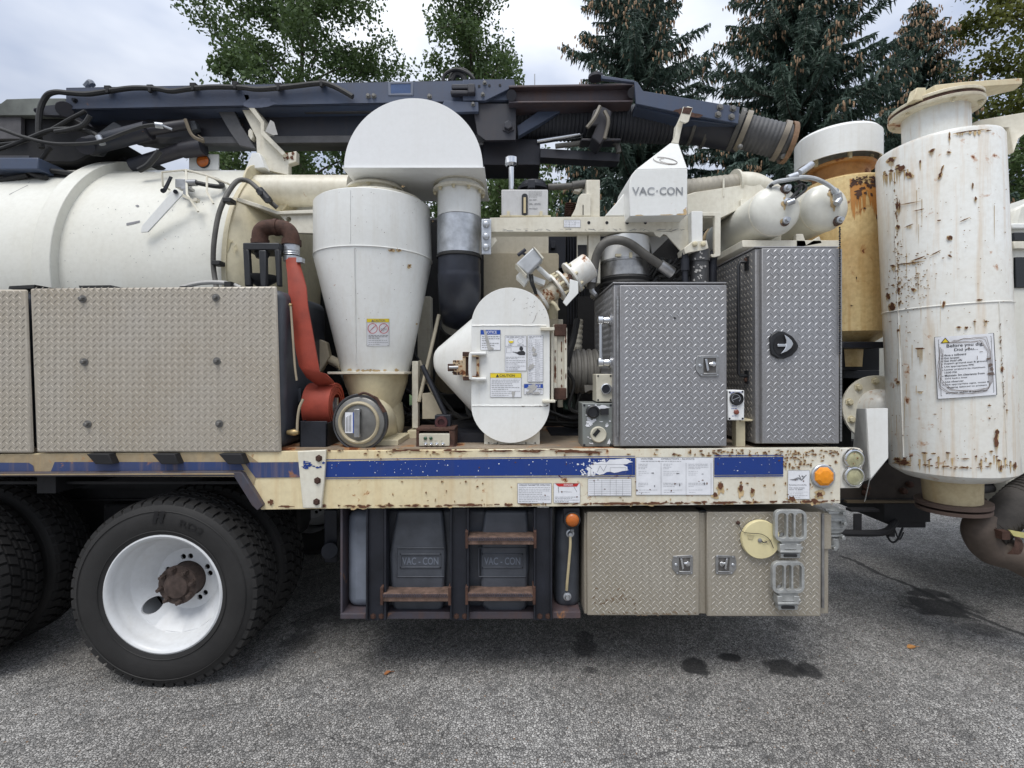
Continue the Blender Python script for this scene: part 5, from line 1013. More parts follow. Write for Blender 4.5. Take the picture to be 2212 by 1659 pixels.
part('slanted_rod', G().cyl(W(912,790,2.9), W(962,895,2.85), .016, n=10), M_frame)
part('spring_bracket', G().pp([(912,850),(930,848),(955,880),(955,905),(912,905)], 2.95, .03), M_tan, bevel=.003)
part('machine_base', G().bp(700,905,1330,935,3.5,.9).bp(960,915,1050,930,2.95,.2), M_dark)
part('fairlead', G().cyl(W(740,790,2.95), W(700,770,3.1), .03, n=12).pp([(684,730),(705,740),(712,770),(690,806),(676,800)], 3.0, .05), M_tan, bevel=.006)
pieces('deck_mat', G().bp(975,935,1046,960,2.72,.3).bp(1190,938,1262,950,3.0,.4), M_frame)
ch_ = part('intake_hose', corrugated(W(1215,802,3.02), W(1330,802,3.02), .142, 9, .07, 32), M_corr)
part('spiral_tube', corrugated(W(1250,690,3.15), W(1246,800,3.15), .03, 10, .15, 12), M_cream)
part('drop_hose', G().tube([W(1247,690,2.95), W(1238,735,2.92), W(1226,780,2.9), W(1222,860,2.9)], .02, 8).tube([W(1225,800,2.85), W(1240,830,2.85), W(1230,880,2.85), W(1262,895,2.85)], .010, 6), M_rubber)
part('hose_bracket', G().pp([(1388,828),(1398,828),(1400,842),(1392,848),(1386,840)], 3.0, .02) if False else G().pp([(1262,832),(1286,832),(1284,846),(1276,842),(1264,848)], 2.86, .02), M_corr)
# control boxes standing on the deck
cs = part('control_box', G().bp(899,925,982,931,2.58,.16).bp(899,928,905,968,2.58,.16).bp(970,928,982,968,2.58,.16).pp([(890,968),(905,962),(978,962),(992,968)], 2.57, .1), M_rust, bevel=.002)
part('switch_panel', G().bp(905,937,971,968,2.57,.12), M_beige, cs, bevel=.003)
for x in (920,932,944,957): part('toggle_switch', G().lathe(W(x,959,2.57), (0,-1,0), [(0,.009),(.006,.009),(.007,.004),(.025,.003),(.027,0)], 10, caps=False), M_chrome, cs)
for x in (919,931): part('indicator', G().lathe(W(x,946.5,2.57), (0,-1,0), [(0,.009),(.006,.009),(.010,.005),(.011,0)], 12, caps=False), plain('green_lens', (.02,.07,.035), .3), cs)
g = G()
for x in (920,932,944,957): g.print_lines((x-5,952,x+5,953.5), 1, flat(2.569), .8)
part('panel_print', g, M_greyink, cs, sm=0)
so_ = part('socket_box', G().bp(939,897,973,930,2.66,.08), M_frame, bevel=.003)
part('socket', G().lathe(W(954,912,2.66), (0,-1,0), [(0,.034),(.02,.034),(.02,.020),(.008,.018),(.008,0)], 20, caps=False), plain('socket_red', (.07,.02,.02), .5), so_)
# ---------------------------------------------------------------- upper beam with what stands on it
Yu = 2.84
hole = lambda x, y, r=4: [(x+r*math.cos(i*.7854), y+r*math.sin(i*.7854)) for i in range(8)]
ub = part('upper_beam', G().pp([(1058,470),(1486,466),(1486,500),(1400,501),(1058,501)], Yu, .006, [hole(1272,481.5,3), hole(1311,481,3), hole(1355,480.5,3), hole(1394,480,3)]).box(W(1058,500.5,Yu), W(1486,469,Yu)+Vector((0,.10,0))) if False else
   G().pp([(1058,470),(1486,466),(1486,500),(1400,501),(1058,501)], Yu, .10), M_cream, bevel=.004)
for x in (1272,1311,1355,1394): part('beam_hole', G().lathe(W(x,481,Yu-.001), (0,-1,0), [(0,.0095),(.0005,.0095),(.0005,0)], 14, caps=False), M_dark, ub, sm=0)
mp_ = part('mounting_plate', G().bp(1040,473,1061,549,2.80,.02), M_galv, bevel=.003)
for y in (485,511,534): bolt(mp_, W(1050,y,2.80), M_galv, .020, .02, n=16)
part('beam_gusset', G().pp([(1060,515),(1070,513),(1074,519),(1060,536)], 2.85, .01), M_cream)
g = G()
for _ in range(40): x = rnd.uniform(1070,1480); g.line([(x, rnd.uniform(478,499)), (x+rnd.uniform(2,16), rnd.uniform(478,499))] if False else [(x, 497+rnd.uniform(-3,2)), (x+rnd.uniform(2,14), 497+rnd.uniform(-3,2))], rnd.uniform(.4,1), flat(Yu-.001))
part('scratches', g, M_greyink, ub, sm=0, kind='stuff')
dk = G().frame((1218,475,1254,491), .5, flat(Yu-.003)).line([(1230,479),(1230,491)], .4, flat(Yu-.003)).line([(1242,479),(1242,491)], .4, flat(Yu-.003)).print_lines((1220,476,1252,490), 4, flat(Yu-.003), .5)
part('sticker', G().quad((1218,475,1254,491), flat(Yu-.0015)), M_paper, ub, sm=0); part('sticker_print', dk, M_greyink, ub, sm=0)
ot = part('oil_tank', G().bp(1083,409,1184,467,2.86,.3), paint('oiltank', (.60,.60,.60), .4, (.3,.28,.24), .3, .1, .25), bevel=.006)
part('tank_foot', G().bp(1080,465,1190,468,2.85,.34).bp(1095,456,1101,468,2.84,.02).bp(1166,456,1172,468,2.84,.02), M_head, ot)
part('filter_cap', G().lathe((W(1152,0,3.0).x,3.0,W(0,410,3.0).z-.01), (0,0,1), [(0,.10),(.02,.10),(.024,.085),(.05,.075),(.062,.04),(.062,0)], 24, caps=False).bp(1140,388,1156,405,2.88,.03), M_frame, ot, bevel=.002)
part('filler_neck', G().cyl(W(1105,410,3.0), W(1105,358,3.0), .018, n=14).lathe(W(1105,360,3.0), (0,0,1), [(0,.03),(.014,.042),(.05,.042),(.056,.036),(.056,0)], 20, caps=False), M_chrome, ot)
part('sight_gauge', G().pp(RR(1127,418,1140,466,6), 2.85, .012), M_black, ot, bevel=.003)
part('gauge_tube', G().bp(1131,426,1136,460,2.846,.006), plain('oil_amber', (.60,.50,.30), .3), ot)
fo = flat(2.8585); g = G().text('OIL LEVEL', (1142,438.5,1169,442.5), fo).text('HOT', (1151,430,1159,433.5), fo).text('COLD', (1150,449,1161,452.5), fo).line([(1143,431.8),(1149,431.8)], 1.2, fo).line([(1143,450.8),(1149,450.8)], 1.2, fo).print_lines((1142,413,1172,427), 5, fo, .6)
part('gauge_lettering', g, M_greyink, ot, sm=0)
ap_ = part('air_pipe', G().cyl(W(1184,404,2.96), W(1240,402,2.96), .019, n=14).cyl(W(1236,402,2.96), W(1266,398,2.96), .028, n=14), M_hose)
part('lift_post', G().bp(1267,388,1296,468,2.88,.16).pp([(1252,415),(1268,395),(1268,388),(1240,402),(1240,412)], 2.95, .05).pp([(1234,467),(1243,450),(1250,425),(1256,418),(1276,418),(1276,467)], 2.86, .02).bp(1257,441,1262,467,2.86,.1), M_cream, bevel=.004)
part('spring', corrugated(W(1232,440,3.05), W(1230,468,3.05), .035, 7, .3, 12), M_rust)
part('lower_post', G().bp(1247,507,1269,590,2.9,.03).bp(1271,507,1297,612,2.9,.12).pp([(1247,590),(1269,590),(1269,606),(1247,592)], 2.9,.03), M_cream, bevel=.003)
part('post_window', G().bp(1248,529,1268,559,2.896,.004), M_dark)
part('post_arm', G().bp(1240,604,1296,612,2.95,.05).cyl(W(1243,611,2.85), W(1262,610,2.85), .022, n=12), M_tan)
# white shroud carrying the name
sh = part('name_shroud', G().pp([(1359,400),(1364,378),(1374,366),(1485,364),(1485,465),(1360,467)], 2.72, .34), M_white, bevel=.004)
shp = W(1374,366,2.72); 
top = [W(1374,366,2.72), W(1485,364,2.72), W(1466,311,2.80), W(1448,309,2.80)]; back = [Vector((p.x, 3.06, p.z)) for p in top[:2]] + [Vector((top[2].x,2.98,top[2].z)), Vector((top[3].x,2.98,top[3].z))]
part('shroud_hood', G().add(top+back, [(0,1,2,3),(7,6,5,4),(0,3,7,4),(1,5,6,2),(3,2,6,7),(0,4,5,1)]), M_white, sh, bevel=.003)
part('shroud_name', G().text('VAC', (1365.5,404,1414,421), flat(2.7165)).text('CON', (1425,404,1475,421), flat(2.7165)).blob(1419.5,412.5,2,2,flat(2.7165),8,.1), plain('name_metal', (.42,.42,.42), .3, .8, .5, 14, .1), sh, sm=0)
hm = lambda x, y: W(x, y, 2.72+.08*(365-y)/55-.004)
part('shroud_emblem', G().line([(1439+26*math.cos(a)-2, 347+6.5*math.sin(a)+.16*26*math.cos(a)) for a in [i*.15-2.3 for i in range(38)]], 1.3, hm).line([(1444+19*math.cos(a), 348+5*math.sin(a)+.16*19*math.cos(a)) for a in [i*.2-.4 for i in range(24)]], 1.0, hm), plain('emblem_grey', (.20,.17,.15), .4), sh, sm=0)
part('rust_marks', G().blob(1480,458,4,6,flat(2.718),10,.4).blob(1473,463,12,1.4,flat(2.718),10,.4).blob(1380,465,10,1,flat(2.718),10,.4).blob(1440,464,14,1,flat(2.718),10,.4), M_rusthalo, sh, sm=0)
part('side_duct', G().pp([(1307,466),(1330,440),(1360,402),(1360,466)], 2.85, .25), M_white, bevel=.004)
part('rest_strap', G().pp([(1452,308),(1466,311),(1470,290),(1475,268),(1490,236),(1496,232),(1486,229),(1478,234),(1468,258),(1462,268),(1459,292)], 2.86, .05).pp([(1476,230),(1497,232),(1488,262),(1480,266),(1469,262)], 2.82, .012), M_cream, bevel=.003)
part('rust_patch', G().poly([(1477,231),(1496,233),(1490,247),(1473,244)], flat(2.818)), M_rust, sm=0)
# duct behind the shroud: corrugated sleeve and elbow
part('duct_sleeve', corrugated(W(1470,412,3.05), W(1594,398,3.05), .066, 11, .05, 24), plain('sleeve_tan', (.36,.33,.27), .55))
de = part('duct_elbow', G().tube([W(1590,398,3.05), W(1625,400,3.05), W(1655,415,3.1), W(1700,450,3.2)], .075, 20).pp([(1484,420),(1500,415),(1600,400),(1640,396),(1655,410),(1640,430),(1560,470),(1484,470)], 2.98, .3), M_cream, bevel=.004)
part('elbow_flange', G().lathe(W(1586,398,3.05), (1,.1,.1), [(0,.09),(.014,.09)], 24).cyl(W(1563,425,2.98), W(1563,385,2.98), .006, n=6), M_cream, de)
# right hand post of the beam and its lift cylinder
part('end_post', G().bp(1494,456,1518,530,2.78,.1), M_cyc, bevel=.003)
part('end_gusset', G().pp([(1400,500),(1486,498),(1495,500),(1495,528),(1480,553),(1440,508),(1434,505),(1426,513),(1416,508),(1412,501)], 2.83, .012, [hole(1479,538,2.5)]), M_cream, bevel=.002)
cl_ = part('cylinder_clamp', G().pp([(1478,536),(1495,522),(1527,519),(1531,536),(1520,540),(1490,545),(1480,548)], 2.76, .12), M_cream, bevel=.003)
for x in (1501,1519): bolt(cl_, W(x,527,2.755), M_head, .015, .012, n=12)
part('lift_ram', G().cyl(W(1511,538,2.82), W(1511,620,2.82), .052, n=24).cyl(W(1511,540,2.82), W(1511,566,2.82), .058, n=24), paint('ram_black', (.022,.022,.025), .4, (.5,.5,.48), .15, .0, .0), cl_)
pieces('ram_fitting', G().cyl(W(1480,545,2.8), W(1480,615,2.8), .018, n=10).cyl(W(1480,560,2.8), W(1480,585,2.8), .025, n=10).cyl(W(1538,545,2.85), W(1538,615,2.85), .028, n=12).bp(1525,545,1550,560,2.82,.06).bp(1545,535,1556,548,2.82,.06), M_frame, cl_)
part('paint_flakes', (lambda g: [g.blob(rnd.uniform(1498,1525), rnd.uniform(542,610), rnd.uniform(.8,3), rnd.uniform(.8,3), onsurf(lambda p: math.hypot(p.x-W(1511,0,2.82).x, p.y-2.82)-.0585,2.5,3.2), 8) for _ in range(24)] and g)(G()), M_worn, cl_, sm=0, kind='stuff')
part('loop_bracket', G().pp([(1518,458),(1557,458),(1557,552),(1548,555),(1536,555),(1536,549),(1544,549),(1544,466),(1518,466)], 2.80, .03), M_cream, bevel=.003)
g = G().pp([(1420,508),(1480,545),(1480,600),(1390,600),(1390,540)], 3.3, .05)
part('dark_shield', g, M_dark)
# drum of the blower filter with rubber coupling
dm = W(1350,0,2.98).x
part('filter_drum', G().cyl((dm,2.98,W(0,505,2.85).z), (dm,2.98,W(0,556,2.85).z), .148, n=40).pp([(1388,508),(1400,508),(1400,548),(1392,556)], 2.9, .1).pp([(1400,508),(1450,508),(1410,548)], 3.0, .02), M_duct, bevel=.002)
part('stainless_band', G().lathe((dm,2.98,W(0,556,2.85).z), (0,0,-1), [(0,.148),(.0,.152),(.012,.152),(.014,.145),(.05,.145),(.05,.150),(.10,.150),(.10,.14)], 40), M_steel)
part('rubber_coupling', G().lathe((dm,2.98,W(0,556,2.85).z-.10), (0,0,-1), [(0,.148),(.015,.160),(.03,.150),(.045,.162),(.06,.150),(.075,.163),(.09,.150),(.11,.163),(.25,.16)], 40, caps=False), M_rubber)
part('band_latch', G().bp(1330,548,1342,553,2.82,.02).bp(1360,545,1366,556,2.82,.02), M_head)
part('arched_hose', G().tube([W(1276,625,2.86), W(1282,590,2.84), W(1288,555,2.82), W(1303,528,2.80), W(1330,519,2.80), W(1360,526,2.80), W(1400,555,2.82), W(1445,585,2.86)], .026, 12), M_hose)
pieces('hose_end', G().cyl(W(1281,582,2.83), W(1278,610,2.84), .032, n=14).cyl(W(1425,572,2.845), W(1452,590,2.86), .034, n=14).tube([W(1279,612,2.85), W(1279,628,2.85), W(1286,638,2.85), W(1280,640,2.9)], .016, 8), M_steel)
g = G()
for i in range(16):
    x, y = rnd.uniform(1395,1470), rnd.uniform(560,600); g.tube([W(x,y,2.95), W(x+rnd.uniform(-25,25),y+rnd.uniform(-22,12),2.9), W(x+rnd.uniform(-30,30),y+rnd.uniform(-10,25),2.9), W(x+rnd.uniform(-40,20),615,2.95)], rnd.uniform(.008,.016), 6, 5)
part('hose_tangle', g, M_rubber, kind='stuff')
# ---------------------------------------------------------------- upper tool cabinets
def cabinet(x0, y0, x1, y1, Y, d, label, mat, bar):
    a = W(x0,y1,Y); b = W(x1,y0,Y)
    c = part('tool_cabinet', G().box((a.x, Y+.025, a.z), (b.x, Y+d, b.z)), mat, label=label, bevel=.005)
    part('cabinet_lid', G().box((a.x-.006, Y+.018, b.z+.002), (b.x+.004, Y+d+.004, b.z+.010)), mat, c, bevel=.002)
    return c, a, b
Ym = 2.50
mc, a, b = cabinet(1328,612,1571,966,Ym,.62,'lower middle tread plate cabinet with chrome grab handle and sunken latch', M_tr2, M_bar)
dx0 = 1339; da = W(dx0,964,Ym)
part('cabinet_door', G().bp(dx0,616,1570,964,Ym,.022), M_tr2, mc, bevel=.004)
part('tread_bars', treads(da+Vector((.006,-.001,.006)), (1,0,0), (0,0,1), S(1570-dx0,Ym)-.012, S(348,Ym)-.012, skip=skips(Ym,dx0,964,[(1504,762,1562,820)])), M_bar, mc, kind='stuff', sm=20)
part('tread_bars', treads(Vector((a.x-.001,Ym+.04,a.z+.006)), (0,1,0), (0,0,1), .57, b.z-a.z-.012), M_bar, mc, kind='stuff', sm=20)
latch_paddle(mc, 1530, 790, Ym, 1.12)
g = G()
for i in range(40): g.cyl(W(1334.5,640+i*7.6,Ym+.008), W(1334.5,640+i*7.6+6.8,Ym+.008), .006, n=8)
part('piano_hinge', g, M_steel, mc)
part('latch_catch', G().blob(1458,687,3,2,flat(Ym-.0035),8,.2), M_dark, mc, sm=0)
hx = a.x
gh = part('grab_handle', G().cyl((hx-.055,2.60,W(0,697,2.6).z),(hx-.055,2.60,W(0,782,2.6).z), .011, n=14), M_chrome, mc)
for y in (692,783): part('handle_post', G().lathe((hx,2.60,W(0,y,2.6).z), (-1,0,0), [(0,.034),(.010,.034),(.014,.022),(.04,.018),(.045,.024),(.07,.024),(.074,.012),(.074,0)], 18, caps=False), M_chrome, mc)
Yt = 2.51
tc_, a, b = cabinet(1637,534,1814,960,Yt,.55,'tall tread plate cabinet with black round latch and long black grab bar', M_tr2, M_bar)
part('cabinet_door', G().bp(1646,536,1813,958,Yt,.022), M_tr2, tc_, bevel=.004)
da = W(1646,958,Yt)
part('tread_bars', treads(da+Vector((.006,-.001,.006)), (1,0,0), (0,0,1), S(167,Yt)-.012, S(422,Yt)-.012, skip=lambda u, v: math.hypot(1646+(u+.006)*F/Yt-1694, 958-(v+.006)*F/Yt-747) < 31), M_bar, tc_, kind='stuff', sm=20)
part('tread_bars', treads(Vector((a.x-.001,Yt+.04,a.z+.006)), (0,1,0), (0,0,1), .50, b.z-a.z-.012), M_bar1, tc_, kind='stuff', sm=20)
g = G()
for i in range(54): g.cyl(W(1816,538+i*7.7,Yt+.01), W(1816,538+i*7.7+7,Yt+.01), .006, n=8)
part('piano_hinge', g, M_steel, tc_)
pts = [(1694+30*math.cos(t)*(1 if math.cos(t) > 0 else 1.0)+ (6 if abs(math.sin(t)) < .4 and math.cos(t) > 0 else 0), 747+30*math.sin(t)) for t in [2*math.pi*i/40 for i in range(40)]]
pts = [(1664,730),(1668,722),(1680,715),(1695,716),(1712,726),(1723,740),(1726,747),(1723,756),(1712,768),(1695,775),(1680,774),(1668,766),(1665,755)]
rl_ = part('round_latch', G().pp(pts, Yt-.014, .016), M_black, tc_, bevel=.006, seg=3)
part('latch_dish', G().lathe(W(1695,746,Yt-.015), (0,-1,0), [(0,.060),(.001,.060),(.001,.0)], 28, caps=False), M_dark, tc_)
part('latch_grip', G().pp([(1695,723),(1704,729),(1711,736),(1714,743),(1709,752),(1700,759),(1687,764),(1695,755),(1699,747),(1699,735)], Yt-.030, .014).bp(1680,743,1700,749,Yt-.024,.008), M_chrome, tc_, bevel=.002)
gz0 = 2.62
gx = a.x-.05; z0, z1 = W(0,577,gz0).z, W(0,806,gz0).z
part('grab_bar', G().tube([(a.x,gz0-.0,W(0,566,gz0).z),(gx+.008,gz0,W(0,566,gz0).z),(gx,gz0,W(0,576,gz0).z),(gx,gz0,z1),(gx+.008,gz0,z1-.015),(a.x,gz0,z1-.015)], .009, 10, 1).box((a.x-.008,gz0-.02,W(0,584,gz0).z),(a.x-.001,gz0+.02,W(0,555,gz0).z)).box((a.x-.008,gz0-.02,W(0,828,gz0).z),(a.x-.001,gz0+.02,W(0,800,gz0).z)), M_black, tc_)
for y in (562,820): bolt(tc_, (a.x-.008,gz0,W(0,y,gz0).z), M_rust, .010, .010, (-1,0,0))
# small gauge boxes
gp = part('gauge_panel', G().bp(1258,871,1323,965,2.56,.16), M_greybox, bevel=.004)
part('hour_meter', G().lathe(W(1292,938,2.56), (0,-1,0), [(0,.043),(.014,.043),(.018,.038),(.016,.034),(.016,0)], 28, caps=False), M_beige, gp)
part('meter_window', G().prism([W(1280,939,2.5425), W(1291,926,2.5425), W(1297,931,2.5425), W(1286,944,2.5425)], (0,-.0015,0)), M_dark, gp)
part('plug_socket', G().lathe(W(1280,889,2.56), (0,-1,0), [(0,.036),(.016,.036),(.022,.028),(.012,.024),(.012,0)], 22, caps=False).bp(1298,883,1315,896,2.54,.02), M_black, gp)
g = G(); f_ = flat(2.5575)
for _ in range(34): g.blob(rnd.choice((rnd.uniform(1265,1318), rnd.uniform(1268,1285))), rnd.choice((rnd.uniform(876,882), rnd.uniform(898,920), rnd.uniform(875,960))), rnd.uniform(1,5), rnd.uniform(.8,3), f_, 9, .5)
g.blob(1300,880,14,4,f_,12,.4).blob(1276,912,7,6,f_,12,.5).blob(1315,955,4,6,f_,10,.5)
part('torn_label', g, M_paper, gp, sm=0, kind='stuff')
for x, y in ((1262,875),(1319,875),(1262,961),(1319,961)): bolt(gp, W(x,y,2.56), M_frame, .006, .005, n=10)
gq = part('gauge_box', G().bp(1288,808,1323,868,2.57,.12), M_beige, bevel=.004)
part('gauge', G().lathe(W(1309,840,2.57), (0,-1,0), [(0,.029),(.012,.029),(.014,.025),(.008,.023),(.008,0)], 24, caps=False), M_chrome, gq); part('gauge_face', G().lathe(W(1309,840,2.561), (0,-1,0), [(0,.0225),(.001,.0225),(.001,0)], 24, caps=False), M_frame, gq)
for x, y in ((1292,812),(1319,812),(1292,864),(1319,864)): bolt(gq, W(x,y,2.57), M_frame, .005, .004, n=10)
gw = part('pressure_box', G().bp(1573,843,1608,908,2.50,.12), M_duct, bevel=.004)
part('gauge', G().lathe(W(1590,861,2.50), (0,-1,0), [(0,.035),(.012,.035),(.015,.031),(.008,.029),(.008,0)], 26, caps=False), M_black, gw); part('gauge_needle', G().line([(1583,864),(1597,858)], 1.2, flat(2.4905)).line([(1590+9*math.cos(t),861+9*math.sin(t)) for t in [2.2+i*.3 for i in range(17)]], 1, flat(2.4905)), M_galv, gw, sm=0)
part('push_button', G().lathe(W(1590,890,2.50), (0,-1,0), [(0,.013),(.008,.013),(.012,.009),(.013,0)], 16, caps=False), plain('button_brown', (.20,.06,.04), .4), gw)
g = G().print_lines((1578,846,1603,851), 2, flat(2.4985), 1).print_lines((1581,876,1600,878), 1, flat(2.4985), 1).print_lines((1580,881,1600,884), 1, flat(2.4985), .9).print_lines((1581,897,1600,900), 1, flat(2.4985), .9); part('panel_print', g, M_sblue, gw, sm=0)
for x, y in ((1576,847),(1604,846),(1576,904),(1604,904)): bolt(gw, W(x,y,2.50), M_frame, .005, .004, n=10)
part('box_post', G().bp(1590,908,1610,965,2.58,.05).bp(1600,906,1626,910,2.56,.1), M_head, bevel=.002)
# ---------------------------------------------------------------- air tanks
def air_tank(cx, cy_, r, Y, ln):
    c = W(cx, cy_, Y); rr = S(r, Y)
    t = part('air_tank', G().lathe(c+Vector((0,-.02,0)), (0,1,0), [(-.012,0),(-.008,rr*.5),(.010,rr*.85),(.035,rr*.985),(.06,rr),(ln,rr),(ln+.03,rr*.9),(ln+.05,0)], 44, caps=False), M_tank)
    part('tank_seam', G().lathe(c+Vector((0,.04,0)), (0,1,0), [(0,rr),(.003,rr+.003),(.008,rr+.003),(.011,rr)], 44, caps=False), M_cream, t)
    return t, c, rr
t1, c1, r1 = air_tank(1679,452,53,2.72,.75); t2, c2, r2_ = air_tank(1786,446,50,2.82,.9)
for t, L_ in ((t1, ((1695,410),(1695,439),(1693,479))), (t2, ((1796,418),(1802,442),(1808,478)))):
    Yf = 2.69 if t is t1 else 2.79
    h = G()
    for x, y in L_:
        part('fitting', G().lathe(W(x,y,Yf+.02), (0,-1,0), [(-.02,.020),(.03,.020),(.032,.013),(.05,.012),(.05,0)], 14, caps=False), M_galv, t); h.lathe(W(x,y,Yf+.018), (0,-1,0), [(-.01,.028),(.012,.028),(.012,.02)], 14, caps=False)
    part('rust_ring', h, M_rustb, t)
    cc_, rq = (c1, r1) if t is t1 else (c2, r2_); pr = [(-.012,0),(-.008,rq*.5),(.010,rq*.85),(.035,rq*.985),(.06,rq),(2,rq)]
    def fd_(p, cc_=cc_, pr=pr):
        q = p.y-cc_.y+.02; rr_ = math.hypot(p.x-cc_.x, p.z-cc_.z)
        if q < -.012: return 1
        for (ta, ra), (tb, rb2) in zip(pr, pr[1:]):
            if q <= tb: return rr_-(ra+(rb2-ra)*(q-ta)/(tb-ta))
        return rr_-rq
    md = onsurf(fd_, 2.4, 3.3, .002); hb2 = G()
    for (xa, ya), l, w2 in zip(L_, (24, 16, 10), (3.4, 3, 4)): hb2.poly([(xa-w2,ya),(xa+w2,ya),(xa+w2*.6,ya+l*.7),(xa,ya+l),(xa-w2*.7,ya+l*.8)], md).blob(xa,ya,8,7,md,12,.3)
    part('rust_bloom', hb2, M_rusthalo, t, sm=0, kind='stuff')
part('rust_band', G().lathe(c1+Vector((0,.66,0)), (0,1,0), [(0,r1+.002),(.07,r1+.002)], 44, caps=False), M_rusthalo, t1)
part('strap_plate', G().pp([(1600,432),(1662,420),(1690,430),(1688,524),(1606,522)], 2.96, .03), M_cream, bevel=.003)
part('cradle_rail', G().prism([W(1606,516,2.96), W(1606,530,2.96), W(1548,566,3.45), W(1548,552,3.45)], (.05,0,0)).prism([W(1600,430,2.97), W(1600,446,2.97), W(1535,492,3.45), W(1535,480,3.45)], (.03,0,0)), M_cream, bevel=.003)
part('tank_cradle', G().box((c1.x-r1-.03,2.78,c1.z-r1-.06),(c2.x+.05,3.6,c1.z-r1-.02)).prism([W(1720,505,2.78), W(1735,505,2.78), W(1742,528,2.78), W(1770,510,2.78), W(1776,525,2.78), W(1720,535,2.78)], (0,.03,0)), M_cream, bevel=.003)
part('valve_cable', G().tube([W(1664,430,2.66) if False else W(1655,412,2.75), W(1672,395,2.70), W(1705,388,2.68), W(1735,383,2.70), W(1763,387,2.72), W(1790,400,2.74), W(1806,415,2.74), W(1811,430,2.75)], .012, 8), plain('cable_pale', (.50,.52,.53), .45))
part('valve_cable', G().tube([W(1664,402,2.70), W(1682,390,2.72), W(1710,386,2.76), W(1725,392,2.78), W(1730,405,2.78), W(1722,414,2.72), W(1702,436,2.66)], .009, 8).tube([W(1715,405,2.7), W(1735,398,2.75), W(1740,410,2.72), W(1710,434,2.66)], .007, 6), M_rubber)
pieces('cable_joint', G().cyl(W(1702,385,2.69), W(1722,378,2.69), .018, n=10).cyl(W(1725,375,2.72), W(1752,356,2.80), .02, n=10).cyl(W(1808,418,2.74), W(1812,436,2.75), .022, n=10).cyl(W(1700,440,2.65), W(1716,434,2.64), .016, n=10).cyl(W(1806,440,2.74), W(1814,430,2.74), .018, n=10), M_galv)
g = G()
for i in range(60): g.cyl(W(1814,490+i*4.6,2.5), W(1814+(i%2)*.8,490+i*4.6+3.6,2.5), .0045, n=5)
part('hanging_chain', g, M_frame)
# ---------------------------------------------------------------- yellowed tank with rain cap
yx = W(1822,0,3.3).x; yz1 = 2.955
yt = part('yellowed_silencer', G().lathe((yx,3.3,yz1), (0,0,-1), [(0,.15),(.004,.24),(.02,.262),(1.02,.262),(1.12,.12),(1.25,.115),(1.25,.0)], 56, caps=False), M_ytank, label='yellowed silencer tank streaked with rust under its rain cap')
cx_ = W(1808,0,3.3).x; zr0, zr1 = 3.085, 3.262
part('rusty_neck', G().lathe((yx-.02,3.3,yz1), (0,0,1), [(-.02,.20),(.03,.17),(.10,.165),(.13,.175)], 44).lathe((yx-.02,3.3,yz1+.10), (0,0,1), [(0,.17),(0,.20),(.016,.205),(.016,.15)], 44), M_yneck, yt)
part('rain_cap', G().lathe((cx_,3.3,zr0), (0,0,1), [(.02,.235),(0,.25),(0,.256),(zr1-zr0,.256),(zr1-zr0+.02,.24),(zr1-zr0+.03,.0)], 56, caps=False), M_cyc, yt)
fy = onsurf(lambda p: math.hypot(p.x-yx, p.y-3.3)-.262, 2.6, 3.6, .002); fy2 = onsurf(lambda p: math.hypot(p.x-yx, p.y-3.3)-.262, 2.6, 3.6, .0035); h = G(); g = G()
for _ in range(34):
    x = rnd.uniform(1836,1902); y = 384+rnd.uniform(0,26); a = rnd.uniform(1.5,6); l = rnd.uniform(20,130)*rnd.random()+8
    h.poly([(x-a,y),(x+a,y),(x+a*.5,y+l*.6),(x+a*.15,y+l),(x-a*.2,y+l*.9),(x-a*.6,y+l*.5)], fy)
for _ in range(60): g.blob(rnd.uniform(1838,1904), 382+abs(rnd.gauss(0,16)), rnd.uniform(1,5), rnd.uniform(.8,3.4), fy2, 9, .55)
for x, y, a, b in ((1855,420,7,7),(1868,450,3,2),(1880,400,9,3),(1846,392,8,4),(1895,470,2,6),(1812,560,1.5,5),(1815,640,1,6),(1840,660,3,1),(1813,690,2,9),(1850,600,1.2,3)): g.blob(x,y,a,b,fy2,12,.5)
part('rust_run', h, plain('rust_run_orange', (.50,.22,.05), .6), yt, sm=0, kind='stuff'); part('rust_marks', g, M_rust, yt, sm=0, kind='stuff')
g = G()
for k in range(6): a = k*math.pi/3+.3; g.box((cx_+.19*math.cos(a)-.01,3.3+.19*math.sin(a)-.01,yz1+.11),(cx_+.19*math.cos(a)+.01,3.3+.19*math.sin(a)+.01,zr0+.03))
part('cap_strut', g, M_head, yt)
part('tank_base', G().bp(1820,738,1910,752,3.05,.4).bp(1820,752,1900,800,3.2,.3).bp(1820,800,1900,900,3.4,.3), M_frame, bevel=.004)
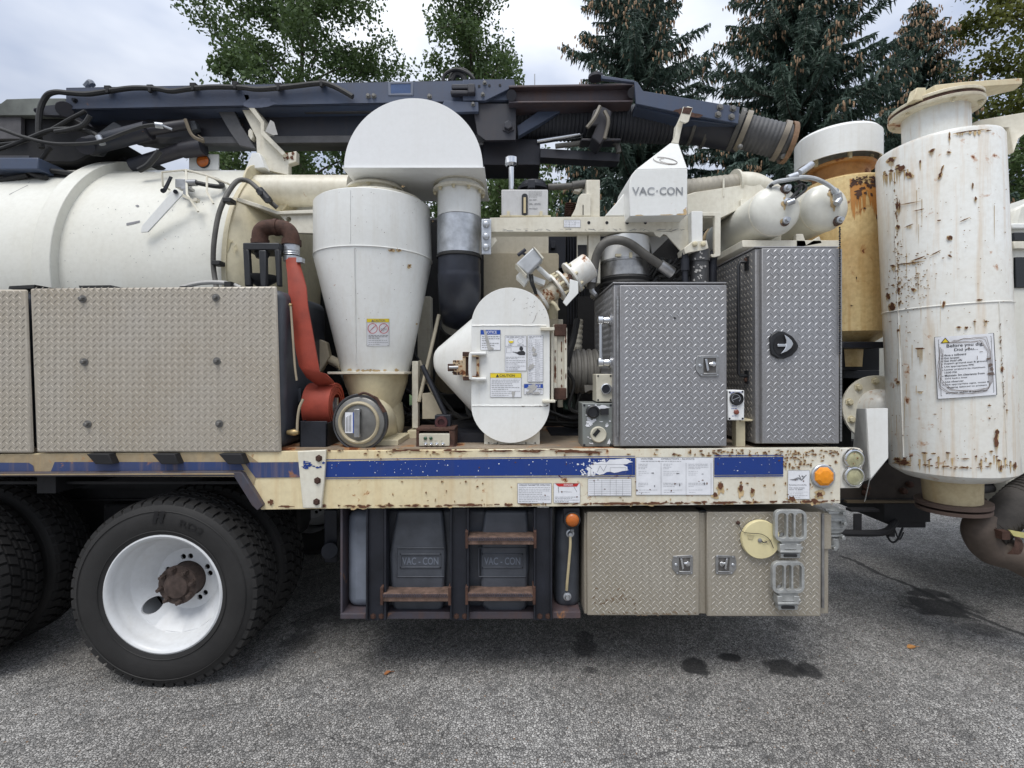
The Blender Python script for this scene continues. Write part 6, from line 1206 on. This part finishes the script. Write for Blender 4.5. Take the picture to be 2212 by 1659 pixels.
# ---------------------------------------------------------------- big rust streaked silencer tank
p1 = Vector((2.438, 2.74, 2.945)); p0 = Vector((2.522, 2.74, 1.125)); axd = (p1-p0); Lb = axd.length; axn = axd.normalized(); Rb = .281
bt = part('silencer_tank', G().lathe(p0, axn, [(-.075,.10),(-.045,.22),(-.012,Rb-.01),(0,Rb),(Lb-.012,Rb),(Lb+.006,Rb-.008),(Lb+.020,Rb-.04),(Lb+.035,.15)], 80), M_bigtank, label='large white silencer tank with rust chips and a worn safety sticker')
fbk = lambda p: (p-p0-axn*(p-p0).dot(axn)).length-Rb
fb1 = onsurf(fbk,2.2,3.4,.002); fb2 = onsurf(fbk,2.2,3.4,.0035); fb3 = onsurf(fbk,2.2,3.4,.005); fb4 = onsurf(fbk,2.2,3.4,.0065)
part('weld_seam', G().lathe(p0+axn*.905, axn, [(0,Rb),(.003,Rb+.004),(.007,Rb+.004),(.010,Rb)], 80, caps=False).tube([fb1(2158+i*.35,652+i*6.5) for i in range(56)], .0035, 5, 1).tube([fb1(1929+i*.3,372+i*8.2) for i in range(76)], .003, 5, 1), M_bigtank, bt)
tn = p1+axn*.02
part('tank_neck', G().lathe(tn, axn, [(0,.152),(.185,.152)], 48).lathe(tn, axn, [(.0,.165),(.012,.155)], 48, caps=False), M_bigtank, bt)
part('neck_flange', G().lathe(tn+axn*.18, axn, [(0,.14),(.0,.212),(.016,.215),(.016,.14)], 56).lathe(tn+axn*.215, axn, [(0,.14),(0,.211),(.016,.211),(.03,.18),(.03,0)], 56), paint('flange_rust', (.70,.65,.50), .5, (.3,.13,.04), .5, .5, .3, 10), bt, bevel=.002)
part('flange_gasket', G().lathe(tn+axn*.196, axn, [(0,.206),(.019,.206)], 56, caps=False), M_rust, bt)
for k in range(6): a = 2*math.pi*k/6+.2; bolt(bt, tn+axn*.18+Vector((.19*math.cos(a),.19*math.sin(a),0)), M_head, .010, .02, (0,0,-1))
fl = tn+axn*.25
part('lid_lever', G().prism([fl+Vector(v) for v in ((-.10,-.12,.0),(.06,-.13,.012),(.40,-.10,.05),(.42,-.04,.05),(.05,.10,.012),(-.12,.0,.0))], (0,0,.035)).prism([fl+Vector((-.22,-.12,-.05)),fl+Vector((-.15,-.12,-.05)),fl+Vector((-.15,-.12,.02)),fl+Vector((-.20,-.12,.02))], (0,.05,0)), paint('lever', (.70,.62,.42), .5, (.4,.2,.05), .4, .4, .2), bt, bevel=.004)
part('bottom_neck', G().lathe(p0-axn*.05, -axn, [(0,.16),(.03,.135),(.15,.130)], 40), M_ytank if False else paint('neck_cream_rust', (.62,.53,.33), .5, (.35,.18,.06), .5, .45, .4, 10), bt)
part('bottom_flange', G().lathe(p0-axn*.19, -axn, [(0,.12),(0,.172),(.022,.172),(.022,.12)], 40).lathe(p0-axn*.225, -axn, [(0,.12),(0,.168),(.02,.168),(.02,0)], 40, caps=False), plain('flange_brown', (.11,.075,.06), .8, .1), bt, bevel=.002)
part('top_bracket', G().prism([W(2090,270,2.75), W(2120,258,2.72), W(2240,238,2.6), W(2240,268,2.6), W(2200,300,2.62), W(2190,330,2.62), W(2180,275,2.66), W(2120,276,2.72)], (0,.12,0)), M_cream, bt, bevel=.003)
g = G(); h = G()
def rspot(x, y, a, b, n=10, ang=0, drip=0):
    a *= .8; b *= .8; h.blob(x, y+b*.3, a*1.35, b*1.3, fb2, n, .3, ang); g.blob(x, y, a, b, fb3, n, .6, ang)
    if drip: [h.poly([(x+o-a*.16,y),(x+o+a*.16,y),(x+o+a*.12,y+drip*.6),(x+o,y+drip*q),(x+o-a*.12,y+drip*.6)], fb2) for o, q in ((-a*.5,rnd.uniform(.5,1)),(0,1.15),(a*.45,rnd.uniform(.5,1)))]
Z4 = lambda x, y: (.324*x+1536, .324*y+153.6)
for (x, y), a, b, ang, dr in [((1260,645),9,8,.3,10),((1320,690),9,6,.4,8),((1470,530),8,3,-.4,14),((1585,540),5,2,.1,8),((1525,695),4,9,.4,8),((1540,650),2,9,.35,0),((1745,760),2,6,0,14),((1765,850),3,4,0,12),((1240,890),2.5,14,0,6),((1255,900),2,14,.1,0),((1320,880),22,.9,-.18,0),((1385,925),12,1,-.2,0),((1690,990),12,1.2,-.4,0),((1245,1035),5,5,0,14),((1320,1030),10,1,-.4,8),((1590,1110),6,5,.2,0),((1520,995),4,1.5,-.1,0),((1380,1250),14,1.4,-.35,0),((1500,1210),12,1.2,-.45,0),((1590,1230),5,2,.5,0),((1320,1280),28,1.2,-.12,4),((1215,1300),6,3,0,16),((1350,1455),5,4,0,10),((1245,1460),4,6,.3,8),((1550,1550),3,8,.2,0),((1790,1525),6,2,0,2),((1205,1570),7,9,.2,12),((1180,1500),5,7,.2,12),((1590,430),2,9,0,26),((1660,410),14,1.4,-.12,8),((1760,395),26,1,-.12,12),((1200,590),10,5,-.5,22),((1850,395),6,1.3,-.1,0)]:
    rspot(*Z4(x, y), a, b, 12, ang, dr)
fb0 = onsurf(fbk,2.2,3.4,.0014)
for _ in range(46):                                        # orange bleeding along the top and bottom shoulders
    if rnd.random() < .6: xq = 1908+abs(rnd.gauss(0,34)); yq = 368-(xq-1905)*.30+rnd.uniform(0,16)
    else: xq = rnd.uniform(1935,2195); yq = 990+rnd.uniform(-6,8)
    l = rnd.uniform(6,34); wq = rnd.uniform(.6,3); h.poly([(xq-wq,yq),(xq+wq,yq),(xq+wq*.7,yq+l*.6),(xq+.2,yq+l),(xq-wq*.6,yq+l*.5)], fb0)
    if rnd.random() < .5: g.blob(xq, yq, rnd.uniform(1,5), rnd.uniform(.6,2.2), fb3, 9, .5, -.3)
for _ in range(24):                                        # runs of rust water below the seam and the chips
    y = rnd.uniform(380,960); xq = rnd.choice((1931+(y-390)*.04, rnd.uniform(1925,2000), rnd.uniform(1925,2190))); wq = rnd.uniform(.35,.9); l = rnd.uniform(20,90)
    h.poly([(xq-wq,y),(xq+wq,y),(xq+wq*.8,y+l*.6),(xq,y+l),(xq-wq*.8,y+l*.5)], fb0)
for _ in range(190):
    x, y = Z4(rnd.gauss(1300,110), rnd.gauss(1380,110))
    if 1916 < x < 2180 and 380 < y < 980: rspot(x, y, rnd.uniform(.6,3.4), rnd.uniform(.4,1.3), 8, rnd.uniform(-.5,.2), rnd.choice((0,0,4)))
for _ in range(150): rspot(rnd.uniform(1915,2180), rnd.uniform(400,1000), rnd.uniform(.4,1.9), rnd.uniform(.4,1.2), 7, rnd.uniform(-.6,.6))
for _ in range(60): y = rnd.uniform(390,660); x = 1932+(y-390)*.04+rnd.gauss(0,1.8); rspot(x, y, rnd.uniform(.5,1.6), rnd.uniform(1,3.4), 8, 0, rnd.choice((0,6)))
for _ in range(46): y = rnd.uniform(700,880); rspot(2160+(y-700)*.06+rnd.gauss(0,1.2), y, rnd.uniform(.5,1.6), rnd.uniform(.8,2.6), 7)
Z1 = lambda x, y: (.324*x+1728, .324*y+691.2)
for (x, y), a, b, dr in [((800,190),11,2,34),((835,370),2,2,10),((655,415),5,3,8),((655,68),3,4,26),((800,478),9,1,6),((900,628),4,.8,0),((1265,570),4,1.6,0),((1265,655),2,2,4),((1310,790),5,16,40),((1315,745),4,6,0),((830,885),7,2,26),((985,885),5,2,20),((1100,925),9,1,4),((890,890),5,1.6,0),((1275,875),4,2,10),((1435,970),4,8,14),((1270,955),3,3,14),((1340,985),3,8,6),((1380,600),3,1.4,12),((1165,10),3,2,14),((1240,8),4,2,16),((1060,48),6,2,8),((1110,50),4,3,6),((1350,325),4,6,0),((690,945),16,6,4),((650,925),8,4,0),((840,965),8,1.5,3),((970,975),8,1.5,3),((1090,985),12,1.5,0),((1200,960),3,2,8)]:
    rspot(*Z1(x, y), a, b, 12, 0, dr)
for _ in range(40): x = rnd.uniform(1930,2200); rspot(x, 1004+10*math.sin((x-1930)/280*3)+rnd.uniform(-3,2)-3, rnd.uniform(1,5), rnd.uniform(.6,1.6), 8)
part('rust_bloom', h, M_rusthalo, bt, sm=0, kind='stuff'); part('rust_marks', g, M_rustspot, bt, sm=0, kind='stuff')
# the safety sticker
def stk(f): # the sticker sits slightly turned
    return lambda x, y: f(x+(y-790)*.05, y-(x-2090)*.07)
sq = stk(fb3); s2 = stk(onsurf(fbk,2.2,3.4,.0075)); s3 = stk(onsurf(fbk,2.2,3.4,.009)); x0, y0, x1, y1 = 2022,724,2150,857
part('safety_sticker', G().quad((x0,y0,x1,y1), stk(fb4), 14, 8), M_paper, bt)
g = G().frame((x0,y0,x1,y1), 1.2, s2).frame((x0+8,y0+6,x1-6,y1-6), .7, s2).line([(x0+8,y0+17),(x1-6,y0+17)], .8, s2)
L2 = [('Before you dig,',2047,741,2127,750),('Did you...',2063,751,2114,758.5),('Have a tailboard',2040,762,2088,766.5),('Get locates',2040,768.5,2073,772.5),('Get Hold offs',2040,774.5,2079,778.5),('Inspect ground mat & ground',2040,780.5,2133,785),('Use appropriate PPE',2040,787,2104,791.5),('Lower pressure to maximum',2040,793.5,2128,798),('1500 PSI',2040,800,2066,803.5),('Maintain 3m clearance from',2040,806,2126,810.5),('O/H hydro lines',2040,813,2088,817),('Use observer',2040,819.5,2080,823.5),('Use appropriate signs, cones &',2040,826,2135,830),('flagging tailored to protect',2044,832.5,2130,836.5),('workers, public & equipment.',2040,844,2132,848.5)]
for t, a, b, c, d in L2: g.text(t, (a,b,c,d), s2)
for y in (765,771,777,783,790,796,809,822,828): g.line([(2034,y),(2037,y)], 1, s2)
part('sticker_print', g, M_ink, bt, sm=0)
part('warning_triangle', G().poly([(2034,738),(2045,726),(2055,738)], s2), M_rust, bt, sm=0); part('warning_fill', G().poly([(2038,736.5),(2045,728.5),(2051,736.5)], s3), M_yel, bt, sm=0)
g = G()
for k in range(5):
    o_ = k*1.8; g.line([(x0+6+o_+rnd.uniform(-1,1)+3*math.cos(i*.3), y0+20+o_+i*6) for i in range(16-k)]+[(x0+22+o_+i*12, y1-12-o_+6*math.sin(i*.4)+rnd.uniform(-1,1)) for i in range(8)]+[(x1-8-o_+rnd.uniform(-1,1), y1-30-i*8) for i in range(9)]+[(x1-16-o_*2-i*12, y0+8+o_+rnd.uniform(-2,2)) for i in range(7)], .8, s3) if k != 2 else None
for x, y, a, b in ((2139,792,5,3),(2141,810,7,3),(2137,778,4,3),(2142,801,3,4),(2095,752,2,1.5),(2122,762,4,.8),(2112,775,.8,6)): g.blob(x,y,a,b,s3,9,.5)
part('peeling_edge', g, plain('curl_brown', (.16,.12,.10), .7), bt, sm=0, kind='stuff')
# flange, elbow and shield plate beside it
fc_ = W(1893,884,3.08)
fd = Vector((-.08,-.99,.08)).normalized()
ef = part('elbow_flange', G().lathe(fc_, fd, [(0,.12),(0,.218),(.02,.218),(.02,.12)], 48), M_cream, bevel=.002)
fu = fd.cross(Vector((0,0,1))).normalized(); fv = fu.cross(fd)
for k in range(10): a = 2*math.pi*k/10+.25; bolt(ef, fc_+fd*.02+fu*(.182*math.cos(a))+fv*(.182*math.sin(a)), M_head, .018, .022, fd)
part('pipe_bend', G().tube([fc_-fd*.1, fc_+fd*.01, fc_+fd*.03+Vector((.06,.01,-.01)), fc_+fd*.04+Vector((.16,.03,-.02)), fc_+fd*.04+Vector((.42,.08,-.02))], .130, 28), M_bigtank, ef)
part('shield_plate', G().prism([W(1872,883,2.50), W(1918,882,2.50), W(1919,989,2.50), W(1881,1034,2.50)], (0,.012,0)).prism([W(1872,883,2.501), W(1881,1034,2.501), W(1868,1040,2.62), W(1840,1020,2.68), W(1852,883,2.64)], (.004,.012,0)).prism([W(1919,989,2.50), W(1880,1034,2.52), W(1870,1080,2.6), W(1868,1084,2.62), W(1878,1040,2.54)], (0,.006,0)), M_cyc, ef, bevel=.002)
part('starter_unit', G().bp(1800,815,1860,890,3.4,.3).cyl(W(1800,905,3.35), W(1846,905,3.35), .05, n=16).bp(1800,920,1840,990,3.35,.2), M_dark, bevel=.006)
# ---------------------------------------------------------------- cab at the right edge
xc0 = W(2183,0,3.02).x
cab = part('cab', G().prism([(xc0,3.02,.95),(xc0+.0,3.02,W(0,487,3.02).z),(xc0+.03,3.02,W(0,450,3.02).z),(xc0+.35,3.02,W(0,400,3.02).z),(xc0+1.5,3.02,W(0,400,3.02).z),(xc0+1.75,3.02,2.1),(xc0+2.0,3.02,1.9),(xc0+2.9,3.02,1.75),(xc0+2.95,3.02,.7),(xc0+.1,3.02,.7)], (0,1.5,0)), M_tank, bevel=.03, seg=3)
part('roof_rail', G().box((xc0-.01,3.0,W(0,496,3.02).z),(xc0+1.5,3.03,W(0,484,3.02).z)), M_white, cab, bevel=.008)
part('window', G().box((xc0+.02,3.008,W(0,622,3.02).z),(xc0+1.45,3.03,W(0,556,3.02).z)).box((xc0+.01,3.008,W(0,521,3.02).z),(xc0+1.45,3.03,W(0,503,3.02).z)), M_glass, cab, bevel=.004)
part('window_frame', G().box((xc0-.01,2.99,W(0,540,3.02).z),(xc0+1.5,3.03,W(0,524,3.02).z)), M_cream, cab, bevel=.005)
part('door_handle', G().box((xc0+.2,2.98,1.45),(xc0+.34,3.02,1.49)), M_black, cab, bevel=.004)
copy_wheel(wh, (4.6-WC.x, .12, 0)); 
# ---------------------------------------------------------------- trees
def leaf_mat(name, a, b, c=None):
    m, t, bs = mat_nodes(name); n = noise_n(t, .8, 4, .6); n2 = noise_n(t, 9, 2)
    k = mth(t, 'ADD', mth(t, 'MULTIPLY', n.outputs['Fac'], .6), mth(t, 'MULTIPLY', n2.outputs['Fac'], .4))
    t.links.new(ramp(t, k, .36, .64, (*a, 1), (*b, 1)), bs.inputs['Base Color']); bs.inputs['Roughness'].default_value = .55
    bs.inputs['Specular IOR Level'].default_value = .3
    tr = t.nodes.new('ShaderNodeBsdfTranslucent'); tr.inputs[0].default_value = (*[x*1.3 for x in b], 1); ms = t.nodes.new('ShaderNodeMixShader'); ms.inputs[0].default_value = .22
    o = t.nodes['Material Output']; t.links.new(bs.outputs[0], ms.inputs[1]); t.links.new(tr.outputs[0], ms.inputs[2]); t.links.new(ms.outputs[0], o.inputs['Surface']); return m
def quads_obj(name, P, U, Vv, mat, parent, shape=None):
    """one face per leaf: rhombus-like hexagon from centre P, half axes U, V (numpy n x 3)"""
    n = len(P); co = np.stack([P-U, P-U*.3+Vv, P+U*.45+Vv*.8, P+U, P+U*.45-Vv*.8, P-U*.3-Vv], 1).reshape(-1, 3)
    me = bpy.data.meshes.new(name); me.vertices.add(n*6); me.vertices.foreach_set('co', co.astype(np.float32).ravel())
    me.loops.add(n*6); me.loops.foreach_set('vertex_index', np.arange(n*6, dtype=np.int32)); me.polygons.add(n)
    me.polygons.foreach_set('loop_start', np.arange(0, n*6, 6, dtype=np.int32)); me.update(calc_edges=True); me.materials.append(mat)
    o = bpy.data.objects.new(name, me); COL.objects.link(o); o.parent = parent; BASE[o.name] = BASE[parent.name]
    o['kind'] = 'stuff'; return o
M_bark = plain('bark', (.075,.058,.045), .9, 0, .4, 6, .6)
M_cone = plain('spruce_cone', (.36,.235,.14), .8, 0, .4, 8, .3)
M_sprA = leaf_mat('spruce_needles', (.030,.052,.042), (.085,.130,.098))
M_sprB = leaf_mat('spruce_needles_blue', (.036,.064,.054), (.105,.160,.132))
M_dec = leaf_mat('broad_leaves', (.040,.072,.026), (.110,.165,.058))
M_dec2 = leaf_mat('yellowing_leaves', (.05,.07,.014), (.15,.16,.035))
def rv(rng, n):
    v = rng.normal(size=(n, 3)); return v/np.linalg.norm(v, axis=1, keepdims=True)
def deciduous(x, y, H, R_, zc, seed, mat, label, nleaf=15000, ls=.085, sq=1.25, low=2.0):
    t = thing('broadleaf_tree', (x, y, 0), label, 'tree', 'trees on the lawn behind the truck'); rng = np.random.default_rng(seed); r = random.Random(seed)
    g = G(); g.tube([(0,0,0),(.1,0,H*.25),(-.05,.1,H*.55),(.05,0,H*.9)], lambda k: .24*(1-k*.85), 8, 4); tips = []
    for i in range(34):
        k = .14+.80*i/34; z = H*k; a = i*2.4+r.uniform(-.4,.4); prof = math.sin(min(1, max(.04, (z-low)/(H-low)))*math.pi*.93+.12)**.7
        l = R_*max(.2, prof)*r.uniform(.75,1.1); e = Vector((l*math.cos(a), l*math.sin(a), z+l*r.uniform(.15,.55))); s = Vector((0,0,z)); mid = s.lerp(e,.5)+Vector((0,0,.15*l))
        g.tube([s, mid, e], lambda q: .055*(1-q*.85), 5, 3)
        for j in range(5):
            c = s.lerp(e, .35+.65*j/4)+Vector((r.uniform(-.5,.5),r.uniform(-.5,.5),r.uniform(-.3,.5))); tips.append((c, r.uniform(.5,1.0)))
            if j > 1:
                q = c+Vector((r.uniform(-.7,.7),r.uniform(-.7,.7),r.uniform(-.1,.8))); g.tube([s.lerp(e,.35+.65*j/4), q], lambda q_: .018*(1-q_*.7), 4, 1); tips.append((q, r.uniform(.3,.65)))
    o = obj('trunk', shift(g, (x,y,0)), M_bark, t); per = nleaf//len(tips)
    P = np.concatenate([np.array(c)+np.clip(rng.normal(size=(per,3)),-1.45,1.45)*np.array([1,1,.72])*sz*.60 for c, sz in tips])
    n = len(P); U = rv(rng, n); U[:,2] -= .35; U /= np.linalg.norm(U,axis=1,keepdims=True); Q = np.cross(U, rv(rng, n)); Q /= np.linalg.norm(Q,axis=1,keepdims=True)
    s = ls*rng.uniform(.6,1.25,(n,1)); quads_obj('leaves', P, U*s, Q*s*.55, mat, t); return t
def spruce(x, y, H, rb, seed, mat, label, cones=300, dens=1.0, zmin=1.0):
    t = thing('spruce_tree', (x, y, 0), label, 'tree', 'trees on the lawn behind the truck'); rng = np.random.default_rng(seed); r = random.Random(seed)
    g = G(); g.tube([(0,0,0),(0,0,H*.5),(.0,0,H)], lambda k: .26*(1-k*.94), 8, 4); P = []; U = []; Vv = []; C = []
    z = zmin
    while z < H-.15:
        k = (H-z)/H; L_ = rb*k**.92; nb = max(4, int(8+3*k))
        a0 = r.uniform(0,6.28)
        for b in range(nb):
            a = a0+2*math.pi*b/nb+r.uniform(-.25,.25); l = L_*r.uniform(.50,1.18)+.12; el = .35-.75*k+r.uniform(-.12,.12)
            d = Vector((math.cos(a), math.sin(a), 0)); s = Vector((0,0,z+r.uniform(-.12,.12))); e = s+d*l+Vector((0,0,l*el*.75)); mid = s.lerp(e,.55)+Vector((0,0,-.10*l)); e.z += .06*l
            if l > .5: g.tube([s, mid, e], lambda q: .028*(1-q*.85), 4, 3)
            m = max(6, int(l*23*dens))
            for i in range(m):
                q = .12+.88*i/m; c = (s*(1-q)*(1-q)+mid*2*q*(1-q)+e*q*q); w_ = min(.62, .16+.30*l*(1-q)**.6*.8+.10)
                sdv = Vector((-d.y, d.x, 0))
                for sg in (-1, 1):
                    tl = w_*r.uniform(.42,.95); td = (d*r.uniform(.35,.8)+sdv*sg*r.uniform(.5,1)+Vector((0,0,-r.uniform(.15,.75)))).normalized()
                    for h in range(2):
                        f_ = r.uniform(.25,1) if h else .5; cc = c+td*tl*f_*.8+Vector((0,0,-.05*h)); u = td*tl*.5
                        if h: u = (td*.4+Vector((r.uniform(-.3,.3),r.uniform(-.3,.3),-r.uniform(.3,1)))).normalized()*tl*.42
                        P.append(cc); U.append(u); q2 = u.cross(Vector((r.uniform(-1,1),r.uniform(-1,1),r.uniform(-1,1)))).normalized()*r.uniform(.017,.036); Vv.append(q2)
            if l > .3 and k < .8: C.append((e, mid, l))
        z += .30+.24*k
    obj('trunk', shift(g, (x,y,0)), M_bark, t)
    quads_obj('needles', np.array(P), np.array(U), np.array(Vv), mat, t)
    cg = G(); 
    for i in range(cones):
        e, mid, l = C[min(len(C)-1, int(len(C)*(r.random()**.5)))]; q = r.uniform(.6,1.02); 
        for j in range(r.randint(3,7)):
            p = mid.lerp(e, q)+Vector((r.uniform(-.26,.26),r.uniform(-.26,.26),-r.uniform(.05,.22))); cg.lathe(p, (r.uniform(-.15,.15),r.uniform(-.15,.15),-1), [(0,.008),(.03,.023),(.09,.023),(.14,.006)], 5, caps=False)
    obj('cones', shift(cg, (x,y,0)), M_cone, t, kind='stuff', sm=0); return t
def gx(px, Y): return (px-CX)*Y/F
spruce(gx(1372,17.5), 17.5, 19.4, 6.2, 5, M_sprA, 'cone laden spruce tree standing behind the white name shroud', 520, .95)
spruce(gx(1722,17.0), 17.0, 20.8, 6.4, 8, M_sprA, 'largest dark spruce tree rising above the boom nozzle', 520, 1.0)
spruce(gx(1985,19.5), 19.5, 17.0, 5.6, 21, M_sprA, 'spruce with its pointed top in view behind the big rusty silencer', 420, .95)
spruce(gx(1590,15.5), 15.5, 9.6, 3.4, 33, M_sprB, 'low bluish spruce filling the gap under the boom nozzle', 60, 1.0)
spruce(gx(1255,15.5), 15.5, 9.0, 3.0, 35, M_sprB, 'low bluish spruce seen between oil tank and name shroud', 40, 1.0)
deciduous(gx(652,19), 19, 20.5, 3.45, 9, 3, M_dec, 'wide green broadleaf tree above the long cable on the boom', 70000, .078)
deciduous(gx(1018,20), 20, 18.2, 2.0, 9, 4, M_dec, 'slim green broadleaf tree above the half round duct', 36000, .080)
deciduous(gx(2262,18), 18, 19.0, 3.0, 9, 9, M_dec2, 'yellow green broadleaf tree beyond the lidded silencer and cab', 36000, .085)
deciduous(gx(1120,17), 17, 8.8, 2.0, 5, 12, M_dec, 'small bushy green tree behind the oil tank', 20000, .08, low=.8)
deciduous(gx(560,21), 21, 10.0, 3.2, 5, 14, M_dec, 'low green tree showing beneath the boom behind the amber light', 22000, .09, low=.8)
deciduous(gx(2330,15), 15, 9.5, 2.4, 5, 17, M_dec, 'dark green bush tree behind the cab roof', 20000, .08, low=.8)
# fallen leaves
for px, py, s_, a, m_, lab in ((1970,1400,.024,.2,plain('leaf_orange', (.42,.20,.06), .6),'orange fallen leaf on the asphalt near the dark crack'), (1752,1320,.018,1.2,plain('leaf_red', (.36,.03,.03), .6),'small red fallen leaf on the asphalt by the folding steps'), (838,1456,.016,.6,plain('leaf_orange_small', (.34,.13,.04), .6),'small rust coloured fallen leaf on the asphalt below the ladder tanks')):
    Y = CZ*F/(py-HY); p = W(px, py, Y); g = G(); c, s = math.cos(a), math.sin(a); O = []
    for u, v, h in ((-1.5,0,.006),(-.9,.55,.010),(-.1,.8,.014),(.7,.45,.012),(1.6,0,.005),(.7,-.5,.016),(-.1,-.75,.012),(-.9,-.5,.006)): O.append((p.x+s_*(u*c-v*s), p.y+s_*(u*s+v*c), h))
    O.append((p.x, p.y, .006)); g.add(O, [(i,(i+1)%8,8) for i in range(8)]); o = obj('fallen_leaf', g, m_, sm=0); o['label'] = lab; o['category'] = 'leaf'; o['group'] = 'fallen leaves on the asphalt'
    obj('leaf_stalk', G().tube([(p.x+s_*1.5*c, p.y+s_*1.5*s, .006), (p.x+s_*2.3*c, p.y+s_*2.3*s, .003)], .0015, 5, 1), m_, o)
